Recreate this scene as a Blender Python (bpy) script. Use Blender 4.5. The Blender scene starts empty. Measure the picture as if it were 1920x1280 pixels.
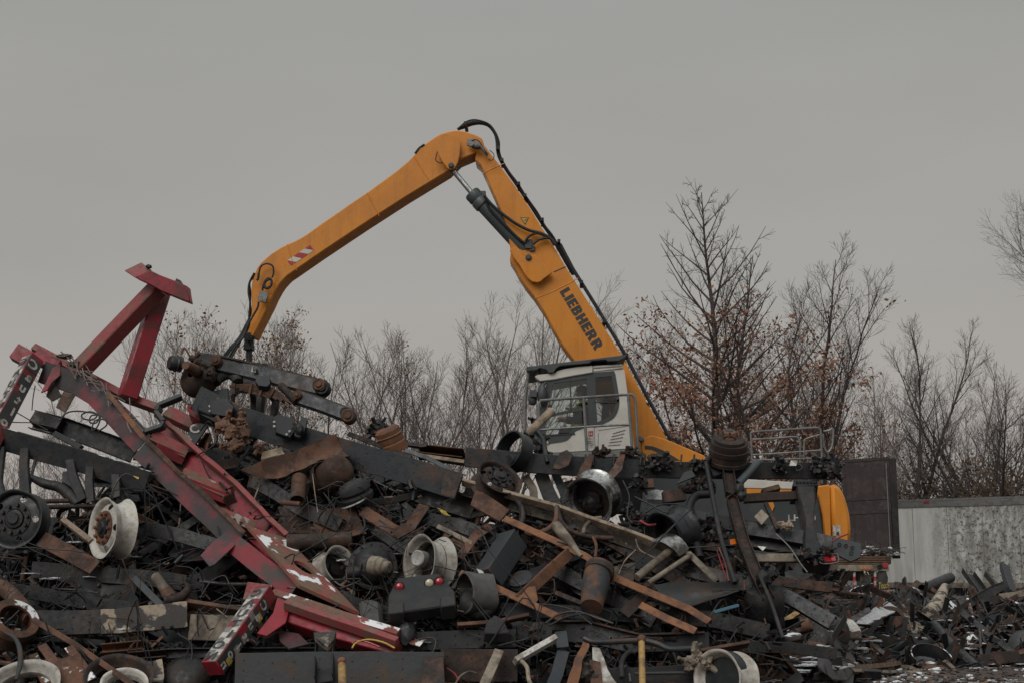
import bpy, bmesh, math, random
from mathutils import Vector, Matrix, noise
V = Vector
SC = bpy.context.scene
COL = SC.collection
R = math.radians

# ------------------------------------------------------------------ camera, sky, sun, exposure
LENS = 50.0
F = LENS / 36.0 * 1920.0                      # focal length in photo pixels
TILT = math.atan(440.0 / F)
CAM = V((0, 0, 1.6))
cd = bpy.data.cameras.new('camera'); cam = bpy.data.objects.new('camera', cd); COL.objects.link(cam)
cd.lens = LENS; cd.sensor_width = 36; cd.clip_end = 3000; cd.clip_start = 0.1
cam.location = CAM; cam.rotation_euler = (R(90) + TILT, 0, 0)
SC.camera = cam

world = bpy.data.worlds.new('World'); SC.world = world; world.use_nodes = True
nt = world.node_tree; N = nt.nodes; L = nt.links
bg = N['Background']; bg.inputs['Strength'].default_value = 0.1
sky = N.new('ShaderNodeTexSky'); sky.sky_type = 'NISHITA'; sky.sun_disc = False
sky.sun_elevation = R(39); sky.sun_rotation = R(205); sky.air_density = 1.0; sky.dust_density = 6.0
hs = N.new('ShaderNodeHueSaturation'); hs.inputs['Saturation'].default_value = 0.08; L.new(sky.outputs[0], hs.inputs['Color'])
tc = N.new('ShaderNodeTexCoord'); sx = N.new('ShaderNodeSeparateXYZ'); L.new(tc.outputs['Generated'], sx.inputs[0])
ramp = N.new('ShaderNodeValToRGB')            # overcast cloud: a little warmer and paler at the horizon, brighter high up
cr = ramp.color_ramp
cr.elements[0].position = 0.0; cr.elements[0].color = (0.425, 0.385, 0.352, 1)
cr.elements[1].position = 0.38; cr.elements[1].color = (0.340, 0.339, 0.326, 1)
for p_, c_ in ((0.10, (0.412, 0.383, 0.358)), (0.20, (0.374, 0.364, 0.342)), (0.6, (0.54, 0.57, 0.56)), (1.0, (0.90, 0.95, 0.95))):
    e = cr.elements.new(p_); e.color = (*c_, 1)
L.new(sx.outputs['Z'], ramp.inputs[0])
nz = N.new('ShaderNodeTexNoise'); nz.inputs['Scale'].default_value = 2.2; nz.inputs['Detail'].default_value = 3
mp = N.new('ShaderNodeMapping'); mp.inputs['Scale'].default_value = (1, 1, 3.5); L.new(tc.outputs['Generated'], mp.inputs[0]); L.new(mp.outputs[0], nz.inputs['Vector'])
mr = N.new('ShaderNodeMapRange'); mr.inputs['From Min'].default_value = 0.3; mr.inputs['From Max'].default_value = 0.7
mr.inputs['To Min'].default_value = 9.4; mr.inputs['To Max'].default_value = 10.5; L.new(nz.outputs['Fac'], mr.inputs['Value'])
vm = N.new('ShaderNodeVectorMath'); vm.operation = 'SCALE'; L.new(ramp.outputs[0], vm.inputs[0]); L.new(mr.outputs[0], vm.inputs['Scale'])
mx = N.new('ShaderNodeMix'); mx.data_type = 'RGBA'; mx.inputs['Factor'].default_value = 0.96
L.new(hs.outputs[0], mx.inputs[6]); L.new(vm.outputs[0], mx.inputs[7]); L.new(mx.outputs[2], bg.inputs['Color'])

sd = bpy.data.lights.new('sun', 'SUN'); sun = bpy.data.objects.new('sun', sd); COL.objects.link(sun)
sd.energy = 1.5; sd.angle = R(40); sd.color = (1.0, 0.97, 0.93)
sdir = V((-0.45, -0.95, 0.85)).normalized()
sun.rotation_euler = sdir.to_track_quat('Z', 'Y').to_euler()
SC.view_settings.view_transform = 'Standard'; SC.view_settings.look = 'None'
SC.view_settings.exposure = 0.0; SC.view_settings.gamma = 1.0

# ------------------------------------------------------------------ from photograph to place
def ray(px, py):
    x = (px - 960) / F; u = (640 - py) / F
    return V((x, math.cos(TILT) - u * math.sin(TILT), math.sin(TILT) + u * math.cos(TILT)))
def P(px, py, Y):
    d = ray(px, py); return CAM + d * (Y / d.y)
def D(py):                                    # slope of the near heap: low front edge close, crest farther off
    return 13.2 + (1280 - max(690, min(1340, py))) / 500 * 2.6
def Q(px, py, off=0.0): return P(px, py, D(py) + off)
def DR(py): return 26.0 + (1250 - max(1000, py)) / 160 * 7.0   # low far heap on the right
def QR(px, py, off=0.0): return P(px, py, DR(py) - 7.5 * max(0, min(1, (1655 - px) / 110)) + off)
EA = R(2); EU = V((math.cos(EA), -math.sin(EA), 0)); EN = V((-math.sin(EA), -math.cos(EA), 0))
E0 = P(1200, 900, 27.0)
def EP(px, py, v=0.0):                        # point on a lengthwise vertical plane of the loader, v metres to its near side
    d = ray(px, py); return CAM + d * (((E0 + EN * v) - CAM).dot(EN) / d.dot(EN))

# ------------------------------------------------------------------ materials
MATS = {}
def node(nt, t, **k):
    n = nt.nodes.new(t)
    for a, b in k.items():
        if a in n.inputs: n.inputs[a].default_value = b
        else: setattr(n, a, b)
    return n
def mixc(nt, fac, a, b, mode='MIX'):
    m = nt.nodes.new('ShaderNodeMix'); m.data_type = 'RGBA'; m.blend_type = mode
    for i, s in ((0, fac), (6, a), (7, b)):
        if hasattr(s, 'links'): nt.links.new(s, m.inputs[i])
        elif isinstance(s, (int, float)): m.inputs[i].default_value = s
        else: m.inputs[i].default_value = (*s, 1)
    return m.outputs[2]
def rng(nt, val, a, b, c=0.0, d=1.0):
    m = node(nt, 'ShaderNodeMapRange'); m.interpolation_type = 'SMOOTHSTEP'
    nt.links.new(val, m.inputs['Value'])
    for k, x in zip(('From Min', 'From Max', 'To Min', 'To Max'), (a, b, c, d)): m.inputs[k].default_value = x
    return m.outputs[0]
def worn(name, base, second, amt=0.4, scale=3.0, rough=0.6, metal=0.0, dirt=0.35, dirtcol=(0.05, 0.04, 0.032), snow=0.0, bump=0.25, streak=0.0, third=None, vary=0.25, soft=0.08, spec=0.35):
    """painted or bare steel: base coat broken by patches of a second colour (rust, primer), dirt, streaks and lying snow"""
    m = bpy.data.materials.new(name); m.use_nodes = True; t = m.node_tree; b = t.nodes['Principled BSDF']; b.inputs['Specular IOR Level'].default_value = spec
    co = node(t, 'ShaderNodeTexCoord'); oi = node(t, 'ShaderNodeObjectInfo')
    off = node(t, 'ShaderNodeVectorMath', operation='ADD'); t.links.new(co.outputs['Object'], off.inputs[0])
    sc = node(t, 'ShaderNodeVectorMath', operation='SCALE'); sc.inputs[0].default_value = (17, 31, 23); t.links.new(oi.outputs['Random'], sc.inputs['Scale']); t.links.new(sc.outputs[0], off.inputs[1])
    vec = off.outputs[0]
    def nz(s, det=8, r=0.62, v=None):
        n = node(t, 'ShaderNodeTexNoise', Scale=s, Detail=det, Roughness=r); t.links.new(v or vec, n.inputs['Vector']); return n.outputs['Fac']
    n1 = nz(scale); n2 = nz(scale * 5, 6); n3 = nz(scale * 22, 4)
    lo = 0.5 + (0.5 - amt) * 0.42
    col = mixc(t, rng(t, n1, lo - soft, lo + soft), base, second)
    if third: col = mixc(t, rng(t, nz(scale * 1.7), 0.57, 0.62), col, third)
    col = mixc(t, rng(t, n2, 0.45, 0.72, 0, dirt), col, dirtcol)
    col = mixc(t, rng(t, n3, 0.55, 0.8, 0, 0.5), col, second)
    if streak:
        mpg = node(t, 'ShaderNodeMapping'); mpg.inputs['Scale'].default_value = (9, 9, 0.6); t.links.new(vec, mpg.inputs[0])
        col = mixc(t, rng(t, nz(1.0, 6, 0.7, mpg.outputs[0]), 0.48, 0.7, 0, streak), col, dirtcol)
    vv = node(t, 'ShaderNodeHueSaturation'); t.links.new(col, vv.inputs['Color']); t.links.new(rng(t, oi.outputs['Random'], 0, 1, 1 - vary, 1 + vary), vv.inputs['Value'])
    col = vv.outputs[0]
    rv = rng(t, n2, 0.3, 0.7, rough - 0.14, min(1, rough + 0.18))
    if snow:
        ge = node(t, 'ShaderNodeNewGeometry'); sz = node(t, 'ShaderNodeSeparateXYZ'); t.links.new(ge.outputs['Normal'], sz.inputs[0])
        up = rng(t, sz.outputs['Z'], 0.35, 0.75); sn = rng(t, nz(3.6, 5, 0.6), 0.66 - 0.26 * snow, 0.71 - 0.26 * snow)
        mu = node(t, 'ShaderNodeMath', operation='MULTIPLY'); t.links.new(up, mu.inputs[0]); t.links.new(sn, mu.inputs[1])
        col = mixc(t, mu.outputs[0], col, (0.68, 0.69, 0.70))
        mm = node(t, 'ShaderNodeMath', operation='SUBTRACT'); mm.inputs[0].default_value = metal; t.links.new(mu.outputs[0], mm.inputs[1]); mm.use_clamp = True
        t.links.new(mm.outputs[0], b.inputs['Metallic'])
    else: b.inputs['Metallic'].default_value = metal
    t.links.new(col, b.inputs['Base Color']); t.links.new(rv, b.inputs['Roughness'])
    bp = node(t, 'ShaderNodeBump', Strength=bump, Distance=0.012); ad = node(t, 'ShaderNodeMath', operation='ADD'); t.links.new(n1, ad.inputs[0]); t.links.new(n2, ad.inputs[1]); t.links.new(ad.outputs[0], bp.inputs['Height'])
    t.links.new(bp.outputs[0], b.inputs['Normal'])
    MATS[name] = m; return m
RUST = (0.105, 0.05, 0.03); RUSTD = (0.045, 0.024, 0.017); RUSTO = (0.175, 0.078, 0.038); DUST = (0.20, 0.15, 0.11)
worn('black_steel', (0.0095, 0.0115, 0.0135), (0.03, 0.025, 0.022), 0.35, 2.5, 0.42, 0.0, 0.3, dirtcol=(0.026, 0.022, 0.019), spec=0.38)
worn('black_snowy', (0.011, 0.013, 0.0155), (0.035, 0.027, 0.022), 0.35, 2.5, 0.42, 0.0, 0.3, dirtcol=(0.028, 0.024, 0.021), snow=0.5, spec=0.35)
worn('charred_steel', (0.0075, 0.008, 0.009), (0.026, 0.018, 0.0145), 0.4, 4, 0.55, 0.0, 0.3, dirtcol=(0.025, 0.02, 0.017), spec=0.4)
worn('grey_steel', (0.037, 0.041, 0.044), (0.055, 0.04, 0.031), 0.35, 3, 0.5, 0.3, 0.45, streak=0.4)
worn('slate_paint', (0.018, 0.023, 0.028), (0.075, 0.038, 0.024), 0.24, 2.2, 0.4, 0.0, 0.4, dirtcol=(0.032, 0.027, 0.024), streak=0.35, spec=0.4)
worn('rusty_steel', RUST, RUSTD, 0.5, 4, 0.8, 0.0, 0.4, third=(0.085, 0.06, 0.048))
worn('dark_rust', (0.024, 0.015, 0.0115), (0.068, 0.034, 0.022), 0.38, 5, 0.7, 0.0, 0.4, dirtcol=(0.025, 0.019, 0.016), third=(0.02, 0.021, 0.022))
worn('orange_rust', RUSTO, (0.10, 0.05, 0.034), 0.45, 4, 0.85, 0.0, 0.35)
worn('clay_rust', (0.18, 0.095, 0.06), (0.10, 0.055, 0.038), 0.45, 5, 0.9, 0.0, 0.35)
worn('rust_snowy', (0.10, 0.045, 0.026), RUSTD, 0.5, 4, 0.8, 0.0, 0.4, snow=0.5)
worn('dusty_tan', (0.21, 0.175, 0.135), (0.075, 0.058, 0.045), 0.45, 3, 0.75, 0.0, 0.5, streak=0.4)
worn('dark_web', (0.10, 0.083, 0.066), (0.045, 0.037, 0.031), 0.5, 3, 0.8, 0.0, 0.5, streak=0.5)  # darker tan for the web of the tan-grey rail
worn('can_rust', (0.16, 0.075, 0.04), (0.04, 0.046, 0.052), 0.4, 3, 0.8, 0.0, 0.5, streak=0.4)
worn('peeled_paint', (0.30, 0.245, 0.185), (0.045, 0.043, 0.042), 0.48, 4, 0.65, 0.05, 0.55, dirtcol=(0.10, 0.055, 0.03), soft=0.02)
worn('red_paint', (0.235, 0.014, 0.025), (0.10, 0.022, 0.022), 0.36, 3, 0.42, 0.0, 0.6, dirtcol=(0.07, 0.035, 0.03), bump=0.14, vary=0.06, third=(0.12, 0.04, 0.036), streak=0.35)
worn('red_dust_sheen', (0.23, 0.05, 0.052), (0.15, 0.08, 0.06), 0.45, 4, 0.62, 0.0, 0.45, dirtcol=(0.11, 0.05, 0.035), snow=0.0, vary=0.05)  # pinker red: dust plus the sky's sheen on upper faces, put into the colour
worn('red_snowy', (0.22, 0.06, 0.05), (0.14, 0.085, 0.058), 0.5, 4, 0.65, 0.0, 0.5, dirtcol=(0.10, 0.05, 0.035), snow=0.48, vary=0.05)
worn('red_scraped', (0.21, 0.022, 0.032), (0.055, 0.048, 0.046), 0.42, 2.2, 0.5, 0.0, 0.5, dirtcol=(0.10, 0.06, 0.045), vary=0.05, soft=0.06)
worn('red_charred', (0.035, 0.034, 0.036), (0.22, 0.022, 0.034), 0.33, 1.7, 0.5, 0.05, 0.4, vary=0.05, soft=0.12)
worn('white_wheel', (0.38, 0.36, 0.325), (0.22, 0.19, 0.16), 0.35, 4, 0.5, 0.0, 0.55, dirtcol=(0.16, 0.12, 0.09))
worn('aluminium', (0.36, 0.36, 0.355), (0.08, 0.075, 0.07), 0.42, 5, 0.36, 0.85, 0.6)
worn('rubber', (0.022, 0.022, 0.023), (0.05, 0.047, 0.044), 0.4, 4, 0.75, 0.0, 0.3, bump=0.1)
worn('grey_rubber', (0.075, 0.073, 0.07), (0.05, 0.045, 0.042), 0.4, 3, 0.7, 0.0, 0.35, bump=0.1)
worn('white_scrap', (0.46, 0.45, 0.42), (0.20, 0.17, 0.14), 0.35, 5, 0.6, 0.0, 0.5)
worn('yellow_paint', (0.42, 0.26, 0.09), (0.20, 0.12, 0.06), 0.35, 6, 0.6, 0.0, 0.4)
worn('timber', (0.16, 0.10, 0.062), (0.08, 0.05, 0.035), 0.5, 5, 0.85, 0.0, 0.4)
worn('pale_timber', (0.26, 0.20, 0.145), (0.12, 0.09, 0.068), 0.4, 6, 0.85, 0.0, 0.4)
worn('blue_paint', (0.035, 0.1, 0.14), (0.06, 0.08, 0.09), 0.4, 5, 0.5)
worn('orange_paint', (0.56, 0.205, 0.022), (0.50, 0.18, 0.022), 0.4, 1.2, 0.36, 0.0, 0.12, dirtcol=(0.2, 0.085, 0.03), bump=0.02, vary=0.0, streak=0.22)
worn('cab_white', (0.52, 0.50, 0.45), (0.46, 0.44, 0.40), 0.4, 2, 0.4, 0.0, 0.16, dirtcol=(0.3, 0.26, 0.2), bump=0.02, vary=0.02)
worn('cab_grey', (0.05, 0.056, 0.06), (0.06, 0.064, 0.066), 0.4, 2, 0.5, 0.0, 0.15, bump=0.04, vary=0.03)
worn('cylinder_grey', (0.055, 0.066, 0.069), (0.06, 0.07, 0.07), 0.4, 3, 0.42, 0.1, 0.15, bump=0.03, vary=0.03)
worn('rail_grey', (0.17, 0.17, 0.165), (0.11, 0.108, 0.103), 0.35, 4, 0.45, 0.4, 0.3, vary=0.03)
worn('chrome', (0.55, 0.55, 0.55), (0.45, 0.45, 0.45), 0.4, 3, 0.22, 1.0, 0.1, bump=0.0)
worn('hose_black', (0.014, 0.015, 0.017), (0.03, 0.03, 0.03), 0.3, 5, 0.5, 0.0, 0.2, bump=0.1)
worn('housing_dark', (0.035, 0.041, 0.043), (0.045, 0.05, 0.05), 0.4, 2, 0.5, 0.0, 0.2, bump=0.03, vary=0.02)
worn('letter_dark', (0.03, 0.032, 0.034), (0.04, 0.04, 0.04), 0.4, 3, 0.5, vary=0.0, bump=0.0)
worn('letter_white', (0.44, 0.42, 0.385), (0.17, 0.15, 0.135), 0.42, 11, 0.6, vary=0.0, bump=0.0)
worn('letter_grey', (0.19, 0.185, 0.175), (0.10, 0.09, 0.085), 0.4, 14, 0.6, vary=0.0, bump=0.0)
worn('letter_yellow', (0.45, 0.33, 0.06), (0.3, 0.2, 0.05), 0.4, 10, 0.6, vary=0.0, bump=0.0)
worn('sign_red', (0.36, 0.03, 0.035), (0.3, 0.03, 0.03), 0.4, 6, 0.5, vary=0.0, bump=0.0)
worn('brown_steel', (0.031, 0.022, 0.024), (0.046, 0.032, 0.031), 0.4, 2.2, 0.7, 0.0, 0.5, streak=0.5, vary=0.05, third=(0.055, 0.043, 0.041), bump=0.5)
worn('bark_hazed', (0.23, 0.19, 0.175), (0.15, 0.125, 0.115), 0.5, 6, 0.9, 0.0, 0.2, vary=0.1)  # paler bark for far trees: distance haze put into the colour
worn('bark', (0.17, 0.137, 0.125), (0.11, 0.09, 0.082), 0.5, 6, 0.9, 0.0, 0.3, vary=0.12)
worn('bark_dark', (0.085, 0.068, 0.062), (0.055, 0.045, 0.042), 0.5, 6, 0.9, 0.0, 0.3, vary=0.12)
worn('leaf_brown', (0.27, 0.14, 0.09), (0.17, 0.085, 0.058), 0.5, 9, 0.8, 0.0, 0.2, vary=0.0)
worn('leaf_tan', (0.22, 0.125, 0.055), (0.14, 0.07, 0.035), 0.5, 9, 0.8, 0.0, 0.2, vary=0.0)
worn('leaf_dull', (0.085, 0.07, 0.045), (0.12, 0.07, 0.04), 0.5, 0.7, 0.9, 0.0, 0.2, vary=0.0)
worn('skin', (0.36, 0.2, 0.14), (0.32, 0.17, 0.12), 0.4, 8, 0.5, dirt=0.05, bump=0.0)
worn('hi_vis', (0.45, 0.5, 0.06), (0.4, 0.45, 0.06), 0.4, 6, 0.7, dirt=0.1)
worn('dark_cloth', (0.012, 0.012, 0.014), (0.02, 0.02, 0.022), 0.4, 8, 0.9)
worn('snow', (0.5, 0.51, 0.52), (0.3, 0.29, 0.28), 0.35, 9, 0.8, dirt=0.6, bump=0.3)
def lamp_lens(name, c):
    m = bpy.data.materials.new(name); m.use_nodes = True; b = m.node_tree.nodes['Principled BSDF']
    b.inputs['Base Color'].default_value = (*c, 1); b.inputs['Roughness'].default_value = 0.15; b.inputs['Coat Weight'].default_value = 0.6; MATS[name] = m
lamp_lens('red_lens', (0.28, 0.012, 0.016)); lamp_lens('cream_lens', (0.42, 0.36, 0.27)); lamp_lens('orange_lens', (0.5, 0.12, 0.01))
def glass(name, tint, refl):
    m = bpy.data.materials.new(name); m.use_nodes = True; t = m.node_tree; t.nodes.remove(t.nodes['Principled BSDF'])
    tr = node(t, 'ShaderNodeBsdfTransparent'); tr.inputs[0].default_value = (*tint, 1)
    gl = node(t, 'ShaderNodeBsdfGlossy', Roughness=0.03); fr = node(t, 'ShaderNodeFresnel', IOR=1.45)
    ad = node(t, 'ShaderNodeMath', operation='MULTIPLY'); t.links.new(fr.outputs[0], ad.inputs[0]); ad.inputs[1].default_value = refl
    ms = node(t, 'ShaderNodeMixShader'); t.links.new(ad.outputs[0], ms.inputs[0]); t.links.new(tr.outputs[0], ms.inputs[1]); t.links.new(gl.outputs[0], ms.inputs[2])
    t.links.new(ms.outputs[0], t.nodes['Material Output'].inputs['Surface']); MATS[name] = m
glass('cab_glass', (0.90, 0.93, 0.92), 1.6); glass('tinted_glass', (0.82, 0.84, 0.84), 1.4)

def ground_mat():
    m = bpy.data.materials.new('yard_ground'); m.use_nodes = True; t = m.node_tree; b = t.nodes['Principled BSDF']
    co = node(t, 'ShaderNodeTexCoord'); vec = co.outputs['Object']
    def nz(s, d=8, r=0.6):
        n = node(t, 'ShaderNodeTexNoise', Scale=s, Detail=d, Roughness=r); t.links.new(vec, n.inputs['Vector']); return n.outputs['Fac']
    col = mixc(t, rng(t, nz(0.9), 0.4, 0.6), (0.032, 0.021, 0.019), (0.065, 0.045, 0.037))
    col = mixc(t, rng(t, nz(9, 6), 0.5, 0.7, 0, 0.8), col, (0.02, 0.017, 0.017))
    a = node(t, 'ShaderNodeMath', operation='MULTIPLY'); t.links.new(rng(t, nz(0.55, 4), 0.5, 0.6), a.inputs[0]); t.links.new(rng(t, nz(3.5, 8, 0.7), 0.47, 0.60), a.inputs[1])
    col = mixc(t, a.outputs[0], col, (0.40, 0.40, 0.405))
    t.links.new(col, b.inputs['Base Color']); b.inputs['Roughness'].default_value = 0.9
    bp = node(t, 'ShaderNodeBump', Strength=0.6, Distance=0.06); t.links.new(nz(7, 8, 0.7), bp.inputs['Height']); t.links.new(bp.outputs[0], b.inputs['Normal'])
    MATS['yard_ground'] = m
ground_mat()
def trailer_mat():
    m = bpy.data.materials.new('trailer_side'); m.use_nodes = True; t = m.node_tree; b = t.nodes['Principled BSDF']
    co = node(t, 'ShaderNodeTexCoord'); vec = co.outputs['Object']
    sx = node(t, 'ShaderNodeSeparateXYZ'); t.links.new(vec, sx.inputs[0])
    def nz(s, d=8, r=0.6, sc=(1, 1, 1)):
        mp = node(t, 'ShaderNodeMapping'); mp.inputs['Scale'].default_value = sc; t.links.new(vec, mp.inputs[0])
        n = node(t, 'ShaderNodeTexNoise', Scale=s, Detail=d, Roughness=r); t.links.new(mp.outputs[0], n.inputs['Vector']); return n.outputs['Fac']
    def mul(a, c):
        k = node(t, 'ShaderNodeMath', operation='MULTIPLY'); t.links.new(a, k.inputs[0]); t.links.new(c, k.inputs[1]); return k.outputs[0]
    col = mixc(t, rng(t, nz(1.6, 5, 0.6, (2, 2, 0.25)), 0.35, 0.7), (0.54, 0.535, 0.505), (0.37, 0.365, 0.34))
    right = rng(t, sx.outputs['X'], 1.3, 3.2)                      # mildew grows towards the far end
    col = mixc(t, mul(right, rng(t, nz(1.4, 10, 0.75, (1.6, 1.6, 0.5)), 0.38, 0.56, 0, 0.8)), col, (0.15, 0.145, 0.13))
    col = mixc(t, mul(right, rng(t, nz(7, 8, 0.8), 0.50, 0.57, 0, 0.9)), col, (0.04, 0.04, 0.035))
    col = mixc(t, rng(t, nz(6, 4, 0.5, (1, 1, 0.12)), 0.55, 0.8, 0, 0.45), col, (0.24, 0.20, 0.15))
    col = mixc(t, rng(t, nz(0.55, 5, 0.6), 0.55, 0.6, 0, 0.45), col, (0.45, 0.445, 0.42))
    t.links.new(col, b.inputs['Base Color']); b.inputs['Roughness'].default_value = 0.6
    MATS['trailer_side'] = m
trailer_mat()

# ------------------------------------------------------------------ mesh building
class MB:
    def __init__(s): s.v = []; s.f = []; s.m = []; s.mi = 0; s.mats = []
    def mat(s, name):
        if name not in s.mats: s.mats.append(name)
        s.mi = s.mats.index(name); return s
    def add(s, vs, fs):
        o = len(s.v); s.v.extend(V(v) for v in vs)
        for f in fs: s.f.append(tuple(i + o for i in f)); s.m.append(s.mi)
        return s
    def box(s, c, x, y, z):
        c = V(c); vs = [c + x * a + y * b + z * d for a in (-1, 1) for b in (-1, 1) for d in (-1, 1)]
        return s.add(vs, [(0, 1, 3, 2), (4, 6, 7, 5), (0, 4, 5, 1), (2, 3, 7, 6), (0, 2, 6, 4), (1, 5, 7, 3)])
    def prism(s, pts, ex):
        n = len(pts); pts = [V(p) for p in pts]; ex = V(ex)
        fs = [tuple(range(n)), tuple(range(2 * n - 1, n - 1, -1))] + [(i, i + n, (i + 1) % n + n, (i + 1) % n) for i in range(n)]
        return s.add(pts + [p + ex for p in pts], fs)
    def tube(s, pts, r, n=8, cap=True):
        pts = [V(p) for p in pts]; k = len(pts); rs = r if isinstance(r, (list, tuple)) else [r] * k
        t0 = (pts[1] - pts[0]).normalized(); a = t0.orthogonal().normalized(); vs = []
        for i, p in enumerate(pts):
            t = (pts[min(i + 1, k - 1)] - pts[max(i - 1, 0)]).normalized()
            a = (a - t * a.dot(t)); a = a.normalized() if a.length > 1e-5 else t.orthogonal().normalized(); b = t.cross(a)
            vs += [p + (a * math.cos(j * 2 * math.pi / n) + b * math.sin(j * 2 * math.pi / n)) * rs[i] for j in range(n)]
        fs = [(i * n + j, i * n + (j + 1) % n, (i + 1) * n + (j + 1) % n, (i + 1) * n + j) for i in range(k - 1) for j in range(n)]
        if cap: fs += [tuple(range(n - 1, -1, -1)), tuple(range((k - 1) * n, k * n))]
        return s.add(vs, fs)
    def lathe(s, prof, c, ax, n=28, closed=False, arc=1.0, start=0.0):
        c = V(c); ax = V(ax).normalized(); a = ax.orthogonal().normalized() if abs(ax.z) > .95 else ax.cross(V((0, 0, 1))).normalized(); b = ax.cross(a); k = len(prof)
        full = arc >= 0.999; m = n if full else n + 1; vs = []
        for j in range(m):
            th = (start + arc * j / n) * 2 * math.pi; d = a * math.cos(th) + b * math.sin(th)
            vs += [c + d * r + ax * h for r, h in prof]
        fs = []
        for j in range(n):
            j2 = (j + 1) % m
            for i in range(k if closed else k - 1):
                i2 = (i + 1) % k; fs.append((j * k + i, j * k + i2, j2 * k + i2, j2 * k + i))
        return s.add(vs, fs)
    def sweep(s, prof, pts, roll=0.0, sub=0):
        pts = [V(p) for p in pts]
        if sub:
            q = [pts[0]]
            for a, b in zip(pts, pts[1:]): q += [a.lerp(b, (i + 1) / sub) for i in range(sub)]
            pts = q
        k = len(pts); n = len(prof); vs = []
        for i, p in enumerate(pts):
            t = (pts[min(i + 1, k - 1)] - pts[max(i - 1, 0)]).normalized(); nn, b = frame(t, roll)
            vs += [p + nn * x + b * y for x, y in prof]
        fs = [(i * n + j, i * n + (j + 1) % n, (i + 1) * n + (j + 1) % n, (i + 1) * n + j) for i in range(k - 1) for j in range(n)]
        fs += [tuple(range(n - 1, -1, -1)), tuple(range((k - 1) * n, k * n))]
        return s.add(vs, fs)
    def sheet(s, fn, nu, nv, th):
        g = [[fn(i / nu, j / nv) for j in range(nv + 1)] for i in range(nu + 1)]; vs = []; 
        for side in (0, 1):
            for i in range(nu + 1):
                for j in range(nv + 1):
                    du = g[min(i + 1, nu)][j] - g[max(i - 1, 0)][j]; dv = g[i][min(j + 1, nv)] - g[i][max(j - 1, 0)]
                    nn = du.cross(dv); nn = nn.normalized() if nn.length > 1e-9 else V((0, 0, 1))
                    vs.append(g[i][j] + nn * th * side)
        w = nv + 1; o = (nu + 1) * w; fs = []
        for i in range(nu):
            for j in range(nv):
                q = (i * w + j, i * w + j + 1, (i + 1) * w + j + 1, (i + 1) * w + j); fs += [q, tuple(x + o for x in reversed(q))]
        for i in range(nu):
            for j in (0, nv): fs.append((i * w + j, (i + 1) * w + j, (i + 1) * w + j + o, i * w + j + o))
        for j in range(nv):
            for i in (0, nu): fs.append((i * w + j, i * w + j + 1, i * w + j + 1 + o, i * w + j + o))
        return s.add(vs, fs)
    def lump(s, c, rad, seed=0, amp=0.25, sub=2, freq=2.0):
        bm = bmesh.new(); bmesh.ops.create_icosphere(bm, subdivisions=sub, radius=1.0); vs = []
        for v in bm.verts:
            p = v.co; q = p * (1 + amp * noise.noise(p * freq + V((seed, seed * 2.3, 0)))); vs.append(V(c) + V((q.x * rad[0], q.y * rad[1], q.z * rad[2])))
        fs = [tuple(v.index for v in f.verts) for f in bm.faces]; bm.free(); return s.add(vs, fs)
    def batter(s, amp=0.01, freq=2.0, seed=0.0, start=0):
        o = V((seed * 3.1, seed * 1.7, seed))
        for i in range(start, len(s.v)): s.v[i] = s.v[i] + noise.noise_vector(s.v[i] * freq + o) * amp
        return s
    def build(s, name, mat=None, parent=None, bevel=0.0, angle=35, base=None):
        if parent is not None: org = ORG[parent]
        elif base is not None: org = V(base)
        else:
            lo = V((min(v.x for v in s.v), min(v.y for v in s.v), min(v.z for v in s.v))); hi = V((max(v.x for v in s.v), max(v.y for v in s.v), max(v.z for v in s.v)))
            org = (lo + hi) / 2; org.z = lo.z
        me = bpy.data.meshes.new(name); me.from_pydata([tuple(v - org) for v in s.v], [], s.f)
        for mn in (s.mats or [mat]): me.materials.append(MATS[mn])
        if s.mats: me.polygons.foreach_set('material_index', s.m)
        bm = bmesh.new(); bm.from_mesh(me); bmesh.ops.recalc_face_normals(bm, faces=bm.faces); bm.to_mesh(me); bm.free()
        me.polygons.foreach_set('use_smooth', [True] * len(me.polygons)); me.set_sharp_from_angle(angle=R(angle)); me.update()
        o = bpy.data.objects.new(name, me); COL.objects.link(o)
        if parent is not None: o.parent = parent
        else: o.location = org
        ORG[o] = org
        if bevel:
            b = o.modifiers.new('bevel', 'BEVEL'); b.width = bevel; b.segments = 1; b.limit_method = 'ANGLE'; b.angle_limit = R(40)
        return o
ORG = {}
def frame(t, roll=0.0):
    vw = V((0, -1, 0.0)); n = vw - t * vw.dot(t)
    n = n.normalized() if n.length > 1e-4 else t.orthogonal().normalized()
    b = n.cross(t)
    if b.z < -1e-3 or (abs(b.z) <= 1e-3 and b.x < 0): b = -b
    c, s_ = math.cos(roll), math.sin(roll)
    return n * c + b * s_, b * c - n * s_
def tag(o, label=None, cat=None, group=None, kind=None):
    if label: o['label'] = label
    if cat: o['category'] = cat
    if group: o['group'] = group
    if kind: o['kind'] = kind
    return o
def thing(name, label, cat, base, group=None):
    o = bpy.data.objects.new(name, None); COL.objects.link(o); o.location = base; o.empty_display_size = 0.1; ORG[o] = V(base); return tag(o, label, cat, group)
def spline(pts, k=6):
    pts = [V(p) for p in pts]; q = [pts[0] * 2 - pts[1]] + pts + [pts[-1] * 2 - pts[-2]]; out = []
    for i in range(1, len(q) - 2):
        a, b, c, d = q[i - 1:i + 3]
        for j in range(k):
            u = j / k; out.append(0.5 * ((2 * b) + (c - a) * u + (2 * a - 5 * b + 4 * c - d) * u * u + (3 * b - a - 3 * c + d) * u ** 3))
    return out + [pts[-1]]
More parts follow.
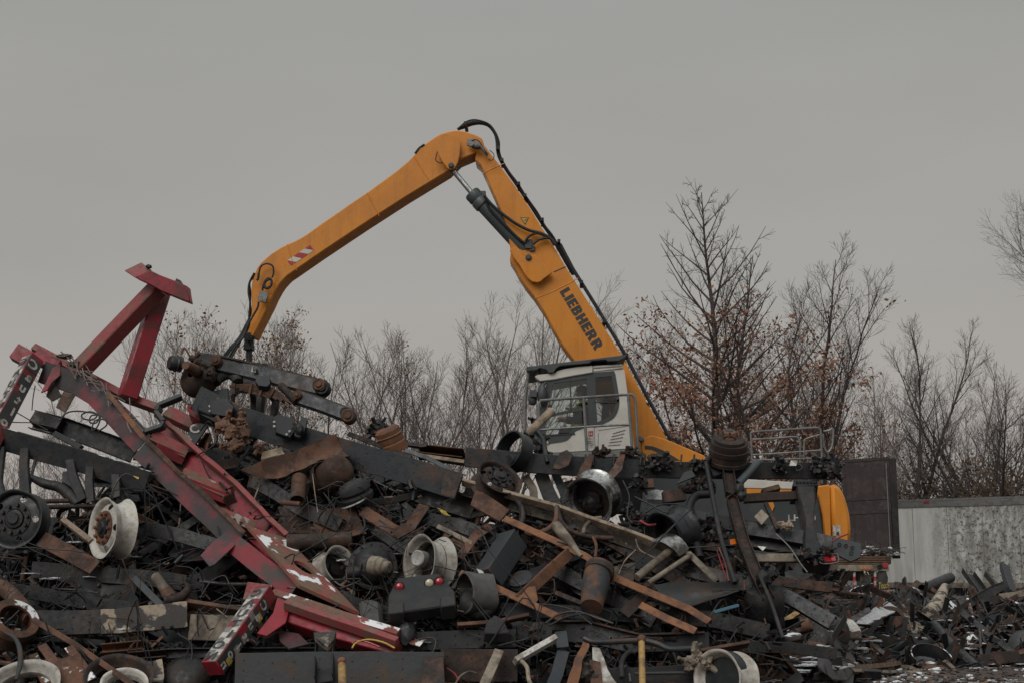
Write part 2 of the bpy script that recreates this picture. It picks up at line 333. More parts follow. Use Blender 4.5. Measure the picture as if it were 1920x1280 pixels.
def section(sec, h, w, t=0.012):
    a = h / 2
    if sec == 'box': return [(0, a), (0, -a), (-w, -a), (-w, a)]
    if sec == 'C': return [(0, a), (0, -a), (-w, -a), (-w, -a + t), (-t, -a + t), (-t, a - t), (-w, a - t), (-w, a)]
    if sec == 'Ci': return [(0, a), (0, a - t), (-w + t, a - t), (-w + t, -a + t), (0, -a + t), (0, -a), (-w, -a), (-w, a)]
    if sec == 'L': return [(0, a), (0, -a), (-t, -a), (-t, a - t), (-w, a - t), (-w, a)]
    if sec == 'T': return [(0, a), (0, a - t), (-w / 2, a - t), (-w / 2, -a), (-w / 2 - t, -a), (-w / 2 - t, a - t), (-w, a - t), (-w, a)]
    if sec == 'I':
        c = w / 2; return [(0, a), (0, a - t), (-c + t / 2, a - t), (-c + t / 2, -a + t), (0, -a + t), (0, -a), (-w, -a), (-w, -a + t), (-c - t / 2, -a + t), (-c - t / 2, a - t), (-w, a - t), (-w, a)]
def text_mesh(body, off=0.0):
    cu = bpy.data.curves.new('t', 'FONT'); cu.body = body; cu.size = 1; cu.offset = off; cu.resolution_u = 3
    ob = bpy.data.objects.new('t', cu); COL.objects.link(ob); bpy.context.view_layer.update()
    me = bpy.data.meshes.new_from_object(ob.evaluated_get(bpy.context.evaluated_depsgraph_get()))
    vs = [v.co.copy() for v in me.vertices]; fs = [tuple(p.vertices) for p in me.polygons]
    bpy.data.objects.remove(ob); bpy.data.curves.remove(cu); bpy.data.meshes.remove(me); return vs, fs
def text_on(mb, body, o, xd, yd, off=0.0, lift=None):
    """letters laid flat on a surface: o = baseline start, xd / yd = vectors of one em along and up"""
    vs, fs = text_mesh(body, off); return mb.add([V(o) + xd * v.x + yd * v.y + (lift or V((0, 0, 0))) for v in vs], fs)
# ------------------------------------------------------------------ ground
g = MB(); g.add([(-1500, -300, 0), (1500, -300, 0), (1500, 2500, 0), (-1500, 2500, 0)], [(0, 1, 2, 3)])
tag(g.build('ground', 'yard_ground', base=(0, 0, 0)), kind='structure')

# ------------------------------------------------------------------ trees
rnd = random.Random(7)
def bough(mb, p, d, ln, r, rnd, up=0.08, wig=0.12, n=None, sides=5, tip=0.35):
    n = n or max(3, int(ln / 0.45)); pts = [p.copy()]; d = d.copy()
    for i in range(n):
        d = (d + V((rnd.gauss(0, wig), rnd.gauss(0, wig), rnd.gauss(0, wig) + up))).normalized(); p = p + d * (ln / n); pts.append(p.copy())
    mb.tube(pts, [max(0.0042, r * (1 - (1 - tip) * i / n)) for i in range(n + 1)], sides, False)
    return pts
def turn(d, ang, az):
    a = d.orthogonal().normalized(); b = d.cross(a)
    return (d * math.cos(ang) + (a * math.cos(az) + b * math.sin(az)) * math.sin(ang)).normalized()
def leafs(mb, p, n, spread, size, rnd):
    for _ in range(n):
        c = p + V((rnd.gauss(0, spread), rnd.gauss(0, spread), rnd.gauss(0, spread * .8))); s_ = size * rnd.uniform(.6, 1.3)
        a = V((rnd.gauss(0, 1), rnd.gauss(0, 1), rnd.gauss(0, 1))).normalized(); b = a.orthogonal().normalized(); b = turn(a, R(90), rnd.uniform(0, 6.28))
        mb.add([c - a * s_, c - b * s_ * .5 + V((0, 0, s_ * .2)), c + a * s_, c + b * s_ * .5], [(0, 1, 2, 3)])
def twigs(mb, pts, lv, ln, r, rnd, up, lm=None, ldens=0, lsize=.07, start=.2, cnt=5, ang=(30, 55)):
    az = rnd.uniform(0, 6.28)
    for k in range(cnt):
        u = start + (1 - start) * (k + rnd.uniform(.2, .9)) / cnt; i = min(int(u * (len(pts) - 1)), len(pts) - 2)
        p = pts[i].lerp(pts[i + 1], u * (len(pts) - 1) - i); d = (pts[i + 1] - pts[i]).normalized(); az += 2.4
        q = bough(mb, p, turn(d, R(rnd.uniform(*ang)), az), ln * rnd.uniform(.6, 1.15) * (1.15 - .55 * u), r * (1 - .4 * u), rnd, up, .13, sides=3 if lv < 2 else 4)
        if lv > 0: twigs(mb, q, lv - 1, ln * .56, r * .52, rnd, up, lm, ldens, lsize, .15, max(3, cnt - 1), ang)
        elif lm is not None and rnd.random() < ldens: leafs(lm, q[-1], rnd.randint(6, 14), .17, lsize, rnd)
def finish_tree(name, label, base, tr, cr, lf, bark, leafmat, group):
    t = thing(name, label, 'tree', base, group)
    tr.build('trunk', bark, t, angle=180); cr.build('crown', bark, t, angle=180)
    if lf is not None and lf.v: lf.build('dry_leaves', leafmat, t, angle=180)
    return t
def vase_tree(name, label, px, top, Y, seed, stems=4, fork=.22, spread=(10, 32), bark='bark', lean=0.0, leaf=0.0, leafmat='leaf_tan', dens=1.0, rr=.0115, group=None, up=.05, base=None):
    rnd = random.Random(seed); b = base or P(px, 1100, Y); b = V((b.x, b.y, 0)); H = P(px, top, Y).z
    tr = MB(); cr = MB(); lf = MB()
    d = V((lean, rnd.gauss(0, .05), 1)).normalized()
    tk = bough(tr, b - V((0, 0, .1)), d, H * fork, H * rr, rnd, 0, .03, 5, 8, .8); az = rnd.uniform(0, 6.28)
    for k in range(stems):
        az += 6.28 / stems + rnd.uniform(-.4, .4); a = R(rnd.uniform(*spread)); i = rnd.choice([-1, -1, -2])
        s_ = bough(tr, tk[i], turn((tk[-1] - tk[-2]).normalized(), a, az), (H - tk[i].z) * rnd.uniform(.82, 1.04) / math.cos(a * .6), H * rr * rnd.uniform(.5, .72), rnd, up, .075, 12, 6, .14)
        for j in range(int(17 * dens)):
            u = .14 + .84 * (j + rnd.random()) / (17 * dens); ii = min(int(u * 12), 11); dd = (s_[ii + 1] - s_[ii]).normalized(); az2 = rnd.uniform(0, 6.28)
            ln = H * .27 * (1.15 - .8 * u) * rnd.uniform(.7, 1.2)
            q = bough(cr, s_[ii].lerp(s_[ii + 1], u * 12 - ii), turn(dd, R(rnd.uniform(20, 46)), az2), ln, H * rr * .26 * (1.15 - .7 * u), rnd, .10, .09, sides=4)
            twigs(cr, q, 1, ln * .55, .0072, rnd, .11, lf, leaf, .06, .1, 7, (20, 46))
    return finish_tree(name, label, b, tr, cr, lf, bark, leafmat, group)
def oak_tree(name, label, px, top, Y, seed, width=.47, leaf=.9, bark='bark_dark', nlat=64, group=None):
    rnd = random.Random(seed); b = P(px, 1100, Y); b = V((b.x, b.y, 0)); H = P(px, top, Y).z
    tr = MB(); cr = MB(); lf = MB()
    tk = bough(tr, b - V((0, 0, .1)), V((0, 0, 1)), H, H * .0145, rnd, .06, .022, 26, 8, .06); az = 0
    for k in range(nlat):
        u = .17 + .81 * (k + rnd.random() * .6) / nlat; ii = min(int(u * 26), 25); az += 2.4 + rnd.uniform(-.3, .3)
        el = R(6 + 52 * u + rnd.uniform(-8, 8)); d = V((math.cos(az) * math.cos(el), math.sin(az) * math.cos(el), math.sin(el)))
        ln = H * width * (1.08 - u) ** .75 * rnd.uniform(.75, 1.1); r = H * .0145 * .42 * (1.08 - u) ** .8
        q = bough(cr, tk[ii].lerp(tk[ii + 1], u * 26 - ii), d, ln, max(r, .012), rnd, .05, .07, sides=5, tip=.2)
        l = leaf * max(0.0, min(1, 1.25 - 1.95 * u))
        for j in range(max(5, int(ln * 2.0))):
            w = .15 + .85 * (j + rnd.random()) / max(5, int(ln * 2.0)); i2 = min(int(w * (len(q) - 1)), len(q) - 2); dd = (q[i2 + 1] - q[i2]).normalized()
            l2 = ln * .34 * (1.2 - .7 * w) * rnd.uniform(.6, 1.1)
            s_ = bough(cr, q[i2], turn(dd, R(rnd.uniform(30, 55)), rnd.uniform(0, 6.28)), l2, .012, rnd, .06, .12, sides=3)
            twigs(cr, s_, 0, l2 * .5, .0085, rnd, .06, lf, l, .068, .2, 6)
            if rnd.random() < l: leafs(lf, s_[-1], int(3 + 34 * l), .24, .078, rnd); leafs(lf, s_[len(s_) // 2], int(28 * l), .24, .078, rnd)
    return finish_tree(name, label, b, tr, cr, lf, bark, 'leaf_brown', group)
oak_tree('oak_tree', 'tall oak with brown leaves on its lower boughs, right of the orange boom', 1335, 362, 46, 3)
oak_tree('oak_tree', 'slimmer oak with sparse brown leaves close behind the tall oak', 1382, 455, 52, 12, .38, .55, nlat=44)
vase_tree('bare_tree', 'bare dark-limbed tree with forked trunk just right of the oaks, behind the guard rails', 1512, 515, 45, 21, 4, .34, (10, 30), 'bark_dark', leaf=.006)
GT = 'bare trees along the far edge of the yard'
vase_tree('bare_tree', 'wide bare tree with many ascending limbs above the brown container door', 1690, 615, 56, 33, 5, .24, (22, 66), 'bark_dark', dens=1.0, up=.04, rr=.0125)
vase_tree('bare_tree', 'bare tree with trunk leaning steeply right behind the grey trailer', 1735, 740, 57, 35, 4, .4, (12, 44), 'bark_dark', lean=.8, rr=.016)
vase_tree('bare_tree', 'bare tree rising behind the right end of the grey trailer', 1900, 640, 56, 37, 5, .24, (22, 64), 'bark_dark', dens=1.0, up=.04, rr=.0125)
vase_tree('large_bare_tree', 'very tall bare tree reaching in from the right edge of the picture', 2350, 255, 62, 41, 12, .2, (12, 46), 'bark_dark', dens=1.9, rr=.007)
for px, top, Y, sd, st, fk, sp, lf, lb in (
    (955, 500, 49, 51, 4, .24, (6, 20), 0, 'tallest of the bare trees left of the loader cab'),
    (1022, 520, 54, 52, 2, .3, (5, 18), 0, 'upright bare tree close behind the loader cab'),
    (880, 600, 47, 53, 5, .14, (10, 36), 0, 'bushy bare tree with fanning stems left of the tallest one'),
    (815, 618, 48, 54, 5, .2, (10, 34), 0, 'bare tree above the ribbed rusty drum on the heap crest'),
    (735, 612, 48, 55, 5, .22, (10, 32), 0, 'bare tree with a forked trunk above the end of the lower equalizer beam'),
    (655, 612, 47, 56, 4, .25, (10, 32), 0, 'bare tree above the end of the upper equalizer beam'),
    (560, 585, 45, 57, 5, .22, (12, 36), .045, 'tree with a few tan leaves just right of the hanging stick tip'),
    (435, 560, 45, 58, 4, .3, (10, 28), .10, 'tree with tan leaves behind the hoses of the stick tip'),
    (335, 565, 46, 59, 5, .2, (12, 38), .012, 'bare tree between the red stand and the lifted axle'),
    (235, 640, 50, 60, 5, .2, (12, 40), .006, 'low bare tree seen through the red stand legs'),
    (-70, 700, 50, 71, 5, .2, (10, 38), 0, 'bare tree beyond the left picture edge'), (-230, 660, 52, 72, 5, .2, (10, 38), 0, 'bare tree farthest beyond the left picture edge'),
    (70, 800, 47, 61, 6, .16, (14, 44), 0, 'small bare tree seen under the black truck frame at left'),
    (1800, 660, 60, 73, 6, .2, (20, 60), .004, 'wide bare tree above the middle of the visible trailer roof'), (1640, 700, 61, 74, 6, .2, (18, 56), .004, 'wide bare tree directly behind the container door top'),
    (1585, 690, 55, 62, 6, .16, (10, 40), .004, 'thin bare tree behind the guard rails and container door'),
    (1430, 640, 58, 63, 5, .2, (10, 36), .004, 'thin bare tree seen between the oaks and the forked tree'),
    (1180, 560, 56, 64, 5, .2, (10, 34), .004, 'bare tree behind the boom, just right of its pipes')):
    vase_tree('bare_tree', lb, px, top, Y, sd, st, fk, sp, 'bark_hazed' if Y > 50 or px < 500 else 'bark', leaf=lf * .7, dens=.64, rr=.0092, group=GT)
GB = 'brushwood behind the far trailer'
for i, (px, top, Y, w, lb) in enumerate(((1705, 905, 57, 1.9, 'brown brush beside the container door, behind the trailer'), (1790, 868, 58, 2.6, 'olive brown brush with dull leaves mid-way above the trailer roof'), (1870, 895, 57, 2.2, 'brown brush above the right part of the trailer roof'), (1945, 890, 56, 2.4, 'brown brush at the right picture edge above the trailer'))):
    rr_ = random.Random(100 + i); b = P(px, 1100, Y); b.z = 0; H = P(px, top, Y).z * 1.08; tr = MB(); lf = MB()
    for k in range(80):
        a = rr_.uniform(0, 6.28); d = V((math.cos(a) * .45, math.sin(a) * .45, 1)).normalized(); o = b + V((rr_.gauss(0, w * .45), rr_.gauss(0, .8), 0))
        q = bough(tr, o, d, H * rr_.uniform(.6, 1.02), .022, rr_, .05, .12, 7, 3); twigs(tr, q, 0, H * .22, .009, rr_, .05, lf, .95, .075, .15, 10)
    t = thing('shrub', lb, 'shrub', b, GB); tr.build('stems', 'bark', t, angle=180); lf.build('foliage', 'leaf_dull', t, angle=180)

# ------------------------------------------------------------------ grey box trailer far right
zt = P(1680, 938, 50).z; zb = P(1680, 1097, 50).z; tb = P(1650, 1000, 51); tb.z = 0
t = thing('box_trailer', 'long weathered grey box trailer with mildewed side at far right', 'trailer', tb); t.rotation_euler.z = -R(36)
X, Y_, Z = V((1, 0, 0)), V((0, 1, 0)), V((0, 0, 1)); LT = 15.0
MB().box(tb + V((LT / 2, 1.3, (zb + zt) / 2)), X * (LT / 2), Y_ * 1.3, Z * ((zt - zb) / 2)).build('side_panel', 'trailer_side', t)
m = MB().box(tb + V((LT / 2, -.012, zt - .11)), X * (LT / 2 + .01), Y_ * .02, Z * .11)
for k in range(50): m.lathe([(0, .012), (.014, .008), (.018, 0)], tb + V((.15 + k * .3, -.034, zt - .16)), V((0, -1, 0)), 6)
m.build('top_rail', 'rail_grey', t)
MB().box(tb + V((LT / 2, 1.3, zt + .03)), X * (LT / 2 + .02), Y_ * 1.34, Z * .03).build('roof', 'rail_grey', t)
MB().box(tb + V((LT / 2, -.012, zb + .02)), X * (LT / 2), Y_ * .025, Z * .09).build('bottom_rail', 'dusty_tan', t)
MB().box(tb + V((1.75, -.045, zt - .05)), X * .1, Y_ * .012, Z * .03).build('marker_lamp', 'red_lens', t)
for xx in (11.5, 12.8):
    for yy in (.15, 2.2): MB().lathe([(.25, 0), (.48, 0), (.52, .04), (.52, .2), (.48, .24), (.25, .24)], tb + V((xx, yy, .52)), Y_, 24, True).build('wheel', 'rubber', t)
for yy in (.4, 2.2): MB().box(tb + V((2.6, yy, zb / 2)), X * .06, Y_ * .06, Z * (zb / 2)).build('landing_leg', 'grey_steel', t)
for k in range(1, 12): MB().box(tb + V((k * 1.22, -.004, (zb + zt) / 2)), X * .006, Y_ * .006, Z * ((zt - zb) / 2 - .2)).build('panel_seam', 'dusty_tan', t)
MB().box(tb + V((12.1, 1.3, zb - .2)), X * 1.6, Y_ * .5, Z * .14).build('bogie', 'charred_steel', t)

# ------------------------------------------------------------------ flatbed with container door
YF = 33.0; fb = P(1600, 1100, YF); fb.z = 0; s_ = YF / F
t = thing('flatbed_trailer', 'timber-decked flatbed trailer with red rear lamps behind the heap', 'trailer', fb)
def bxp(mb, x0, y0, x1, y1, Y0, Y1):
    a = P(x0, y0, Y0); b = P(x1, y1, Y0); return mb.box(((a.x + b.x) / 2, (Y0 + Y1) / 2, (a.z + b.z) / 2), X * (abs(b.x - a.x) / 2), Y_ * (abs(Y1 - Y0) / 2), Z * (abs(a.z - b.z) / 2))
m = MB()
for k in range(4): bxp(m, 1480, 1041.5 + k * 4.2, 1672 - k, 1045.2 + k * 4.2, YF + k * .004, YF + .3)
m.build('timber_edge', 'timber', t, .01)
bxp(MB(), 1480, 1043, 1671, 1056, YF + .31, YF + 7).build('deck', 'timber', t)
m = bxp(MB(), 1470, 1058, 1667, 1070, YF - .06, YF + .15); m.build('rear_beam', 'dusty_tan', t, .01)
for px in (1616, 1623, 1630): MB().lathe([(0, .02), (.03, .015), (.035, 0)], P(px, 1065, YF - .07), V((0, -1, 0)), 10).build('marker_lamp', 'orange_lens', t)
MB().lathe([(0, .0), (.06, 0), (.065, .02), (.04, .03)], P(1649, 1061, YF - .07), V((0, -1, 0)), 12).build('rear_lamp', 'hose_black', t)
bxp(MB(), 1655, 1054, 1665, 1064, YF - .1, YF - .065).build('rear_lamp', 'red_lens', t, .01)
for px in (1602, 1641):
    m = MB()
    for k in range(4): m.mat('letter_white' if k % 2 == 0 else 'sign_red'); bxp(m, px - 2.2, 1072 + k * 8, px + 2.2, 1079.8 + k * 8, YF - .02, YF + .02)
    m.build('striped_post', None, t)
a = [(1645, 1071), (1661, 1069), (1665, 1082), (1664, 1104), (1646, 1106)]
f_ = MB().prism([P(x, y, YF - .03) for x, y in a], (0, .015, 0)).build('mud_flap', 'rubber', t)
text_on(MB(), 'Touch', P(1647, 1103, YF - .034), V((.085, 0, .008)) * 1.1, V((.02, 0, .21)), .01).build('painted_lettering', 'letter_yellow', f_)
m = MB(); m.tube([P(1648, 1110, YF - .3), P(1676, 1108, YF - .3), P(1690, 1120, YF - .3), P(1668, 1126, YF - .3)], .05, 8); m.build('bumper_bar', 'rail_grey', t)
for k in range(3): bxp(MB(), 1649 + k * 9, 1106.5, 1655 + k * 9, 1112, YF - .38, YF - .36).build('reflector', 'sign_red', t)
bxp(MB(), 1608, 1076, 1634, 1101, YF + .8, YF + .9).build('storage_box', 'white_scrap', t, .01)
for px in (1500, 1640): MB().lathe([(.25, 0), (.48, 0), (.52, .04), (.52, .5), (.48, .54), (.25, .54)], V((P(px, 1100, YF).x - .27, YF + 1.4, .52)), X, 24, True).build('wheel', 'rubber', t)
for px in (1530, 1612): bxp(MB(), px, 1058, px + 8, 1088, YF + .2, YF + 6.5).build('chassis_beam', 'dusty_tan', t)
dr = thing('container_bulkhead', 'dark brown steel container door standing upright on the flatbed deck', 'door', P(1630, 1043, YF + .7))
c4 = [P(1577, 864, YF + .7), P(1668, 858, YF + .5), P(1676, 1042, YF + .5), P(1588, 1046, YF + .7)]
dp = (c4[1] - c4[0]).cross(c4[3] - c4[0]).normalized(); dp = dp if dp.y > 0 else -dp
m = MB().prism(c4, dp * .06)
bl = lambda u, v: c4[0].lerp(c4[1], u).lerp(c4[3].lerp(c4[2], u), v)
m.batter(.012, 3); m.build('door_leaf', 'brown_steel', dr, .008)
m = MB()
for v in (.0, .40, .54, .985): m.sweep([(.015, .035), (.015, -.035), (-.02, -.035), (-.02, .035)], [bl(.02, v), bl(.98, v)])
for u in (.06, .2, .64): m.sweep([(.01, .012), (.01, -.012), (-.02, -.012), (-.02, .012)], [bl(u, .02), bl(u, .98)])
m.build('stiffener', 'brown_steel', dr)
MB().sweep(section('box', .16, .14), [P(1674, 858, YF + .45), P(1682, 1046, YF + .45)]).build('hinge_post', 'charred_steel', dr, .01)
MB().tube([bl(.92, .05) - dp * .04, bl(.93, .97) - dp * .04], .016, 6).build('locking_bar', 'rail_grey', dr)
br = thing('brush_heap', 'snow-dusted heap of twigs lying on the flatbed deck', 'twigs', P(1640, 1041, YF + .4)); rr_ = random.Random(5)
m = MB()
for k in range(70): m.lump(P(1644 + rr_.gauss(0, 15), 1040 - abs(rr_.gauss(0, 6)), YF + .25 + rr_.uniform(-.1, .3)), (rr_.uniform(.03, .1), .06, rr_.uniform(.015, .035)), k, .6, 2, 2.5)
m.build('snow_cover', 'snow', br)
m = MB()
for k in range(170):
    c = P(1644 + rr_.gauss(0, 17), 1033 + rr_.gauss(0, 5), YF + .1 + rr_.uniform(-.05, .3)); a = V((rr_.gauss(0, 1), rr_.gauss(0, .5), rr_.gauss(0, .35))).normalized() * rr_.uniform(.06, .2)
    m.tube(spline([c - a, c + V((0, 0, .03)), c + a], 3), .007, 4)
m.build('twigs', 'bark_dark', br)

# ------------------------------------------------------------------ material handler
eb = E0.copy(); eb.z = 0
EX = thing('material_handler', 'orange material handler with raised white cab and long boom behind the scrap heap', 'excavator', eb)
def pe(pts, v, th, mb=None): return (mb or MB()).prism([EP(x, y, v) for x, y in pts], -EN * th)
def te(pts, v, r, n=8, k=5, mb=None): return (mb or MB()).tube(spline([EP(p[0], p[1], p[2] if len(p) > 2 else v) for p in pts], k), r, n)
stick = pe([(905, 282), (908, 273), (904, 260), (893, 254), (879, 249), (867, 246), (855, 244.6), (840, 247), (825, 251.6), (810, 261), (795, 272), (785, 281), (776, 292), (765, 303), (742, 322), (720, 338), (690, 360), (660, 380), (630, 401), (602, 420), (580, 436), (563, 447), (551, 453), (539, 458), (527, 464), (516, 471), (507, 477), (499, 484), (490, 492), (482, 502), (477, 514), (473, 527), (471, 542), (471, 556), (472, 570), (471.5, 584), (470, 598), (466, 612), (461, 626), (475, 631), (482, 616), (490, 600), (497, 586), (505, 571), (512, 555), (520, 540), (526, 531), (532, 524), (539, 517), (548, 511), (600, 475), (681, 421), (760, 370), (842, 320), (862, 300)], .3, .56).build('stick', 'orange_paint', EX, .02)
boom = pe([(896, 272), (908, 272), (925, 295), (943, 318), (962, 344), (982, 373), (1001, 402), (1015, 426), (1030, 449), (1046, 475), (1062, 503), (1113, 582), (1164, 663), (1210, 748), (1252, 824), (1238, 850), (1196, 850), (1150, 775), (1112, 735), (1074, 673), (1055, 648), (1039, 620), (1022, 588), (1001, 556), (985, 536), (972, 516), (964, 500), (956, 488), (958, 470), (953, 445), (945, 410), (930, 375), (915, 341), (901, 310), (890, 300)], .3, .56).build('boom', 'orange_paint', EX, .02)
# stick fittings
pe([(819, 275), (821, 262), (827, 254), (836, 250), (845, 250), (854, 254), (860, 261), (863, 274), (862, 290), (859, 303), (853, 315), (846, 319), (839, 316), (829, 303), (822, 289)], .47, .05).build('pivot_cover', 'orange_paint', EX, .008)
for px, py, rd in ((846, 311, .055), (991, 483, .06)): MB().lathe([(0, .05), (rd * .6, .05), (rd, .03), (rd, -.02)], EP(px, py, .47), EN, 16).build('pin', 'cylinder_grey', EX)
c = stick; m = MB()
for k, (mat, q) in enumerate((('sign_red', [(539, 489.5), (545.5, 498), (554.5, 492)]), ('cab_white', [(539, 488.5), (550, 481), (566, 485), (555.5, 491.5)]), ('sign_red', [(550.5, 480.5), (560, 474), (577, 477), (567, 484.5)]), ('cab_white', [(560.5, 473.5), (571.5, 466.5), (588, 469.5), (578, 476.5)]), ('sign_red', [(572, 466), (581.5, 459.5), (588, 469)]))):
    m.mat(mat); m.prism([EP(x, y, .307) for x, y in q], -EN * .006)
m.build('warning_stripes', None, stick)
m = MB().prism([EP(x, y, .47) for x, y in ((487, 545), (503, 549), (499, 568), (487, 566), (483, 561))], -EN * .05); m.build('sensor_box', 'rail_grey', EX, .01)
m = te([(485, 514), (489, 500), (500, 494.5), (511, 499), (513, 512), (510, 521)], .45, .018)
te([(509, 523), (499, 527), (495, 537), (501, 541), (508, 536), (509, 526), (503, 522), (496, 530), (498, 540), (507, 538)], .45, .022, mb=m); te([(485, 512), (484, 522), (481, 526)], .45, .025, mb=m); te([(492, 545), (494, 534), (500, 526)], .45, .02, mb=m)
te([(485, 566), (483, 577), (474, 593), (465, 610), (458, 630), (442, 648), (430, 668)], .45, .02, mb=m)
for o in (0, 2.5, -2, 4.5): te([(477, 514 + o), (468, 530), (467 + o / 2, 548), (469, 568), (468 + o / 3, 590), (464 - o, 612), (452 - o, 634), (440 - 2 * o, 652), (428 - 2.5 * o, 672)], .2 - o * .05, .022, mb=m)
m.build('grab_hoses', 'hose_black', EX)
m = MB(); c = EP(467, 640, 0)
m.tube([EP(467, 627, 0), EP(467, 652, 0)], .095, 14); m.tube([EP(467, 650, 0), EP(467, 680, 0)], .06, 12); m.tube([EP(467, 631, .3), EP(467, 631, -.3)], .085, 14); m.box(EP(467, 651, 0), EU * .085, EN * .12, Z * .06)
cp = m.build('grab_coupling', 'hose_black', EX, .01)
gr = MB(); c = EP(470, 710, 0); gr.lathe([(0, .3), (.2, .3), (.22, .0), (.3, -.1), (.3, -.25), (0, -.25)], c, Z, 18)
for k in range(5):
    a = k * 1.2566 + .3; d = V((math.cos(a), math.sin(a), 0)); gr.tube(spline([c + d * .25 - Z * .1, c + d * .55 - Z * .4, c + d * .5 - Z * .85, c + d * .12 - Z * 1.15], 4), [.1] * 8 + [.085, .07, .05, .04, .03], 6) if False else gr.tube([c + d * .25 - Z * .1, c + d * .5 - Z * .4, c + d * .45 - Z * .75, c + d * .15 - Z * 1.0], [.1, .1, .08, .03], 6)
gr.build('grab', 'charred_steel', EX)
m = MB().prism([EP(x, y, .46) for x, y in ((876, 261), (884, 260), (897, 266), (902, 272), (900, 276), (890, 274), (883, 275), (875, 273))], -EN * .05); m.build('control_block', 'rail_grey', EX, .008)
for q, v, r_ in (([(886, 274), (893, 277), (901, 276)], .46, .04), ([(884, 264), (892, 262), (900, 267), (908, 281), (914, 290)], .47, .01), ([(915, 300), (924, 300), (926, 290), (918, 282)], .47, .008), ([(820, 285), (817, 300), (824, 306), (830, 305)], .45, .01), ([(778, 288), (786, 278), (796, 271)], .3, .02)): te(q, v, r_).build('cable', 'hose_black', EX)
MB().tube([EP(900, 274, .47), EP(915, 292, .42)], .035, 8).build('lever', 'rail_grey', EX)
# stick cylinder pair
for v in (.18, -.2):
    cy = MB(); a = EP(884, 362, v); b = EP(985, 472, v); d = (b - a).normalized(); ln = (b - a).length
    cy.lathe([(0, 0), (.145, 0), (.16, .03), (.16, .16), (.148, .19), (.165, .22), (.165, .34), (.14, .37), (.14, ln - .1), (.12, ln), (0, ln)], a, d, 24)
    cyo = cy.build('stick_cylinder', 'cylinder_grey', EX)
    MB().tube([EP(851, 322, v), a + d * .05], .052, 14).build('piston_rod', 'chrome', cyo)
    MB().lathe([(.04, -.08), (.1, -.08), (.1, .08), (.04, .08)], EP(847, 314, v), EN, 16, True).build('rod_eye', 'cylinder_grey', cyo)
m = MB().box(EP(906, 364, .22), EU * .05, EN * .05, Z * .05); m.tube([EP(905, 362, .25), EP(911, 370, .25)], .03, 6); m.box(EP(991, 459, .3), EU * .07, EN * .07, Z * .09); m.box(EP(998, 467, .3), EU * .05, EN * .05, Z * .05); m.build('valve_block', 'cylinder_grey', EX, .008)
pe([(956, 467), (967, 462), (977, 472), (981, 481), (990, 478.5), (1001, 478), (1012, 486), (1026, 502), (1035, 511), (1019, 523), (1014, 528), (1007, 530), (997, 528), (989, 521), (982, 511), (974, 497), (962, 482)], .47, .09).build('cylinder_bracket', 'orange_paint', EX, .01)
pe([(956, 470), (967, 465), (977, 475), (981, 484), (1001, 481), (1030, 512), (1007, 533), (989, 524), (974, 500), (962, 485)], -.36, .09).build('cylinder_bracket', 'orange_paint', EX, .01)
for q, v in (([(1038, 510), (1061, 500)], .305), ([(776, 293), (790, 316), (806, 341)], .302), ([(688, 362), (700, 385), (711, 405)], .302), ([(905, 326), (920, 318), (945, 307)], .302), ([(539, 459), (545, 480), (556, 507)], .302), ([(1003, 560), (1040, 545), (1084, 522)], .302)): MB().tube(spline([EP(x, y, v) for x, y in q], 4), .009, 5).build('weld_seam', 'letter_dark' if q[0][0] == 1038 else 'orange_paint', EX)
tri = MB(); tri.mat('letter_dark').prism([EP(x, y, .308) for x, y in ((975.5, 408), (991.5, 408), (984.5, 422))], -EN * .006); tri.mat('letter_yellow').prism([EP(x, y, .312) for x, y in ((977.5, 409.2), (989.6, 409.2), (984.4, 419.6))], -EN * .003); tri.mat('letter_dark').prism([EP(x, y, .316) for x, y in ((983, 413.6), (986.5, 410.4), (987.4, 411), (984, 415))], -EN * .003)
tri.build('warning_sign', None, boom)
# maker's lettering along the boom, block letters drawn from strokes
GL = {'L': [[(0, 0), (.62, 0), (.62, .26), (.32, .26), (.32, 1), (0, 1)]], 'I': [[(0, 0), (.32, 0), (.32, 1), (0, 1)]],
      'E': [[(0, 0), (.64, 0), (.64, .23), (.31, .23), (.31, .39), (.6, .39), (.6, .61), (.31, .61), (.31, .77), (.64, .77), (.64, 1), (0, 1)]],
      'H': [[(0, 0), (.3, 0), (.3, .38), (.5, .38), (.5, 0), (.8, 0), (.8, 1), (.5, 1), (.5, .62), (.3, .62), (.3, 1), (0, 1)]],
      'B': [[(0, 0), (.52, 0), (.68, .08), (.73, .26), (.68, .44), (.58, .52), (.29, .52), (.29, .40), (.40, .40), (.44, .31), (.40, .22), (.29, .22), (.29, .52), (.29, .61), (.38, .61), (.42, .70), (.38, .78), (.29, .78), (.29, .52), (.58, .52), (.66, .62), (.68, .76), (.62, .92), (.48, 1), (0, 1)]],
      'R': [[(0, 0), (.3, 0), (.3, .34), (.36, .34), (.5, 0), (.84, 0), (.64, .40), (.3, .42), (.3, .60), (.40, .60), (.45, .69), (.40, .78), (.3, .78), (.3, .42), (.64, .40), (.75, .56), (.76, .76), (.66, .93), (.5, 1), (0, 1)]]}
GL['B'] = [[(0, 0), (.29, 0), (.29, 1), (0, 1)], [(.29, 0), (.52, 0), (.68, .08), (.73, .26), (.68, .44), (.6, .5), (.29, .5), (.29, .40), (.40, .40), (.44, .31), (.40, .22), (.29, .22)], [(.29, .5), (.6, .5), (.66, .6), (.68, .76), (.62, .92), (.48, 1), (.29, 1), (.29, .78), (.38, .78), (.42, .70), (.38, .62), (.29, .62)]]
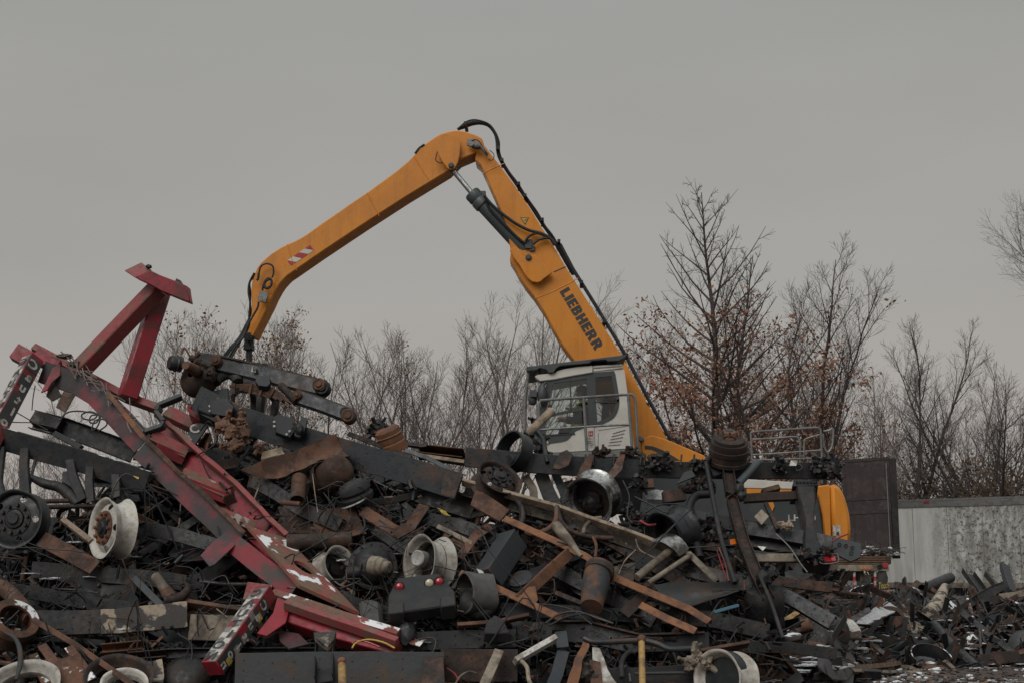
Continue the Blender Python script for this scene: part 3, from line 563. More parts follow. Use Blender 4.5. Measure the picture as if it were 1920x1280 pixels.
GL['R'] = [[(0, 0), (.3, 0), (.3, 1), (0, 1)], [(.3, .4), (.36, .36), (.5, 0), (.84, 0), (.66, .42), (.75, .56), (.76, .76), (.66, .93), (.5, 1), (.3, 1), (.3, .78), (.40, .78), (.45, .69), (.40, .60), (.3, .60)]]
a0 = EP(1049, 547.5, .306); a1 = EP(1115.5, 657.5, .306); xd = (a1 - a0).normalized(); yd = EN.cross(xd).normalized(); yd = yd if yd.x > 0 else -yd; tot = 0; wd = {'L': .62, 'I': .32, 'E': .64, 'B': .73, 'H': .8, 'R': .84}
tot = sum(wd[ch] + .10 for ch in 'LIEBHERR') - .1; em = (a1 - a0).length / tot; hh = (EP(1065, 537, .306) - EP(1050, 547, .306)).length * 1.08; x_ = 0; m = MB()
for ch in 'LIEBHERR':
    for poly in GL[ch]: m.prism([a0 + xd * (x_ + q[0]) * em + yd * q[1] * hh for q in poly], -EN * .003)
    x_ += wd[ch] + .10
m.build('lettering', 'letter_dark', boom)
# hoses and pipe run down the back of the boom
m = MB()
for o, r_, v in ((0, .028, .15), (3, .028, 0), (-2.5, .03, -.12), (6, .014, .2)):
    te([(858, 243), (872, 236 - o), (886, 231 - o), (902, 230.5 - o * .6), (917, 236 - o * .4), (928, 250 - o * .3), (933 + o * .5, 266), (934 + o * .4, 284), (939 + o * .4, 300), (952 + o * .3, 322), (968 + o * .5, 344), (985 + o * .4, 370), (1004 + o * .6, 398), (1020 + o * .3, 424), (1036 + o * .5, 446), (1058 + o * .2, 486), (1075 + o * .4, 515)], v, r_, 8, 4, m)
te([(908, 368), (922, 384), (944, 403), (968, 420), (992, 432), (1012, 437), (1030, 446), (1040, 460)], .42, .03, mb=m); te([(911, 372), (918, 392), (938, 414), (960, 436), (978, 452), (987, 457)], .36, .026, mb=m); te([(985, 452), (994, 442), (1008, 438), (1024, 444)], .42, .024, mb=m); te([(999, 458), (1012, 449), (1030, 447), (1042, 458)], .42, .026, mb=m)
m.build('hydraulic_hoses', 'hose_black', EX)
m = MB()
for v in (.2, .08, -.05, -.18):
    m.tube([EP(1050, 458, v), EP(1074, 504, v), EP(1120, 578, v), EP(1171, 662, v), EP(1216, 748, v), EP(1258, 824, v)], .035, 8)
m.build('pipe_run', 'hose_black', EX)
m = MB()
for x, y in ((874, 238), (934, 284), (942, 306), (973, 350), (985, 372), (1017, 417), (1048, 457), (1090, 533), (1132, 606), (1174, 668), (1213, 760)): MB().box(EP(x, y, .05), EU * .03, EN * .25, Z * .03).build('hose_clamp', 'hose_black', EX)
# house and counterweight
def zl(u, v, z): q = E0 + EU * u + EN * v; q.z = z; return q
pe([(1205, 862), (1400, 892), (1445, 934), (1535, 930), (1546, 1004), (1548, 1040), (1215, 1040)], 1.5, 3.0).build('engine_housing', 'housing_dark', EX, .03)
pe([(1440, 938), (1448, 936), (1452, 948), (1446, 962)], 1.53, .03).build('panel_edge', 'orange_paint', EX)
pe([(1395, 897), (1490, 903), (1490, 916), (1395, 914)], 1.52, 2.9).build('top_panel', 'cab_white', EX, .01)
pe([(1400, 915), (1490, 917), (1490, 931), (1400, 928)], 1.525, .1).build('side_strip', 'orange_paint', EX)
pe([(1528, 911), (1556, 907), (1560, 1006), (1546, 1004), (1543, 965), (1535, 930)], 1.56, 3.1).build('rear_panel', 'orange_paint', EX, .02)
pe([(1557.5, 906.5), (1566, 907), (1573, 911), (1580, 920), (1585, 932), (1590, 948), (1594, 966), (1596, 990), (1595, 1025), (1562, 1025)], 1.58, 3.16).build('counterweight', 'orange_paint', EX, .12)
m = MB().mat('letter_white').prism([EP(x, y, 1.59) for x, y in ((1562, 984), (1576, 984), (1576, 1003), (1562, 1003))], -EN * .006); m.mat('letter_dark').prism([EP(x, y, 1.595) for x, y in ((1568, 997), (1573, 995), (1574, 1002), (1568, 1002))], -EN * .004); m.build('data_plate', None, EX)
o_ = EP(1477, 975, 1.506); xx = (EP(1497, 975, 1.506) - o_).normalized(); text_on(MB(), 'LH 40', o_, xx * .20, Z * .155, .02).build('model_lettering', 'letter_white', EX)
pe([(1200, 822), (1222, 815), (1240, 820), (1262, 828), (1292, 841), (1318, 852), (1345, 872), (1345, 905), (1250, 905), (1208, 870)], .75, .12).build('boom_support', 'orange_paint', EX, .015)
pe([(1209, 834), (1225, 836), (1245, 844), (1275, 862), (1262, 863), (1240, 851), (1222, 842), (1209, 841)], .757, .01).build('support_stripe', 'letter_dark', EX)  # dark stripe laid flat on the support's face
pe([(1200, 822), (1222, 815), (1240, 820), (1262, 828), (1292, 841), (1318, 852), (1345, 872), (1345, 905), (1250, 905), (1208, 870)], -.6, .12).build('boom_support', 'orange_paint', EX, .015)
for px, py in ((1202, 822), (1205, 853)): MB().lathe([(0, .05), (.04, .05), (.055, .02), (.055, -.05)], EP(px, py, .8), EN, 14).build('pin', 'rail_grey', EX)
pe([(1180, 850), (1260, 870), (1330, 905), (1330, 960), (1150, 960), (1120, 900)], .4, .8).build('cab_riser', 'housing_dark', EX, .03)
ch = MB().box(zl(.9, 0, 1.25), EU * 1.7, EN * .55, Z * .3); ch.lathe([(0, 0), (.75, 0), (.75, .35), (0, .35)], zl(1.6, 0, 1.5), Z, 32); ch.build('chassis', 'housing_dark', EX, .03)
for u in (-.6, 2.0):
    for v in (1.25, -1.25):
        w = MB().lathe([(.3, -.22), (.55, -.22), (.62, -.16), (.62, .16), (.55, .22), (.3, .22)], zl(u, v, .62), EN, 28, True).build('wheel', 'rubber', EX)
        MB().lathe([(0, -.1), (.3, -.1), (.33, -.2), (.33, .2), (.3, .12), (0, .1)], zl(u, v, .62), EN, 24).build('rim', 'rail_grey', w)
    MB().tube([zl(u, 1.2, .62), zl(u, -1.2, .62)], .12, 10).build('axle', 'housing_dark', EX)
# cab
NV, FV = 1.9, .55
white = [(1022, 849), (1014, 834), (1020, 831), (1058, 825.5), (1066, 821), (1074, 810), (1082, 803), (1096, 799), (1112, 797), (1128, 792.5), (1142, 786), (1152, 777), (1158, 765), (1160, 752), (1158, 728), (1152, 697), (1111, 702), (1111, 696), (1167, 692), (1171, 694), (1180, 760), (1190, 840)]
cb = pe(white, NV, .06).build('cab', 'cab_white', EX, .008)
pe(white, FV, .06).build('cab_far_side', 'cab_white', cb)
pe([(1022, 846), (1189, 838), (1189, 841), (1022, 850)], NV - .06, NV - FV - .06).build('cab_floor', 'cab_grey', cb)
pe([(1157, 697), (1169, 694), (1188, 838), (1180, 838)], NV - .06, NV - FV - .06).build('cab_rear_wall', 'cab_grey', cb)
pe([(1030, 712), (1040, 705), (1111, 694), (1168, 690), (1168, 694), (1111, 699), (1042, 712)], NV - .03, NV - FV - .02).build('cab_roof', 'cab_white', cb, .01)
pe([(1002, 704.5), (1009, 701.5), (1040, 698.5), (1044, 694.5), (1060, 690.5), (1085, 686.5), (1111, 684.5), (1112, 698), (1075, 704), (1040, 711), (1012, 714.5)], NV + .05, .3).build('roof_fairing', 'cab_white', cb, .015)
pe([(1111, 685), (1167, 681.5), (1169, 690), (1112, 697)], NV + .02, .3).build('roof_rail', 'cab_white', cb, .015)
pe([(1112, 688.5), (1166, 685), (1166.5, 686.5), (1112, 690)], NV + .03, .02).build('rail_groove', 'letter_grey', cb)
pe([(986, 687), (1030, 681.5), (1100, 673.5), (1160, 666), (1173, 665), (1173.5, 669.5), (1160, 676), (1140, 677), (1135, 674), (1110, 676), (1105, 680.5), (1050, 685.5), (1043, 690), (1038, 698), (1029, 698), (1024, 692), (1012, 689.5), (1006, 693), (987, 695.5)], NV + .12, NV - FV + .24).build('roof_guard', 'cab_grey', cb, .01)
fr_ = MB()
for pts, w in (([(1033, 713), (1023, 748), (1017, 780), (1016, 832)], 12), ([(1108, 703), (1109, 740), (1113, 797)], 15), ([(1030, 714), (1075, 708), (1110, 703), (1152, 699)], 9), ([(1016, 829), (1056, 823), (1066, 817), (1076, 805), (1096, 797)], 7), ([(1113, 797), (1130, 790), (1148, 780), (1156, 764), (1157, 745), (1150, 700)], 7), ([(1024, 780), (1060, 772), (1094, 766)], 5)):
    for v in (NV + .012, FV): fr_.sweep(section('box', w / 101, .05), spline([EP(x, y, v) for x, y in pts], 3))
fr_.build('window_frame', 'cab_grey', cb)
m = MB()
for pts in ([(1069, 712), (1071, 770)], [(1114, 753), (1158, 753)], [(1016, 816), (1078, 812)]): MB().tube([EP(x, y, NV + .01) for x, y in pts], .016, 4).build('window_bar', 'letter_dark', cb)
m = MB().mat('cab_grey').prism([EP(x, y, NV + .008) for x, y in ((1019, 828), (1017, 815), (1078, 811), (1066, 818), (1057, 823))], -EN * .02); m.build('kick_panel', None, cb)
for v, nm in ((NV - .02, 'door_window'), (FV - .02, 'far_window')): pe([(1033, 716), (1108, 706), (1113, 797), (1080, 803), (1060, 823), (1018, 829), (1019, 775)], v, .008).build(nm, 'cab_glass', cb)
for v, nm in ((NV - .02, 'rear_side_window'), (FV - .02, 'far_rear_window')): pe([(1113, 705), (1150, 701), (1157, 750), (1155, 766), (1147, 780), (1128, 791), (1115, 795)], v, .008).build(nm, 'tinted_glass', cb)
MB().prism([EP(1032, 714, NV - .06), EP(1018, 778, NV - .06), EP(1018, 778, FV), EP(1032, 714, FV)], -EU * .008).build('windscreen', 'cab_glass', cb)
MB().prism([EP(1018, 780, NV - .06), EP(1016, 832, NV - .06), EP(1016, 832, FV), EP(1018, 780, FV)], -EU * .008).build('lower_windscreen', 'cab_glass', cb)
m = MB()
for k in range(5): x0, x1, y = 1149 - k * 2.2, 1173 - k * 2.5, 812 + k * 5.6; m.tube([EP(x0, y, NV + .003), EP(x1, y - 7 + k * 1.3, NV + .003)], .009, 4)
for pts in ([(1114, 799), (1116, 846)], [(1122, 811), (1121, 842)], [(1122, 806), (1180, 797)]): m.tube([EP(x, y, NV + .002) for x, y in pts], .006, 4)
m.build('panel_grooves', 'letter_grey', cb)
sg = MB().mat('sign_red').prism([EP(x, y, NV + .008) for x, y in ((1103, 807.5), (1112, 807), (1112, 816.5), (1103, 817))], -EN * .005); sg.mat('letter_white')
for x in (1105.5, 1109.5): sg.prism([EP(x - 1, 810, NV + .012), EP(x + 1, 810, NV + .012), EP(x + 1, 815, NV + .012), EP(x - 1, 815, NV + .012)], -EN * .003)
sg.prism([EP(x, y, NV + .006) for x, y in ((1101, 819), (1113.5, 818.5), (1113.5, 838), (1101, 839))], -EN * .003); sg.mat('letter_grey')
for k in range(4): sg.tube([EP(1103, 822 + k * 4, NV + .008), EP(1111, 822 + k * 4, NV + .008)], .004, 4)
sg.build('safety_sign', None, cb)
MB().lathe([(0, .02), (.025, .015), (.03, 0)], EP(1026, 829, NV + .02), EN, 12).build('cab_lamp', 'cream_lens', cb)
pe([(1018, 850), (1197, 841), (1197, 855), (1018, 860)], NV + .5, .55).build('walkway', 'rail_grey', cb, .01)
m = te([(1011, 842), (1011, 800), (1010, 765), (1013, 752), (1022, 749.5), (1100, 744), (1176, 739), (1187, 741), (1191, 752), (1194, 800), (1197, 848)], 2.35, .026, 8, 4); te([(1012, 805), (1100, 799), (1180, 795)], 2.35, .02, mb=m); m.tube([EP(1094, 744, 2.35), EP(1101, 852, 2.35)], .026, 8); m.tube([EP(1178, 740, 2.35), EP(1186, 850, 2.35)], .026, 8)
m.build('hand_rail', 'rail_grey', cb)
m = MB().tube([EP(991, 696, 1.9), EP(985, 745, 1.9), EP(984, 815, 1.9)], .03, 8); m.build('guard_post', 'rail_grey', cb)
m = MB(); m.lump(EP(1016, 738, 2.0), (.09, .1, .19), 2, .2); m.lump(EP(999, 748, 1.95), (.08, .1, .12), 4, .3); m.box(EP(1000, 737, 2.05), EU * .06, EN * .04, Z * .06); te([(992, 757), (1002, 746), (1014, 728), (1024, 716)], 1.95, .025, mb=m); te([(1006, 697), (1012, 712), (1024, 716)], 1.9, .03, mb=m); m.build('mirror', 'cab_grey', cb)
m = MB(); m.box(EP(1135, 800, 1.15), EU * .26, EN * .26, Z * .07); m.sweep(section('box', .5, .14), [EP(1146, 795, 1.15), EP(1152, 722, 1.15)]) if False else m.prism([EP(x, y, 1.4) for x, y in ((1127, 800), (1130, 760), (1132, 742), (1136, 737), (1140, 742), (1144, 800))], -EN * .45); m.build('driver_seat', 'cab_grey', cb, .02)
m = MB().box(EP(1078, 768, 1.5), EU * .12, EN * .09, Z * .03); m.tube([EP(1070, 768, 1.5), EP(1060, 764, 1.5)], .02, 6); m.build('control_console', 'cab_grey', cb)
# guard rails on the house roof
for v, nm in ((1.45, 'near'), (-1.35, 'far')):
    m = te([(1410, 862), (1408, 820), (1408, 815), (1413, 809), (1470, 805), (1528, 801), (1536, 803), (1539, 809), (1540, 840), (1541, 862)], v, .02, 8, 3); te([(1410, 823), (1450, 821), (1490, 818), (1497, 822), (1500, 830), (1500, 862)], v, .018, 8, 3, m); te([(1411, 852), (1475, 848), (1542, 843)], v, .018, mb=m); te([(1507, 862), (1508, 830), (1511, 822), (1537, 814)], v, .018, 8, 3, m)
    te([(1544, 808), (1555, 806), (1562, 803), (1561, 830), (1558, 840), (1551, 847), (1545, 835), (1543, 812)], v, .02, 8, 3, m); m.tube([EP(1410, 862, v), EP(1541, 858, v)], .018, 8)
    for x in (1411, 1500, 1541): m.tube([EP(x, 858, v), EP(x, 905, v)], .02, 8)
    m.build('guard_rail', 'rail_grey', EX)
# operator: one continuous skinned body, seated and facing the boom tip
fwd = -EU; lef = EN; hd = EP(1090, 738, 1.2)
def pp(f, s, z): return hd + fwd * f + lef * s + Z * z
bm = bmesh.new(); sk = bm.verts.layers.skin.verify(); vv = {}
def jv(n, p, r, par=None, root=False):
    v = bm.verts.new(p); v[sk].radius = (r, r); v[sk].use_root = root; vv[n] = v
    if par: bm.edges.new((vv[par], v))
jv('pel', pp(-.14, 0, -.72), .15, None, True); jv('waist', pp(-.13, 0, -.55), .145, 'pel'); jv('chest', pp(-.07, 0, -.34), .16, 'waist'); jv('neckb', pp(-.04, 0, -.19), .075, 'chest'); jv('neck', pp(-.02, 0, -.12), .055, 'neckb'); jv('jaw', pp(.01, 0, -.05), .075, 'neck'); jv('mid', pp(0, 0, .02), .094, 'jaw'); jv('crown', pp(-.01, 0, .09), .075, 'mid'); jv('nose', pp(.115, 0, -.015), .014, 'mid')
for s in (1, -1):
    k = 'l' if s > 0 else 'r'
    jv('sh' + k, pp(-.06, s * .2, -.26), .07, 'chest'); jv('el' + k, pp(.06, s * .25, -.5), .05, 'sh' + k); jv('wr' + k, pp(.3, s * .2, -.47), .032, 'el' + k); jv('pa' + k, pp(.37, s * .19, -.465), .036, 'wr' + k)
    for q in range(4): jv('f%d' % q + k, pp(.43, s * (.16 + q * .02), -.465), .009, 'pa' + k); jv('g%d' % q + k, pp(.455 - abs(q - 1.4) * .006, s * (.16 + q * .02), -.49), .008, 'f%d' % q + k)
    jv('th' + k, pp(.39, s * .145, -.46), .01, 'pa' + k); jv('tt' + k, pp(.42, s * .135, -.475), .009, 'th' + k)
    jv('hip' + k, pp(-.08, s * .11, -.74), .09, 'pel'); jv('kn' + k, pp(.36, s * .13, -.68), .065, 'hip' + k); jv('an' + k, pp(.44, s * .13, -1.06), .045, 'kn' + k); jv('to' + k, pp(.58, s * .14, -1.1), .035, 'an' + k)
pr = thing('person', 'person in dark beanie and hi-vis jacket seated inside the white cab', 'person', pp(-.14, 0, -.87))
me = bpy.data.meshes.new('body'); bmesh.ops.translate(bm, verts=bm.verts, vec=-ORG[pr]); bm.to_mesh(me); bm.free(); me.materials.append(MATS['skin'])
bo = bpy.data.objects.new('body', me); COL.objects.link(bo); bo.parent = pr; bo.modifiers.new('skin', 'SKIN'); sb = bo.modifiers.new('sub', 'SUBSURF'); sb.levels = sb.render_levels = 2; ORG[bo] = ORG[pr]
MB().lathe([(.104, -.0), (.112, .02), (.108, .06), (.085, .105), (.045, .13), (0, .137)], pp(-.012, 0, .03), V((0.1, 0, 1)), 20).lump(pp(-.05, 0, -.01), (.085, .085, .1), 1, .05).build('beanie', 'dark_cloth', pr)
jk = MB().mat('dark_cloth').lathe([(.09, .0), (.15, -.06), (.215, -.14), (.21, -.4), (.2, -.62), (.1, -.64)], pp(-.08, 0, -.14), V((.12, 0, 1)), 20)
jk.mat('hi_vis')
for s in (1, -1): jk.tube(spline([pp(-.14, s * .12, -.15), pp(-.02, s * .15, -.16), pp(.12, s * .13, -.28), pp(.13, s * .12, -.55)], 4), .022, 8)
jk.lathe([(.222, -.45), (.225, -.5), (.22, -.55)], pp(-.08, 0, -.14), V((.12, 0, 1)), 20); jk.mat('dark_cloth')
for s in (1, -1): jk.tube([pp(-.06, s * .19, -.26), pp(.06, s * .25, -.5), pp(.27, s * .205, -.475)], [.09, .068, .05], 10); jk.tube([pp(-.08, s * .11, -.74), pp(.36, s * .13, -.68), pp(.44, s * .13, -1.02)], [.105, .08, .058], 10)
jk.build('jacket', None, pr)
for s in (1, -1): MB().lump(pp(.088, s * .035, .018), (.012, .012, .009), 1, 0, 1).build('eye', 'dark_cloth', pr)
# ------------------------------------------------------------------ scrap heap: builders
def ppx(Y): return Y / F                      # metres per photo pixel at that distance
def pts_of(pts, off, q): return [q(p[0], p[1], off + (p[2] if len(p) > 2 else 0)) for p in pts]
def beam(name, label, cat, pts, h, w, sec, mat, off=0.0, roll=0.0, sub=5, bat=.012, parent=None, group=None, rivets=0, bevel=.004, q=None, t=.012, dents=0.0):
    q = q or Q; w3 = pts_of(pts, off, q); hm = h * ppx(w3[0].y); m = MB()
    m.sweep(section(sec, hm, w, t), w3, R(roll), sub)
    for k in range(rivets):
        u = (k + .5) / rivets * (len(w3) - 1); i = min(int(u), len(w3) - 2); p = w3[i].lerp(w3[i + 1], u - i); n, b = frame((w3[i + 1] - w3[i]).normalized(), R(roll))
        for s_ in ((-.25, .22) if k % 3 else (-.3, 0, .3)): m.lathe([(0, .007), (.008, .006), (.011, -.004)], p + b * hm * s_ + (w3[i + 1] - w3[i]).normalized() * ((k * 37 % 10) - 5) * .006, n, 7)
    if bat: m.batter(bat, 1.6, pts[0][0] * .13)
    if dents: m.batter(dents, 7.0, pts[0][1] * .1)
    o = m.build(name, mat, parent, bevel)
    return o if parent is not None else tag(o, label, cat, group)
def pipe(name, label, cat, pts, r, mat, off=0.0, k=5, parent=None, group=None, n=9, q=None, hollow=False):
    q = q or Q; w3 = pts_of(pts, off, q); s_ = ppx(w3[0].y); c = spline(w3, k) if len(w3) > 2 else w3; rs = r if isinstance(r, (list, tuple)) else None
    if rs: rr_ = [s_ * (rs[min(int(i / (len(c) - 1) * (len(rs) - 1)), len(rs) - 2)] * (1 - (i / (len(c) - 1) * (len(rs) - 1) % 1 if i < len(c) - 1 else 1)) + rs[min(int(i / (len(c) - 1) * (len(rs) - 1)), len(rs) - 2) + 1] * ((i / (len(c) - 1) * (len(rs) - 1)) % 1 if i < len(c) - 1 else 1)) for i in range(len(c))]
    else: rr_ = r * s_
    m = MB()
    if hollow:
        d = (c[-1] - c[0]); ln = d.length; R0 = r * s_; m.lathe([(R0, 0), (R0, ln), (R0 * .88, ln), (R0 * .88, 0)], c[0], d, 20, True); m.batter(.006, 3, pts[0][0])
    else: m.tube(c, rr_, n)
    o = m.build(name, mat, parent, angle=50); return o if parent is not None else tag(o, label, cat, group)
def plate(name, label, cat, poly, th, mat, off=0.0, parent=None, group=None, bat=.015, bevel=.003, q=None, tilt=0.0):
    """flat or battered plate: outline at its own distance, thickness away from the viewer; tilt leans its top edge back"""
    q = q or Q; y0 = max(p[1] for p in poly); w3 = [q(p[0], p[1], off + (p[2] if len(p) > 2 else 0) + tilt * (y0 - p[1]) * .006) for p in poly]; m = MB()
    n = (w3[1] - w3[0]).cross(w3[2] - w3[0]); n = n.normalized() if n.length > 1e-9 else V((0, 1, 0)); n = n if n.y > 0 else -n
    e = V((0, 1, .1)).normalized() if abs(n.y) < .3 else n
    m.prism(w3, e * th)
    if bat: m.batter(bat, 2.5, poly[0][0] * .3)
    o = m.build(name, mat, parent, bevel); return o if parent is not None else tag(o, label, cat, group)
def sheet(name, label, cat, c4, th, mat, off=0.0, curl=0.0, crump=.03, parent=None, group=None, q=None, nu=12, nv=7, torn=.0, seed=0):
    q = q or Q; a, b, c, d = pts_of(c4, off, q); n0 = (b - a).cross(d - a).normalized(); n0 = n0 if n0.y > 0 else -n0
    def fn(u, v):
        p = a.lerp(b, u).lerp(d.lerp(c, u), v); s_ = noise.noise_vector(p * 3.0 + V((seed, 0, seed * 2))) * crump + noise.noise_vector(p * 9.0) * crump * .35
        p = p + n0 * curl * math.sin(v * math.pi) + s_
        if torn and (u in (0, 1) or v in (0, 1)): p = p + (p - (a + b + c + d) / 4).normalized() * noise.noise(p * 14) * torn
        return p
    m = MB(); m.sheet(fn, nu, nv, th); o = m.build(name, mat, parent, angle=45); return o if parent is not None else tag(o, label, cat, group)
def holed_disc(mb, c, ax, r0, r1, nh, rh, zf, per=20):
    c = V(c); ax = V(ax).normalized(); a = ax.cross(V((0, 0, 1))).normalized(); b = ax.cross(a); rc = (r0 + r1) / 2
    def pt(th, r): return c + (a * math.cos(th) + b * math.sin(th)) * r + ax * zf(r)
    for k in range(nh):
        tc_ = (k + .5) / nh * 2 * math.pi; hw = math.pi / nh; rows = []
        for j in range(per):
            ph = (j + .5) / per * 2 * math.pi; cx, cy = math.cos(ph), math.sin(ph); w = hw * rc; hh_ = (r1 - r0) / 2
            s_ = min(w / abs(cx) if abs(cx) > 1e-6 else 9e9, hh_ / abs(cy) if abs(cy) > 1e-6 else 9e9)
            rows.append([(cx * (rh + (s_ - rh) * u), cy * (rh + (s_ - rh) * u)) for u in (0, .5, 1)])
        # rectangle corners have to be hit exactly
        vs = []; fs = []
        for j in range(per): vs += [pt(tc_ + x / rc, rc + y) for x, y in rows[j]]
        for j in range(per):
            j2 = (j + 1) % per
            for i in range(2): fs.append((j * 3 + i, j * 3 + i + 1, j2 * 3 + i + 1, j2 * 3 + i))
        for sx_ in (-1, 1):
            for sy_ in (-1, 1):
                best = sorted(range(per), key=lambda j: (rows[j][2][0] - sx_ * hw * rc) ** 2 + (rows[j][2][1] - sy_ * (r1 - r0) / 2) ** 2)[:2]
                vs.append(pt(tc_ + sx_ * hw, rc + sy_ * (r1 - r0) / 2)); fs.append((best[0] * 3 + 2, best[1] * 3 + 2, len(vs) - 1))
        mb.add(vs, fs)
def wheel(label, px, py, Rpx, ax, mat, off=0.0, width=.21, hubmat='rusty_steel', holes=5, studs=8, disc=True, dish=.05, group=None, name='wheel_assembly', q=None, face=.07, hubdark=True, back=False):
    q = q or Q; c = q(px, py, off); Rm = Rpx * ppx(c.y); ax = V(ax).normalized(); k = Rm / .29; w = width / 2
    t = thing(name, label, 'wheel', c, group); m = MB()
    prof = [(Rm, w), (Rm - .014 * k, w - .004), (Rm - .03 * k, w - .022), (Rm - .036 * k, w - .06), (Rm - .062 * k, w - .085), (Rm - .062 * k, -w + .085), (Rm - .036 * k, -w + .05), (Rm - .028 * k, -w + .02), (Rm, -w)]
    m.lathe(prof + [(r - .009, h) for r, h in reversed(prof)], c, ax, 44, True); m.batter(.012, 5, px); m.build('rim', mat, t, angle=40)
    if back: MB().lathe([(Rm - .06 * k, -w * .35), (.09 * k, -w * .2), (.085 * k, w * .1), (0, w * .12)], c, ax, 28).build('dark_backing', 'charred_steel', t)  # dark backing added so the open wheel looks dark inside
    if disc:
        r1 = Rm - .045 * k; r0 = .165 * k; z1 = w - face; zf = lambda r: z1 + dish * (1 - ((r - r0) / (r1 - r0)) ** 2) if r > r0 else z1 + dish
        m = MB(); holed_disc(m, c, ax, r0, r1, holes, .032 * k, zf); m.lathe([(r0, zf(r0)), (.05 * k, zf(r0))], c, ax, 30); m.build('disc', mat, t, angle=60)
        m = MB(); m.lathe([(r0 * .98, 0), (r0 * .98, .012), (r0 * .62, .014), (r0 * .6, .0)], c + ax * (z1 + dish), ax, 30)
        a = ax.orthogonal().normalized(); b = ax.cross(a)
        for j in range(studs):
            th = j / studs * 2 * math.pi; m.lathe([(0, .045), (.016 * k, .045), (.02 * k, .01)], c + (a * math.cos(th) + b * math.sin(th)) * r0 * .82 + ax * (z1 + dish), ax, 8)
        m.build('hub_flange', hubmat, t)
        MB().lathe([(0, .055), (.05 * k, .055), (.062 * k, .035), (.09 * k, .03), (.098 * k, -.01)], c + ax * (z1 + dish), ax, 24).build('hub_cap', 'charred_steel' if hubdark else mat, t)
    return t
def turned(name, label, cat, px, py, prof_px, ax, mat, off=0.0, group=None, parent=None, q=None, n=28, arc=1.0, start=0.0, closed=False, bat=.004, extra=None):
    q = q or Q; c = q(px, py, off); s_ = ppx(c.y); m = MB(); m.lathe([(r * s_, h * s_) for r, h in prof_px], c, ax, n, closed, arc, start)
    if extra: extra(m, c, s_, V(ax).normalized())
    if bat: m.batter(bat, 4, px)
    o = m.build(name, mat, parent, angle=40); return o if parent is not None else tag(o, label, cat, group)
def studs_of(nst, rp, r, h0, h1):
    def f(m, c, s_, ax):
        a = ax.orthogonal().normalized(); b = ax.cross(a)
        for j in range(nst):
            th = j / nst * 6.2832; m.lathe([(0, h1 * s_), (r * .8 * s_, h1 * s_), (r * s_, h0 * s_)], c + (a * math.cos(th) + b * math.sin(th)) * rp * s_, ax, 8)
    return f
def lumps(name, label, cat, items, mat, off=0.0, parent=None, seed=1, amp=.35, spikes=0, q=None):
    q = q or Q; m = MB(); rr_ = random.Random(seed)
    for i, (x, y, rx, ry) in enumerate(items):
        c = q(x, y, off); s_ = ppx(c.y); m.lump(c, (rx * s_, (rx + ry) * .5 * s_, ry * s_), seed + i * 3.7, amp, 3, 2.2)
        for _ in range(spikes):
            d = V((rr_.gauss(0, 1), -abs(rr_.gauss(0, 1)), rr_.gauss(0, 1))).normalized(); p = c + V((d.x * rx * s_, d.y * (rx + ry) * .5 * s_, d.z * ry * s_)); m.tube([p - d * .03, p + d * rr_.uniform(.02, .07)], rr_.uniform(.012, .028), 7)
    o = m.build(name, mat, parent, angle=50); return o if parent is not None else tag(o, label, cat)
def springs(label, pts, nleaf, hpx, mat, clamps=(), off=0.0, group=None):
    w3 = spline(pts_of(pts, off, Q), 4); s_ = ppx(w3[0].y); t = thing('leaf_spring', label, 'leaf spring', w3[len(w3) // 2], group)
    for k in range(nleaf):
        cut = int(k * len(w3) * .055); seg = w3[cut:len(w3) - cut] if cut else w3
        if len(seg) < 2: break
        n, b = frame((seg[-1] - seg[0]).normalized()); MB().sweep([(0, hpx * s_ / nleaf * .42), (0, -hpx * s_ / nleaf * .42), (-.075, -hpx * s_ / nleaf * .42), (-.075, hpx * s_ / nleaf * .42)], [p + b * (hpx * s_ * (.5 - (k + .5) / nleaf)) for p in seg]).build('leaf', mat, t)
    for u in clamps:
        i = int(u * (len(w3) - 2)); tt = (w3[i + 1] - w3[i]).normalized(); n, b = frame(tt); MB().box(w3[i] - n * .035, tt * .016, n * .055, b * (hpx * s_ * .56)).build('clamp', 'rusty_steel', t, .004)
    return t
def hollow(name, label, cat, p0, p1, h, w, mat, off=0.0, roll=0.0, parent=None, tk=.014):
    a, b = pts_of([p0, p1], off, Q); hm = h * ppx(a.y) / 2; i = tk
    prof = [(0, hm), (0, -hm), (-w, -hm), (-w, hm), (0, hm), (-i, hm - i), (-w + i, hm - i), (-w + i, -hm + i), (-i, -hm + i), (-i, hm - i)]
    o = MB().sweep(prof, [a, b], R(roll)).build(name, mat, parent); return o if parent is not None else tag(o, label, cat)
def tape(parent, a, b, n, e, half, word, dark, seed):
    """tape of alternating squares with one letter per step stuck to a post face; n = face normal, e = across, half = half width"""
    rr_ = random.Random(seed); d = (b - a); ln = d.length; d = d / ln; sq = half; rows = int(ln / sq); m = MB()
    for r_ in range(rows):
        for cix in (0, 1):
            alt = (r_ + cix) % 2
            if dark: m.mat('letter_dark' if alt or rr_.random() < .55 else ('letter_yellow' if rr_.random() < .35 else 'letter_grey'))
            else: m.mat('letter_white' if alt else 'letter_grey')
            if rr_.random() < .12: continue
            o = a + d * r_ * sq + e * (-half + cix * half); m.prism([o + n * .004, o + d * sq + n * .004, o + d * sq + e * half + n * .004, o + e * half + n * .004], n * -.003)
    m.build('checkered_tape', None, parent)
    m = MB(); st = ln / len(word); em = min(st, half * 2) * .95
    for i, ch in enumerate(word): text_on(m, ch, a + d * st * (i + .5) + e * (-half * .62) + d * em * .33, e * em * 1.15, d * -em, .035, n * .007)
    m.build('tape_lettering', 'letter_white' if dark else 'letter_dark', parent)

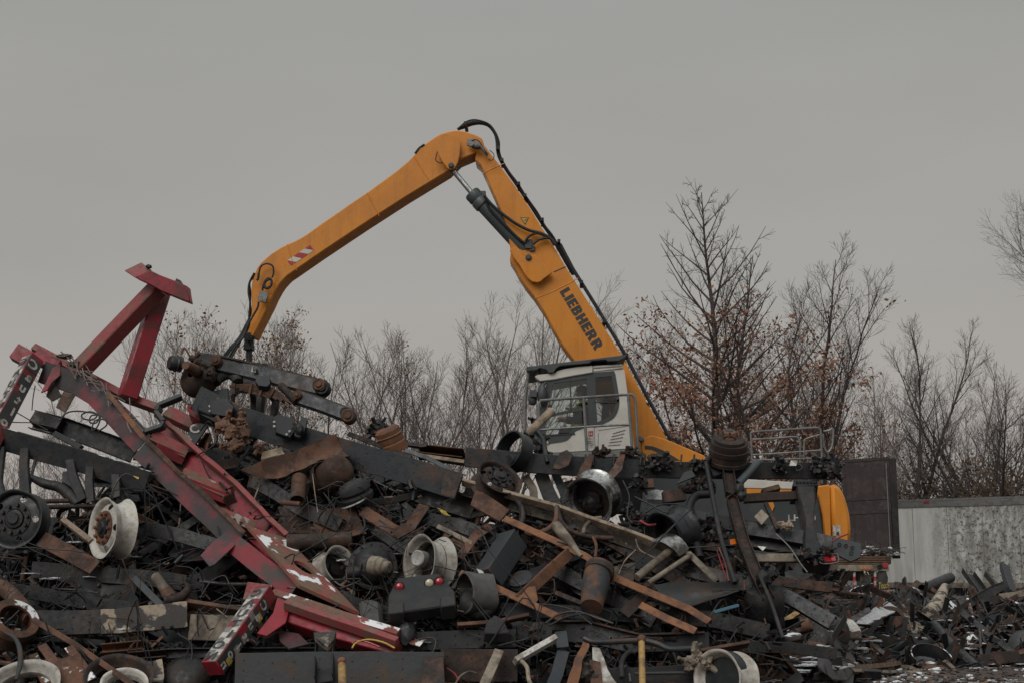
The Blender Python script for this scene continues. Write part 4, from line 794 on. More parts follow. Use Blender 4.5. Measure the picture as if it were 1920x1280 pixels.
# ------------------------------------------------------------------ the red ladder frame with its stand
rf = thing('ladder_chassis', 'battered red steel ladder frame with a forked stand, leaning across the left of the heap', 'steel frame', Q(330, 900))
beam('side_rail', 0, 0, [(78, 696), (140, 716), (178, 738), (222, 782), (268, 832)], 42, .1, 'C', 'red_charred', 0, 0, 5, .01, rf)
beam('side_rail', 0, 0, [(260, 842), (350, 927), (445, 1016)], 36, .1, 'C', 'red_charred', 0, 0, 6, .012, rf)
beam('flange', 0, 0, [(268, 818), (300, 846), (330, 880), (380, 925), (457, 998)], 9, .015, 'box', 'rusty_steel', -.17, 20, 7, .016, rf, dents=.012)
beam('flange', 0, 0, [(200, 735), (235, 776), (268, 818)], 9, .015, 'box', 'orange_rust', -.17, 10, 5, .012, rf)
beam('far_rail', 0, 0, [(62, 648), (165, 702), (235, 740), (292, 760)], 14, .12, 'C', 'red_dust_sheen', .35, 25, 5, .008, rf)
beam('far_rail', 0, 0, [(292, 806), (345, 855), (440, 946), (532, 1030)], 54, .1, 'Ci', 'red_paint', .22, 8, 6, .012, rf)
beam('flange', 0, 0, [(312, 790), (360, 832), (440, 903), (540, 1000)], 9, .06, 'box', 'red_dust_sheen', .08, 30, 6, .02, rf, dents=.012)
for (a, b, h, mt) in (((285, 812), (352, 848), 26, 'red_dust_sheen'), ((342, 884), (425, 922), 24, 'red_snowy'), ((412, 958), (480, 986), 22, 'red_snowy')): beam('crossmember', 0, 0, [(a[0], a[1], -.06), (b[0], b[1], .2)], h, .12, 'C', mt, 0, 38, 4, .006, rf)
beam('crossmember', 0, 0, [(292, 838, -.03), (345, 862, .2)], 20, .05, 'box', 'red_paint', .05, 0, 3, .004, rf); beam('crossmember', 0, 0, [(352, 905, -.03), (425, 935, .2)], 20, .05, 'box', 'red_paint', .05, 0, 3, .004, rf)
beam('stand_leg', 0, 0, [(138, 688), (288, 532)], 33, .18, 'box', 'red_dust_sheen', -.05, 38, 6, .005, rf, bevel=.012)
beam('stand_leg', 0, 0, [(243, 744), (308, 540)], 33, .18, 'box', 'red_paint', .2, -32, 6, .005, rf, bevel=.012)
beam('stand_brace', 0, 0, [(270, 578), (302, 560)], 24, .1, 'box', 'red_charred', .18, 0, 3, .003, rf)
hp = thing
a_ = [(234, 507), (265, 492), (283, 507), (253, 520)]; plate('head_plate', 0, 0, [(234, 507, -.02), (265, 492, .14), (284, 506, .0), (254, 520, -.16)], .014, 'red_dust_sheen', -.1, rf, bat=0)
plate('head_channel', 0, 0, [(253, 520), (283, 507), (300, 516), (328, 527), (352, 537), (354, 551), (357, 567), (338, 560), (323, 554), (303, 546), (280, 533)], .16, 'red_paint', -.24, rf, bat=.006, bevel=.008)
lumps('torn_edge', 0, 0, [(279, 500, 6, 4)], 'charred_steel', -.1, rf, 3); plate('torn_flap', 0, 0, [(326, 530), (330, 521), (338, 525), (346, 538)], .02, 'grey_steel', -.1, rf)
beam('end_post', 0, 0, [(72, 668), (8, 790)], 30, .16, 'box', 'red_paint', -.12, -50, 4, .002, rf, bevel=.006)
w3 = pts_of([(72, 668), (8, 790)], -.12, Q); n_, b_ = frame((w3[1] - w3[0]).normalized(), R(-50)); hm_ = 30 * ppx(w3[0].y) / 2
tape(rf, w3[0] + (w3[1] - w3[0]) * .06, w3[1] + (w3[1] - w3[0]) * .25, n_, b_, hm_ * .92, 'Caution', True, 1)
tape(rf, w3[0] - n_ * .08 + b_ * hm_ + (w3[1] - w3[0]) * .04, w3[1] - n_ * .08 + b_ * hm_ + (w3[1] - w3[0]) * .25, b_, -n_, .072, 'CAUTION', False, 2)
beam('end_post', 0, 0, [(8, 790), (-22, 848)], 30, .16, 'box', 'red_paint', -.12, -50, 2, .002, rf)
hollow('tube_end', 0, 0, (26, 656), (62, 676), 30, .16, 'red_paint', .1, 12, rf)
beam('gusset', 0, 0, [(66, 660), (108, 684)], 26, .14, 'box', 'red_paint', .0, 22, 3, .004, rf)
plate('gusset', 0, 0, [(98, 688), (112, 680), (112, 702), (96, 716), (88, 730), (76, 735)], .02, 'red_paint', -.06, rf)
for p in ([(95, 716), (108, 722), (116, 742), (100, 752), (88, 742)], [(120, 732), (142, 738), (124, 772), (106, 762), (112, 748)]): plate('torn_bracket', 0, 0, p, .012, 'dark_rust', .05, rf)
beam('box_end', 0, 0, [(438, 1020), (498, 1066), (553, 1104)], 36, .24, 'box', 'red_scraped', -.05, 4, 5, .012, rf)
hp3 = [Q(465, 985, -.17), Q(538, 1008, .12), Q(683, 1130, -.12), Q(562, 1096, -.32)]
m = MB(); ec = Q(574, 1056, -.12); u1 = (hp3[2] - hp3[1]).normalized(); nn = (hp3[1] - hp3[0]).cross(hp3[3] - hp3[0]).normalized(); nn = nn if nn.z > 0 else -nn; u2 = nn.cross(u1).normalized(); ec = ec - nn * (ec - hp3[0]).dot(nn)
dense = [hp3[i].lerp(hp3[(i + 1) % 4], k / 9) for i in range(4) for k in range(9)]; dense = [p - nn * (p - hp3[0]).dot(nn) for p in dense]; inner = []
for p in dense: th = math.atan2((p - ec).dot(u2), (p - ec).dot(u1)); inner.append(ec + u1 * math.cos(th) * .15 + u2 * math.sin(th) * .085)
k = len(dense); m.add(dense + inner + [p - nn * .035 for p in dense] + [p - nn * .035 for p in inner], [f for i in range(k) for j in [(i + 1) % k] for f in ((i, j, j + k, i + k), (i + 2 * k, i + 3 * k, j + 3 * k, j + 2 * k), (i, i + 2 * k, j + 2 * k, j), (i + k, j + k, j + 3 * k, i + 3 * k))]); m.batter(.006, 2)
m.build('top_plate', 'red_snowy', rf)
plate('corner_bracket', 0, 0, [(432, 988), (456, 998), (440, 1022), (402, 1058), (392, 1062), (374, 1040), (400, 1012)], .014, 'red_charred', -.06, rf)
beam('broken_tip', 0, 0, [(312, 768), (362, 792)], 24, .12, 'box', 'red_dust_sheen', .5, 30, 3, .008, rf)
plate('red_bracket', 'small bright red bracket caught between the ladder frame and the big black rail', 'bracket', [(352, 760), (366, 757), (391, 781), (386, 790), (372, 786), (356, 776)], .12, 'red_paint', .3)
tb_ = thing('tape_board', 'short black board lettered C and a, wedged above the ladder frame', 'board', Q(362, 808, .3)); bp_ = plate('board', 0, 0, [(366, 792), (392, 794), (366, 832), (343, 824)], .03, 'letter_dark', .3, tb_, bat=0)
m = MB()
for ch, x, y in (('C', 358, 812), ('a', 350, 826)): text_on(m, ch, Q(x, y, .285), V((.14, 0, .03)), V((-.05, 0, .13)), .03)
m.build('lettering', 'letter_white', bp_)
beam('bent_step', 'pale bent steel step bracket on top of the red ladder frame', 'bracket', [(340, 738), (296, 756), (292, 768), (306, 786), (300, 796), (270, 806)], 8, .09, 'box', 'grey_steel', -.15, 25, 5, .004)
br2 = thing('dead_branches', 'dead twigs and debris caught along the top of the red ladder frame', 'twigs', Q(165, 720, -.1)); m = MB(); rr_ = random.Random(11)
for k in range(34):
    u = rr_.random(); x = 112 + 150 * u + rr_.gauss(0, 5); y = 668 + 130 * u ** 1.2 + rr_.gauss(0, 5); l = rr_.uniform(12, 45); a = rr_.gauss(.75, .5); m.tube(spline([Q(x - l * math.cos(a) * .5, y - l * math.sin(a) * .5, -.1 + rr_.uniform(-.08, .1)), Q(x + rr_.gauss(0, 3), y + rr_.gauss(0, 3), -.12), Q(x + l * math.cos(a) * .5, y + l * math.sin(a) * .5, -.1)], 3), rr_.uniform(.004, .009), 4)
m.build('twigs', 'bark', br2); lumps('debris', 0, 0, [(122, 668, 14, 5), (140, 682, 12, 6)], 'bark_dark', -.05, br2, 4, .6)

# ------------------------------------------------------------------ left side
tf = thing('truck_chassis', 'long black truck chassis frame lying under the red stand at far left', 'truck frame', Q(130, 860))
beam('near_rail', 0, 0, [(-30, 812), (11, 824), (140, 860), (275, 904)], 42, .1, 'C', 'black_snowy', 0, -4, 6, .008, tf, rivets=7)
beam('far_rail', 0, 0, [(58, 784), (120, 800), (170, 818), (245, 846)], 36, .1, 'Ci', 'black_snowy', .6, 6, 5, .008, tf)
beam('end_cap', 0, 0, [(60, 778), (112, 794)], 24, .15, 'box', 'grey_steel', .55, 20, 3, .008, tf)
for p, h in (([(46, 828), (44, 870), (48, 926)], 17), ([(128, 848), (135, 890), (152, 936)], 16), ([(170, 858), (166, 900), (168, 940)], 15), ([(214, 868), (218, 930)], 15), ([(0, 838), (-6, 900), (8, 960)], 16)): beam('hanger', 0, 0, p, h, .06, 'C', 'charred_steel', .02, 0, 4, .012, tf)
pipe('strut', 0, 0, [(66, 862), (56, 905)], 3, 'hose_black', .1, parent=tf); pipe('curved_arm', 0, 0, [(58, 894), (84, 906), (112, 913), (132, 930), (146, 946)], [6, 9, 10, 10, 8], 'charred_steel', .1, parent=tf)
plate('gusset', 0, 0, [(118, 884), (134, 880), (140, 900), (158, 916), (160, 936), (146, 936), (132, 912), (116, 902)], .05, 'charred_steel', .06, tf); plate('sticker', 0, 0, [(250, 885), (261, 888), (260, 897), (250, 894)], .003, 'letter_yellow', -.03, tf, bat=0)
beam('crossmember', 0, 0, [(100, 810, .3), (150, 836, .05)], 10, .05, 'box', 'grey_steel', 0, 15, 3, .005, tf)
pipe('hose', 'black coiled hose dangling below the red ladder frame', 'hose', [(112, 788), (124, 774), (142, 770), (165, 772), (182, 776), (174, 786), (156, 784), (154, 776), (170, 771), (186, 779), (180, 792), (168, 790), (172, 778), (188, 780), (182, 800), (172, 806), (178, 788), (196, 786), (200, 796), (184, 808)], 1.5, 'hose_black', -.05, 4)
for pts, lb in (([(-10, 788), (30, 791), (62, 792), (100, 800)], 'thin black cable stretched between red end post and truck frame'), ([(30, 772), (58, 788), (90, 806)], 'sagging thin wire left of the dangling torn brackets'), ([(66, 722), (62, 745), (60, 768)], 'short wire hanging straight down under the red end post')): pipe('cable', lb, 'cable', pts, 1.0, 'hose_black', .05)
wheel('black steel wheel with a ring of studs, at the left picture edge', 34, 974, 55, (-.12, -1, .1), 'black_steel', -.1, hubmat='charred_steel', holes=5, studs=10, dish=.015, face=.05)
wheel('white steel wheel with rusty hub flange, below the black truck frame', 212, 990, 57, (-.74, -.67, .06), 'white_wheel', -.25, .23, 'orange_rust', 5, 10)
for y, lb in ((936, 'upper of two dark rods reaching behind the white wheel with rusty hub'), (947, 'lower of two dark rods reaching behind the white wheel with rusty hub')): pipe('rod', lb, 'rod', [(80, y + 3), (190, y)], 4.5, 'dark_rust', .1)
beam('timber_board', 'pale splintered board just left of the white wheel with rusty hub', 'board', [(116, 970), (170, 1012)], 10, .07, 'box', 'pale_timber', -.05, 25, 4, .006)
beam('rusty_beam', 'mottled rusty beam sloping below the white wheel with rusty hub', 'beam', [(78, 1008), (130, 1035), (178, 1062)], 30, .13, 'L', 'rusty_steel', .0, 22, 5, .012)
sheet('crumpled_fender', 'crumpled dark fender panel below the mottled rusty beam', 'fender', [(104, 1080), (186, 1054), (256, 1082), (250, 1132)], .006, 'grey_steel', 0, .22, .09, seed=2)
beam('bar', 'blue-grey flat bar sloping down from the crumpled dark fender', 'bar', [(250, 1082), (302, 1134)], 13, .05, 'box', 'slate_paint', -.05, 15, 4, .006)
ep = thing('exhaust_pipe', 'short tan exhaust stub with a hole, left of the hooked plate', 'pipe', Q(305, 1100)); pipe('pipe', 0, 0, [(292, 1080), (316, 1114)], 9.5, 'dusty_tan', -.05, parent=ep, hollow=True); pipe('collar', 0, 0, [(312, 1108), (322, 1122)], 12, 'rusty_steel', -.05, parent=ep)
pipe('hook', 'dark rusty hooked plate beside the tan exhaust stub', 'hook', [(308, 1126), (335, 1120), (350, 1108), (351, 1097), (344, 1092), (337, 1097)], [9, 9, 8, 5, 3, 2], 'dark_rust', -.08)
pc = thing('channel', 'dark channel with peeling cream paint lying level below the crumpled fender', 'channel', Q(200, 1165)); beam('web', 0, 0, [(60, 1166), (120, 1166), (190, 1164)], 44, .09, 'C', 'charred_steel', 0, 8, 5, .01, pc, rivets=4); beam('peeling_web', 0, 0, [(188, 1164), (270, 1158), (351, 1150)], 46, .09, 'C', 'peeled_paint', -.01, 8, 6, .014, pc, dents=.01)
beam('channel', 'stained tan channel running under the checkered post', 'channel', [(354, 1174), (470, 1178)], 46, .1, 'C', 'dusty_tan', .15, 8, 5, .01); beam('flat_bar', 'rust-stained flat bar lying on top of the stained tan channel', 'bar', [(345, 1124), (400, 1132), (466, 1142)], 8, .12, 'box', 'rusty_steel', -.02, 35, 5, .012)
turned('brake_drum', 'rusty snow-streaked brake drum at the left picture edge, below the channel level', 'brake drum', 22, 1172, [(30, 22), (44, 22), (46, 10), (42, 4), (42, -22), (38, -22), (38, 14), (30, 16)], (.5, -.55, .62), 'rust_snowy', -.1, closed=True)
pipe('pipe', 'rust-brown bent pipe above the snow-streaked brake drum', 'pipe', [(-15, 1095), (15, 1108), (42, 1138), (58, 1160)], 15, 'rusty_steel', 0)
beam('flat_bar', 'long rusty flat bar running down to the bottom edge at lower left', 'bar', [(62, 1160), (140, 1206), (260, 1292)], 10, .04, 'box', 'rusty_steel', -.3, 10, 6, .01)
pipe('hook', 'bare grey curved steel hook at the lower left corner', 'hook', [(10, 1186), (28, 1196), (37, 1216), (38, 1244), (30, 1274)], [2, 4, 5, 5, 3], 'grey_steel', -.45)
wheel('snow-rimmed white wheel rim lying flat in the lower left corner', 46, 1296, 66, (.05, -.6, .8), 'white_wheel', -.3, .2, disc=False)
wheel('black wheel with orange rust lying flat near the lower left corner', 222, 1282, 62, (.15, -.58, .8), 'dark_rust', -.15, .2, disc=False); wheel('pale wheel rim nested in the black wheel with orange rust', 232, 1290, 44, (.15, -.58, .8), 'white_wheel', -.2, .12, disc=False)
sheet('snowy_plate', 'rusty plate half covered with snow between the two flat-lying wheels', 'plate', [(108, 1236), (148, 1224), (172, 1290), (118, 1300)], .01, 'rust_snowy', -.35, .03, .03, seed=4)
for i, (a, b, lb) in enumerate((((62, 1224), (96, 1296), 'rusty spring plate left of the half snowy plate'), ((78, 1206), (118, 1262), 'snow-dusted spring plate above the half snowy plate'), ((128, 1210), (172, 1272), 'brown spring plate right of the half snowy plate'))): beam('spring_plate', lb, 'plate', [a, b], 17, .02, 'box', 'rust_snowy', -.25 - i * .03, 35, 4, .01)
beam('trough', 'rounded orange-rust trough above the black wheel with orange rust', 'trough', [(188, 1214), (264, 1207)], 19, .12, 'Ci', 'orange_rust', -.05, 28, 5, .008); beam('trough', 'dark rusty trough right of the orange-rust trough', 'trough', [(240, 1228), (310, 1222)], 16, .12, 'Ci', 'dark_rust', -.1, 28, 5, .008)
sheet('sheet_metal', 'small flaking tan panel beside the dark rusty trough', 'panel', [(262, 1240), (306, 1236), (304, 1278), (268, 1276)], .008, 'peeled_paint', -.1, .05, .03, seed=6)
turned('steel_bowl', 'black dished steel cover left of the checkered post', 'cover', 345, 1262, [(0, 14), (20, 12), (38, 4), (46, -10), (46, -20)], (-.1, -.75, .6), 'charred_steel', .05)

# ------------------------------------------------------------------ lower red frame with checkered post
lf_ = thing('red_outrigger', 'red outrigger frame with checkered tape post, low in front of the ladder frame', 'steel frame', Q(560, 1160))
beam('post', 0, 0, [(513, 1108), (412, 1252)], 31, .17, 'box', 'red_paint', -.35, -50, 4, .002, lf_, bevel=.006)
w3 = pts_of([(513, 1108), (412, 1252)], -.35, Q); n_, b_ = frame((w3[1] - w3[0]).normalized(), R(-50)); hm_ = 31 * ppx(w3[0].y) / 2
tape(lf_, w3[0] + (w3[1] - w3[0]) * .14, w3[1], n_, b_, hm_ * .92, 'Caution', True, 3); tape(lf_, w3[0] - n_ * .085 + b_ * hm_ + (w3[1] - w3[0]) * .04, w3[1] - n_ * .085 + b_ * hm_, b_, -n_, .078, 'CAUTION', False, 4)
hollow('tube_end', 0, 0, (460, 1106), (506, 1112), 34, .18, 'red_dust_sheen', -.1, 20, lf_)
beam('front_beam', 0, 0, [(540, 1148), (640, 1182), (742, 1210)], 34, .18, 'box', 'red_paint', -.25, 28, 6, .006, lf_, bevel=.008)
beam('top_flange', 0, 0, [(536, 1124), (640, 1160), (744, 1196)], 14, .09, 'box', 'red_dust_sheen', -.43, 55, 6, .008, lf_)  # pink strip: sky sheen of the beam's top put into its colour
beam('rear_beam', 0, 0, [(510, 1106), (640, 1150), (748, 1182)], 18, .2, 'box', 'red_snowy', -.22, 52, 6, .008, lf_)
plate('side_plate', 0, 0, [(520, 1118), (546, 1128), (536, 1166), (500, 1190), (482, 1186), (512, 1148)], .02, 'red_paint', -.3, lf_)
plate('lower_bracket', 0, 0, [(520, 1180), (560, 1186), (580, 1205), (540, 1214), (524, 1200)], .03, 'red_charred', -.12, lf_)
sheet('red_scrap', 'crumpled red sheet with snow at the tip of the red outrigger', 'scrap', [(728, 1166), (760, 1180), (800, 1196), (786, 1208)], .01, 'red_snowy', -.1, .05, .06, seed=9)
lumps('crushed_can', 'crushed grey metal can at the end of the red outrigger', 'can', [(762, 1188, 17, 22)], 'grey_steel', -.05, seed=8)
pipe('hose', 'yellow hose arching in front of the red outrigger', 'hose', [(660, 1214), (668, 1204), (690, 1198), (718, 1203), (740, 1214)], 1.7, 'letter_yellow', -.42); pipe('hose', 'red hose arching in front of the red outrigger', 'hose', [(660, 1206), (668, 1200), (690, 1203), (712, 1212)], 1.6, 'red_lens', -.4)

# ------------------------------------------------------------------ grabbed axle and springs on the crest
ax_ = thing('lifted_axle', 'dirty truck axle end with big brake drum, perched at the left of the crest', 'axle', Q(375, 710, .1))
turned('brake_drum', 0, 0, 372, 708, [(8, 22), (26, 18), (36, 8), (38, -4), (34, -20), (20, -26), (0, -26)], (-.42, -.85, .3), 'dark_rust', .1, parent=ax_); turned('backing_plate', 0, 0, 378, 700, [(30, 0), (42, 0), (44, -6), (42, -10), (30, -10)], (-.42, -.85, .3), 'grey_steel', .16, parent=ax_, closed=True)
pipe('spindle', 0, 0, [(348, 684, -.35), (372, 696)], [8, 9, 13], 'rusty_steel', -.1, parent=ax_); turned('brake_chamber', 0, 0, 330, 681, [(0, 14), (12, 14), (15, 10), (15, 2), (17, 0), (15, -2), (15, -10), (0, -12)], (-.8, -.55, .1), 'black_steel', -.15, parent=ax_)
lumps('caliper', 0, 0, [(386, 688, 17, 14), (394, 702, 12, 16), (362, 672, 9, 7)], 'dark_rust', -.15, ax_, 5, .4, 3); pipe('torn_band', 0, 0, [(404, 715), (416, 704), (430, 700), (442, 706), (446, 716)], 11, 'rubber', .05, parent=ax_); pipe('air_line', 0, 0, [(340, 664), (346, 652), (356, 668)], 2, 'rusty_steel', -.1, parent=ax_)
for lb, pts, h, bush in (('upper dark equalizer beam marked 8, jutting right from the lifted axle', [(404, 680), (450, 690), (492, 700), (612, 728)], 29, [(405, 676, 11), (495, 693, 14), (598, 720, 13), (604, 727, 15)]), ('lower dark equalizer beam jutting right above the big black rail', [(556, 742), (600, 757), (656, 778)], 26, [(557, 740, 9), (648, 773, 12), (653, 779, 14)])):
    e_ = thing('equalizer_beam', lb, 'beam', Q(pts[1][0], pts[1][1], -.1)); beam('arm', 0, 0, pts, h, .12, 'box', 'slate_paint', -.1, 6, 5, .006, e_, bevel=.015); beam('top_flange', 0, 0, [(x, y - h * .5) for x, y in pts], 4, .16, 'box', 'dark_rust', -.12, 6, 5, .006, e_)
    for j, (x, y, r_) in enumerate(bush): turned('bushing', 0, 0, x, y, [(0, 8), (r_ * .45, 8), (r_ * .5, 4), (r_ * .8, 5), (r_, 1), (r_, -14)], (-.1, -.97, .15), 'rusty_steel' if j % 2 == 0 else 'charred_steel', -.14 + .06 * (j % 2), parent=e_)
    if h == 29:
        tg_ = plate('number_tag', 0, 0, [(472, 686), (480, 687), (480, 697), (471, 696)], .004, 'letter_white', -.16, e_, bat=0); m = MB(); text_on(m, '8', Q(473.5, 695.5, -.166), V((.075, 0, 0)), V((0, 0, .078)), .03); m.build('number', 'letter_dark', tg_)
        plate('saddle', 0, 0, [(482, 702), (505, 706), (507, 718), (500, 724), (484, 722), (478, 714)], .12, 'slate_paint', -.12, e_)
springs('rusty leaf spring stack hanging below the upper equalizer beam', [(428, 729), (470, 728), (510, 738), (548, 762)], 7, 19, 'rusty_steel', (.18, .42, .56, .8), .0); pipe('rod', 'short rusty torque rod between the two equalizer beams', 'rod', [(526, 722), (556, 752)], 7.5, 'dark_rust', -.08)
bk = thing('spring_hanger', 'heavy black spring hanger casting below the lifted axle', 'bracket', Q(400, 750)); plate('body', 0, 0, [(372, 742), (386, 735), (408, 728), (428, 724), (430, 748), (438, 756), (434, 772), (400, 780), (368, 768)], .22, 'black_steel', .05, bk, bevel=.015); lumps('lug', 0, 0, [(410, 752, 9, 11)], 'charred_steel', -.02, bk, 2, .15)
for x, y in ((394, 753), (394, 761), (394, 770), (429, 764)): turned('bolt', 0, 0, x, y, [(0, 4), (2.4, 4), (3, 0)], (0, -1, .1), 'letter_white', .02, parent=bk)

# ------------------------------------------------------------------ big black rail and its neighbours
br_ = thing('frame_rail', 'big blue-black frame rail sloping from the lifted axle down to the middle', 'frame rail', Q(620, 840)); RL = [(366, 744), (440, 782), (530, 812), (640, 846), (740, 874), (862, 912)]
beam('rail', 0, 0, RL, 48, .11, 'C', 'slate_paint', 0, -3, 5, .006, br_, rivets=11)
for p in ([(512, 782), (520, 776), (552, 783), (557, 800), (542, 820), (515, 810)], [(392, 748), (424, 744), (438, 760), (430, 780), (396, 774)], [(556, 796), (566, 780), (576, 782), (572, 806), (562, 820), (552, 816)]): plate('bracket', 0, 0, p, .06, 'black_steel', -.17, br_, bevel=.006)
for x, y in ((514.5, 791), (514.5, 799), (538, 814), (543, 808), (549, 800), (551, 792)): turned('bolt', 0, 0, x, y, [(0, 4), (2.2, 4), (2.8, 0)], (0, -1, .1), 'letter_white' if x < 545 else 'rusty_steel', -.2, parent=br_)
plate('torn_end', 0, 0, [(832, 880), (868, 890), (852, 933), (826, 925)], .006, 'dark_rust', -.15, br_); lumps('shackle', 0, 0, [(562, 805, 8, 12)], 'charred_steel', -.2, br_, 3)
beam('frame_rail', 'short black rail end protruding under the big blue-black rail', 'frame rail', [(780, 918), (888, 952)], 42, .12, 'C', 'black_steel', .35, 4, 4, .006)
lumps('casting', 'clay-brown rusted steering casting hanging in front of the big blue-black rail', 'casting', [(421, 800, 17, 13), (436, 812, 15, 14), (452, 790, 10, 9), (458, 812, 11, 16), (440, 835, 12, 14), (422, 836, 9, 7), (428, 778, 5, 10), (456, 776, 6, 7), (486, 836, 6, 8)], 'clay_rust', -.25, seed=21, amp=.6, spikes=4)
sheet('rust_sheet', 'curled brown rusty sheet lying across the lower edge of the big blue-black rail', 'sheet metal', [(452, 878), (632, 812), (662, 850), (545, 880)], .007, 'rusty_steel', -.2, .12, .035, seed=3, nu=16)
sheet('rust_sheet', 'pale splintered rusty strip under the clay-brown casting', 'sheet metal', [(492, 846), (528, 840), (534, 852), (490, 858)], .02, 'pale_timber', -.1, .02, .02, seed=5)
rt = thing('air_tank', 'rounded rust-brown air tank below the curled rusty sheet', 'tank', Q(622, 890)); turned('tank', 0, 0, 620, 892, [(0, 44), (14, 43), (25, 38), (31, 28), (32, -26), (24, -38), (0, -42)], (.62, -.55, .35), 'rusty_steel', .05, parent=rt); turned('strap', 0, 0, 612, 893, [(33, 5), (34, 5), (34, -5), (33, -5)], (.62, -.55, .35), 'dark_rust', .05, parent=rt, closed=True)
pipe('pipe', 'open-ended brown pipe hanging below the air tank', 'pipe', [(561, 895), (558, 938)], 14, 'rusty_steel', -.1, hollow=True); plate('plate', 'torn brown plate behind the open-ended brown pipe', 'plate', [(548, 858), (580, 862), (582, 905), (574, 940), (552, 930)], .012, 'dark_rust', .05)
turned('air_spring', 'black air spring canister with bright rim under the big rail', 'air spring', 668, 925, [(0, 24), (18, 24), (26, 21), (30, 14), (31, 6), (27, 1), (31, -4), (30, -12), (26, -18), (0, -18)], (-.35, -.3, .88), 'rubber', 0); turned('ring', 'thin bright steel ring at the foot of the black air spring', 'ring', 661, 941, [(26, 2), (29, 0), (26, -2)], (-.35, -.3, .88), 'aluminium', -.02, closed=True)
pipe('tube', 'dark open tube lying above the white-rimmed wheels', 'tube', [(538, 1016), (660, 1010)], 15, 'dark_rust', .05, hollow=True)
beam('rusty_beam', 'rusty channel sloping from the black air spring to the right', 'channel', [(680, 955), (752, 1000)], 22, .08, 'C', 'rusty_steel', .1, 15, 4, .012); sheet('rust_sheet', 'dented red-brown sheet below the black air spring', 'sheet metal', [(580, 955), (660, 945), (690, 1000), (610, 1004)], .008, 'rusty_steel', .12, .08, .04, seed=8)
sheet('rust_sheet', 'dark brown crumpled sheet above the top plate with the hole', 'sheet metal', [(520, 950), (590, 945), (600, 1000), (530, 1000)], .008, 'dark_rust', .2, .08, .05, seed=18)
pipe('pipe', 'orange-stained short bar left of the black air spring', 'bar', [(528, 941), (562, 944)], 5, 'orange_rust', -.1)
wheel('white wheel mostly hidden behind the top plate with the hole', 628, 1066, 40, (.7, -.6, .3), 'white_wheel', .22, .2, disc=False, back=True)
df = thing('axle_differential', 'domed grey axle differential with a brass-coloured pinion', 'axle', Q(702, 1062)); turned('housing', 0, 0, 700, 1060, [(0, 22), (16, 21), (28, 16), (35, 8), (37, 3), (45, 2), (46, -6), (40, -9), (41, -24), (26, -36)], (.15, -.95, .2), 'charred_steel', .1, parent=df, bat=.012, extra=studs_of(14, 41, 2.4, 1, 5)); turned('pinion', 0, 0, 706, 1060, [(0, 30), (9, 30), (12, 27), (12, 20), (16, 18), (16, 8), (18, 6), (18, -10)], (.85, -.5, -.12), 'dusty_tan', -.2, parent=df); pipe('axle_tube', 0, 0, [(650, 1075), (690, 1070)], 14, 'charred_steel', .1, parent=df)
wheel('large white wheel with open dark inside above the black bumper', 806, 1054, 50, (-.74, -.62, .1), 'white_wheel', 0, .27, disc=False, back=True); turned('can', 'rusty-capped white can sitting inside the large white wheel', 'can', 786, 1046, [(0, 6), (10, 6), (13, 8), (15, 6), (15, -14), (0, -14)], (-.5, -.85, .1), 'white_scrap', -.05)
bu = thing('bumper', 'black rear bumper bar with round red and cream lamps', 'bumper', Q(790, 1110, -.3)); plate('bar', 0, 0, [(727, 1116), (745, 1082), (822, 1073), (854, 1108), (855, 1132), (826, 1136), (757, 1146), (727, 1149)], .14, 'black_steel', -.35, bu, bat=.005, bevel=.012)
for x, y, mt in ((749, 1099, 'red_lens'), (805, 1092, 'cream_lens'), (823.5, 1089.5, 'red_lens')): ll = turned('lamp', 0, 0, x, y, [(0, 5), (5, 4.5), (7.5, 2.5), (8.2, 0)], (.05, -1, .05), mt, -.36, parent=bu, bat=0); turned('lamp_rim', 0, 0, x, y, [(8, 1), (9, 3), (10, 0)], (.05, -1, .05), 'rubber', -.36, parent=bu, bat=0)
for p in ([(727, 1130), (757, 1126), (757, 1147), (727, 1150)], [(826, 1118), (854, 1115), (855, 1133), (826, 1137)]): plate('end_box', 0, 0, p, .18, 'grey_steel', -.38, bu, bat=.003, bevel=.01)
turned('rubber_bellows', 'torn grey rubber bellows curling to the right of the bumper', 'bellows', 892, 1112, [(34, 26), (38, 24), (36, 0), (38, -26), (34, -28)], (-.85, -.5, .1), 'grey_rubber', -.1, arc=.86, start=.1, bat=.03); plate('mudguard', 'rounded grey rubber mudguard left of the bumper', 'mudguard', [(672, 1120), (700, 1116), (716, 1124), (720, 1166), (700, 1186), (680, 1176)], .3, 'grey_rubber', -.05, bevel=.04)
pipe('rubber_boot', 'dark rubber boot beside the torn grey bellows', 'boot', [(868, 1132), (906, 1140), (930, 1122)], [26, 20, 12], 'rubber', .05)

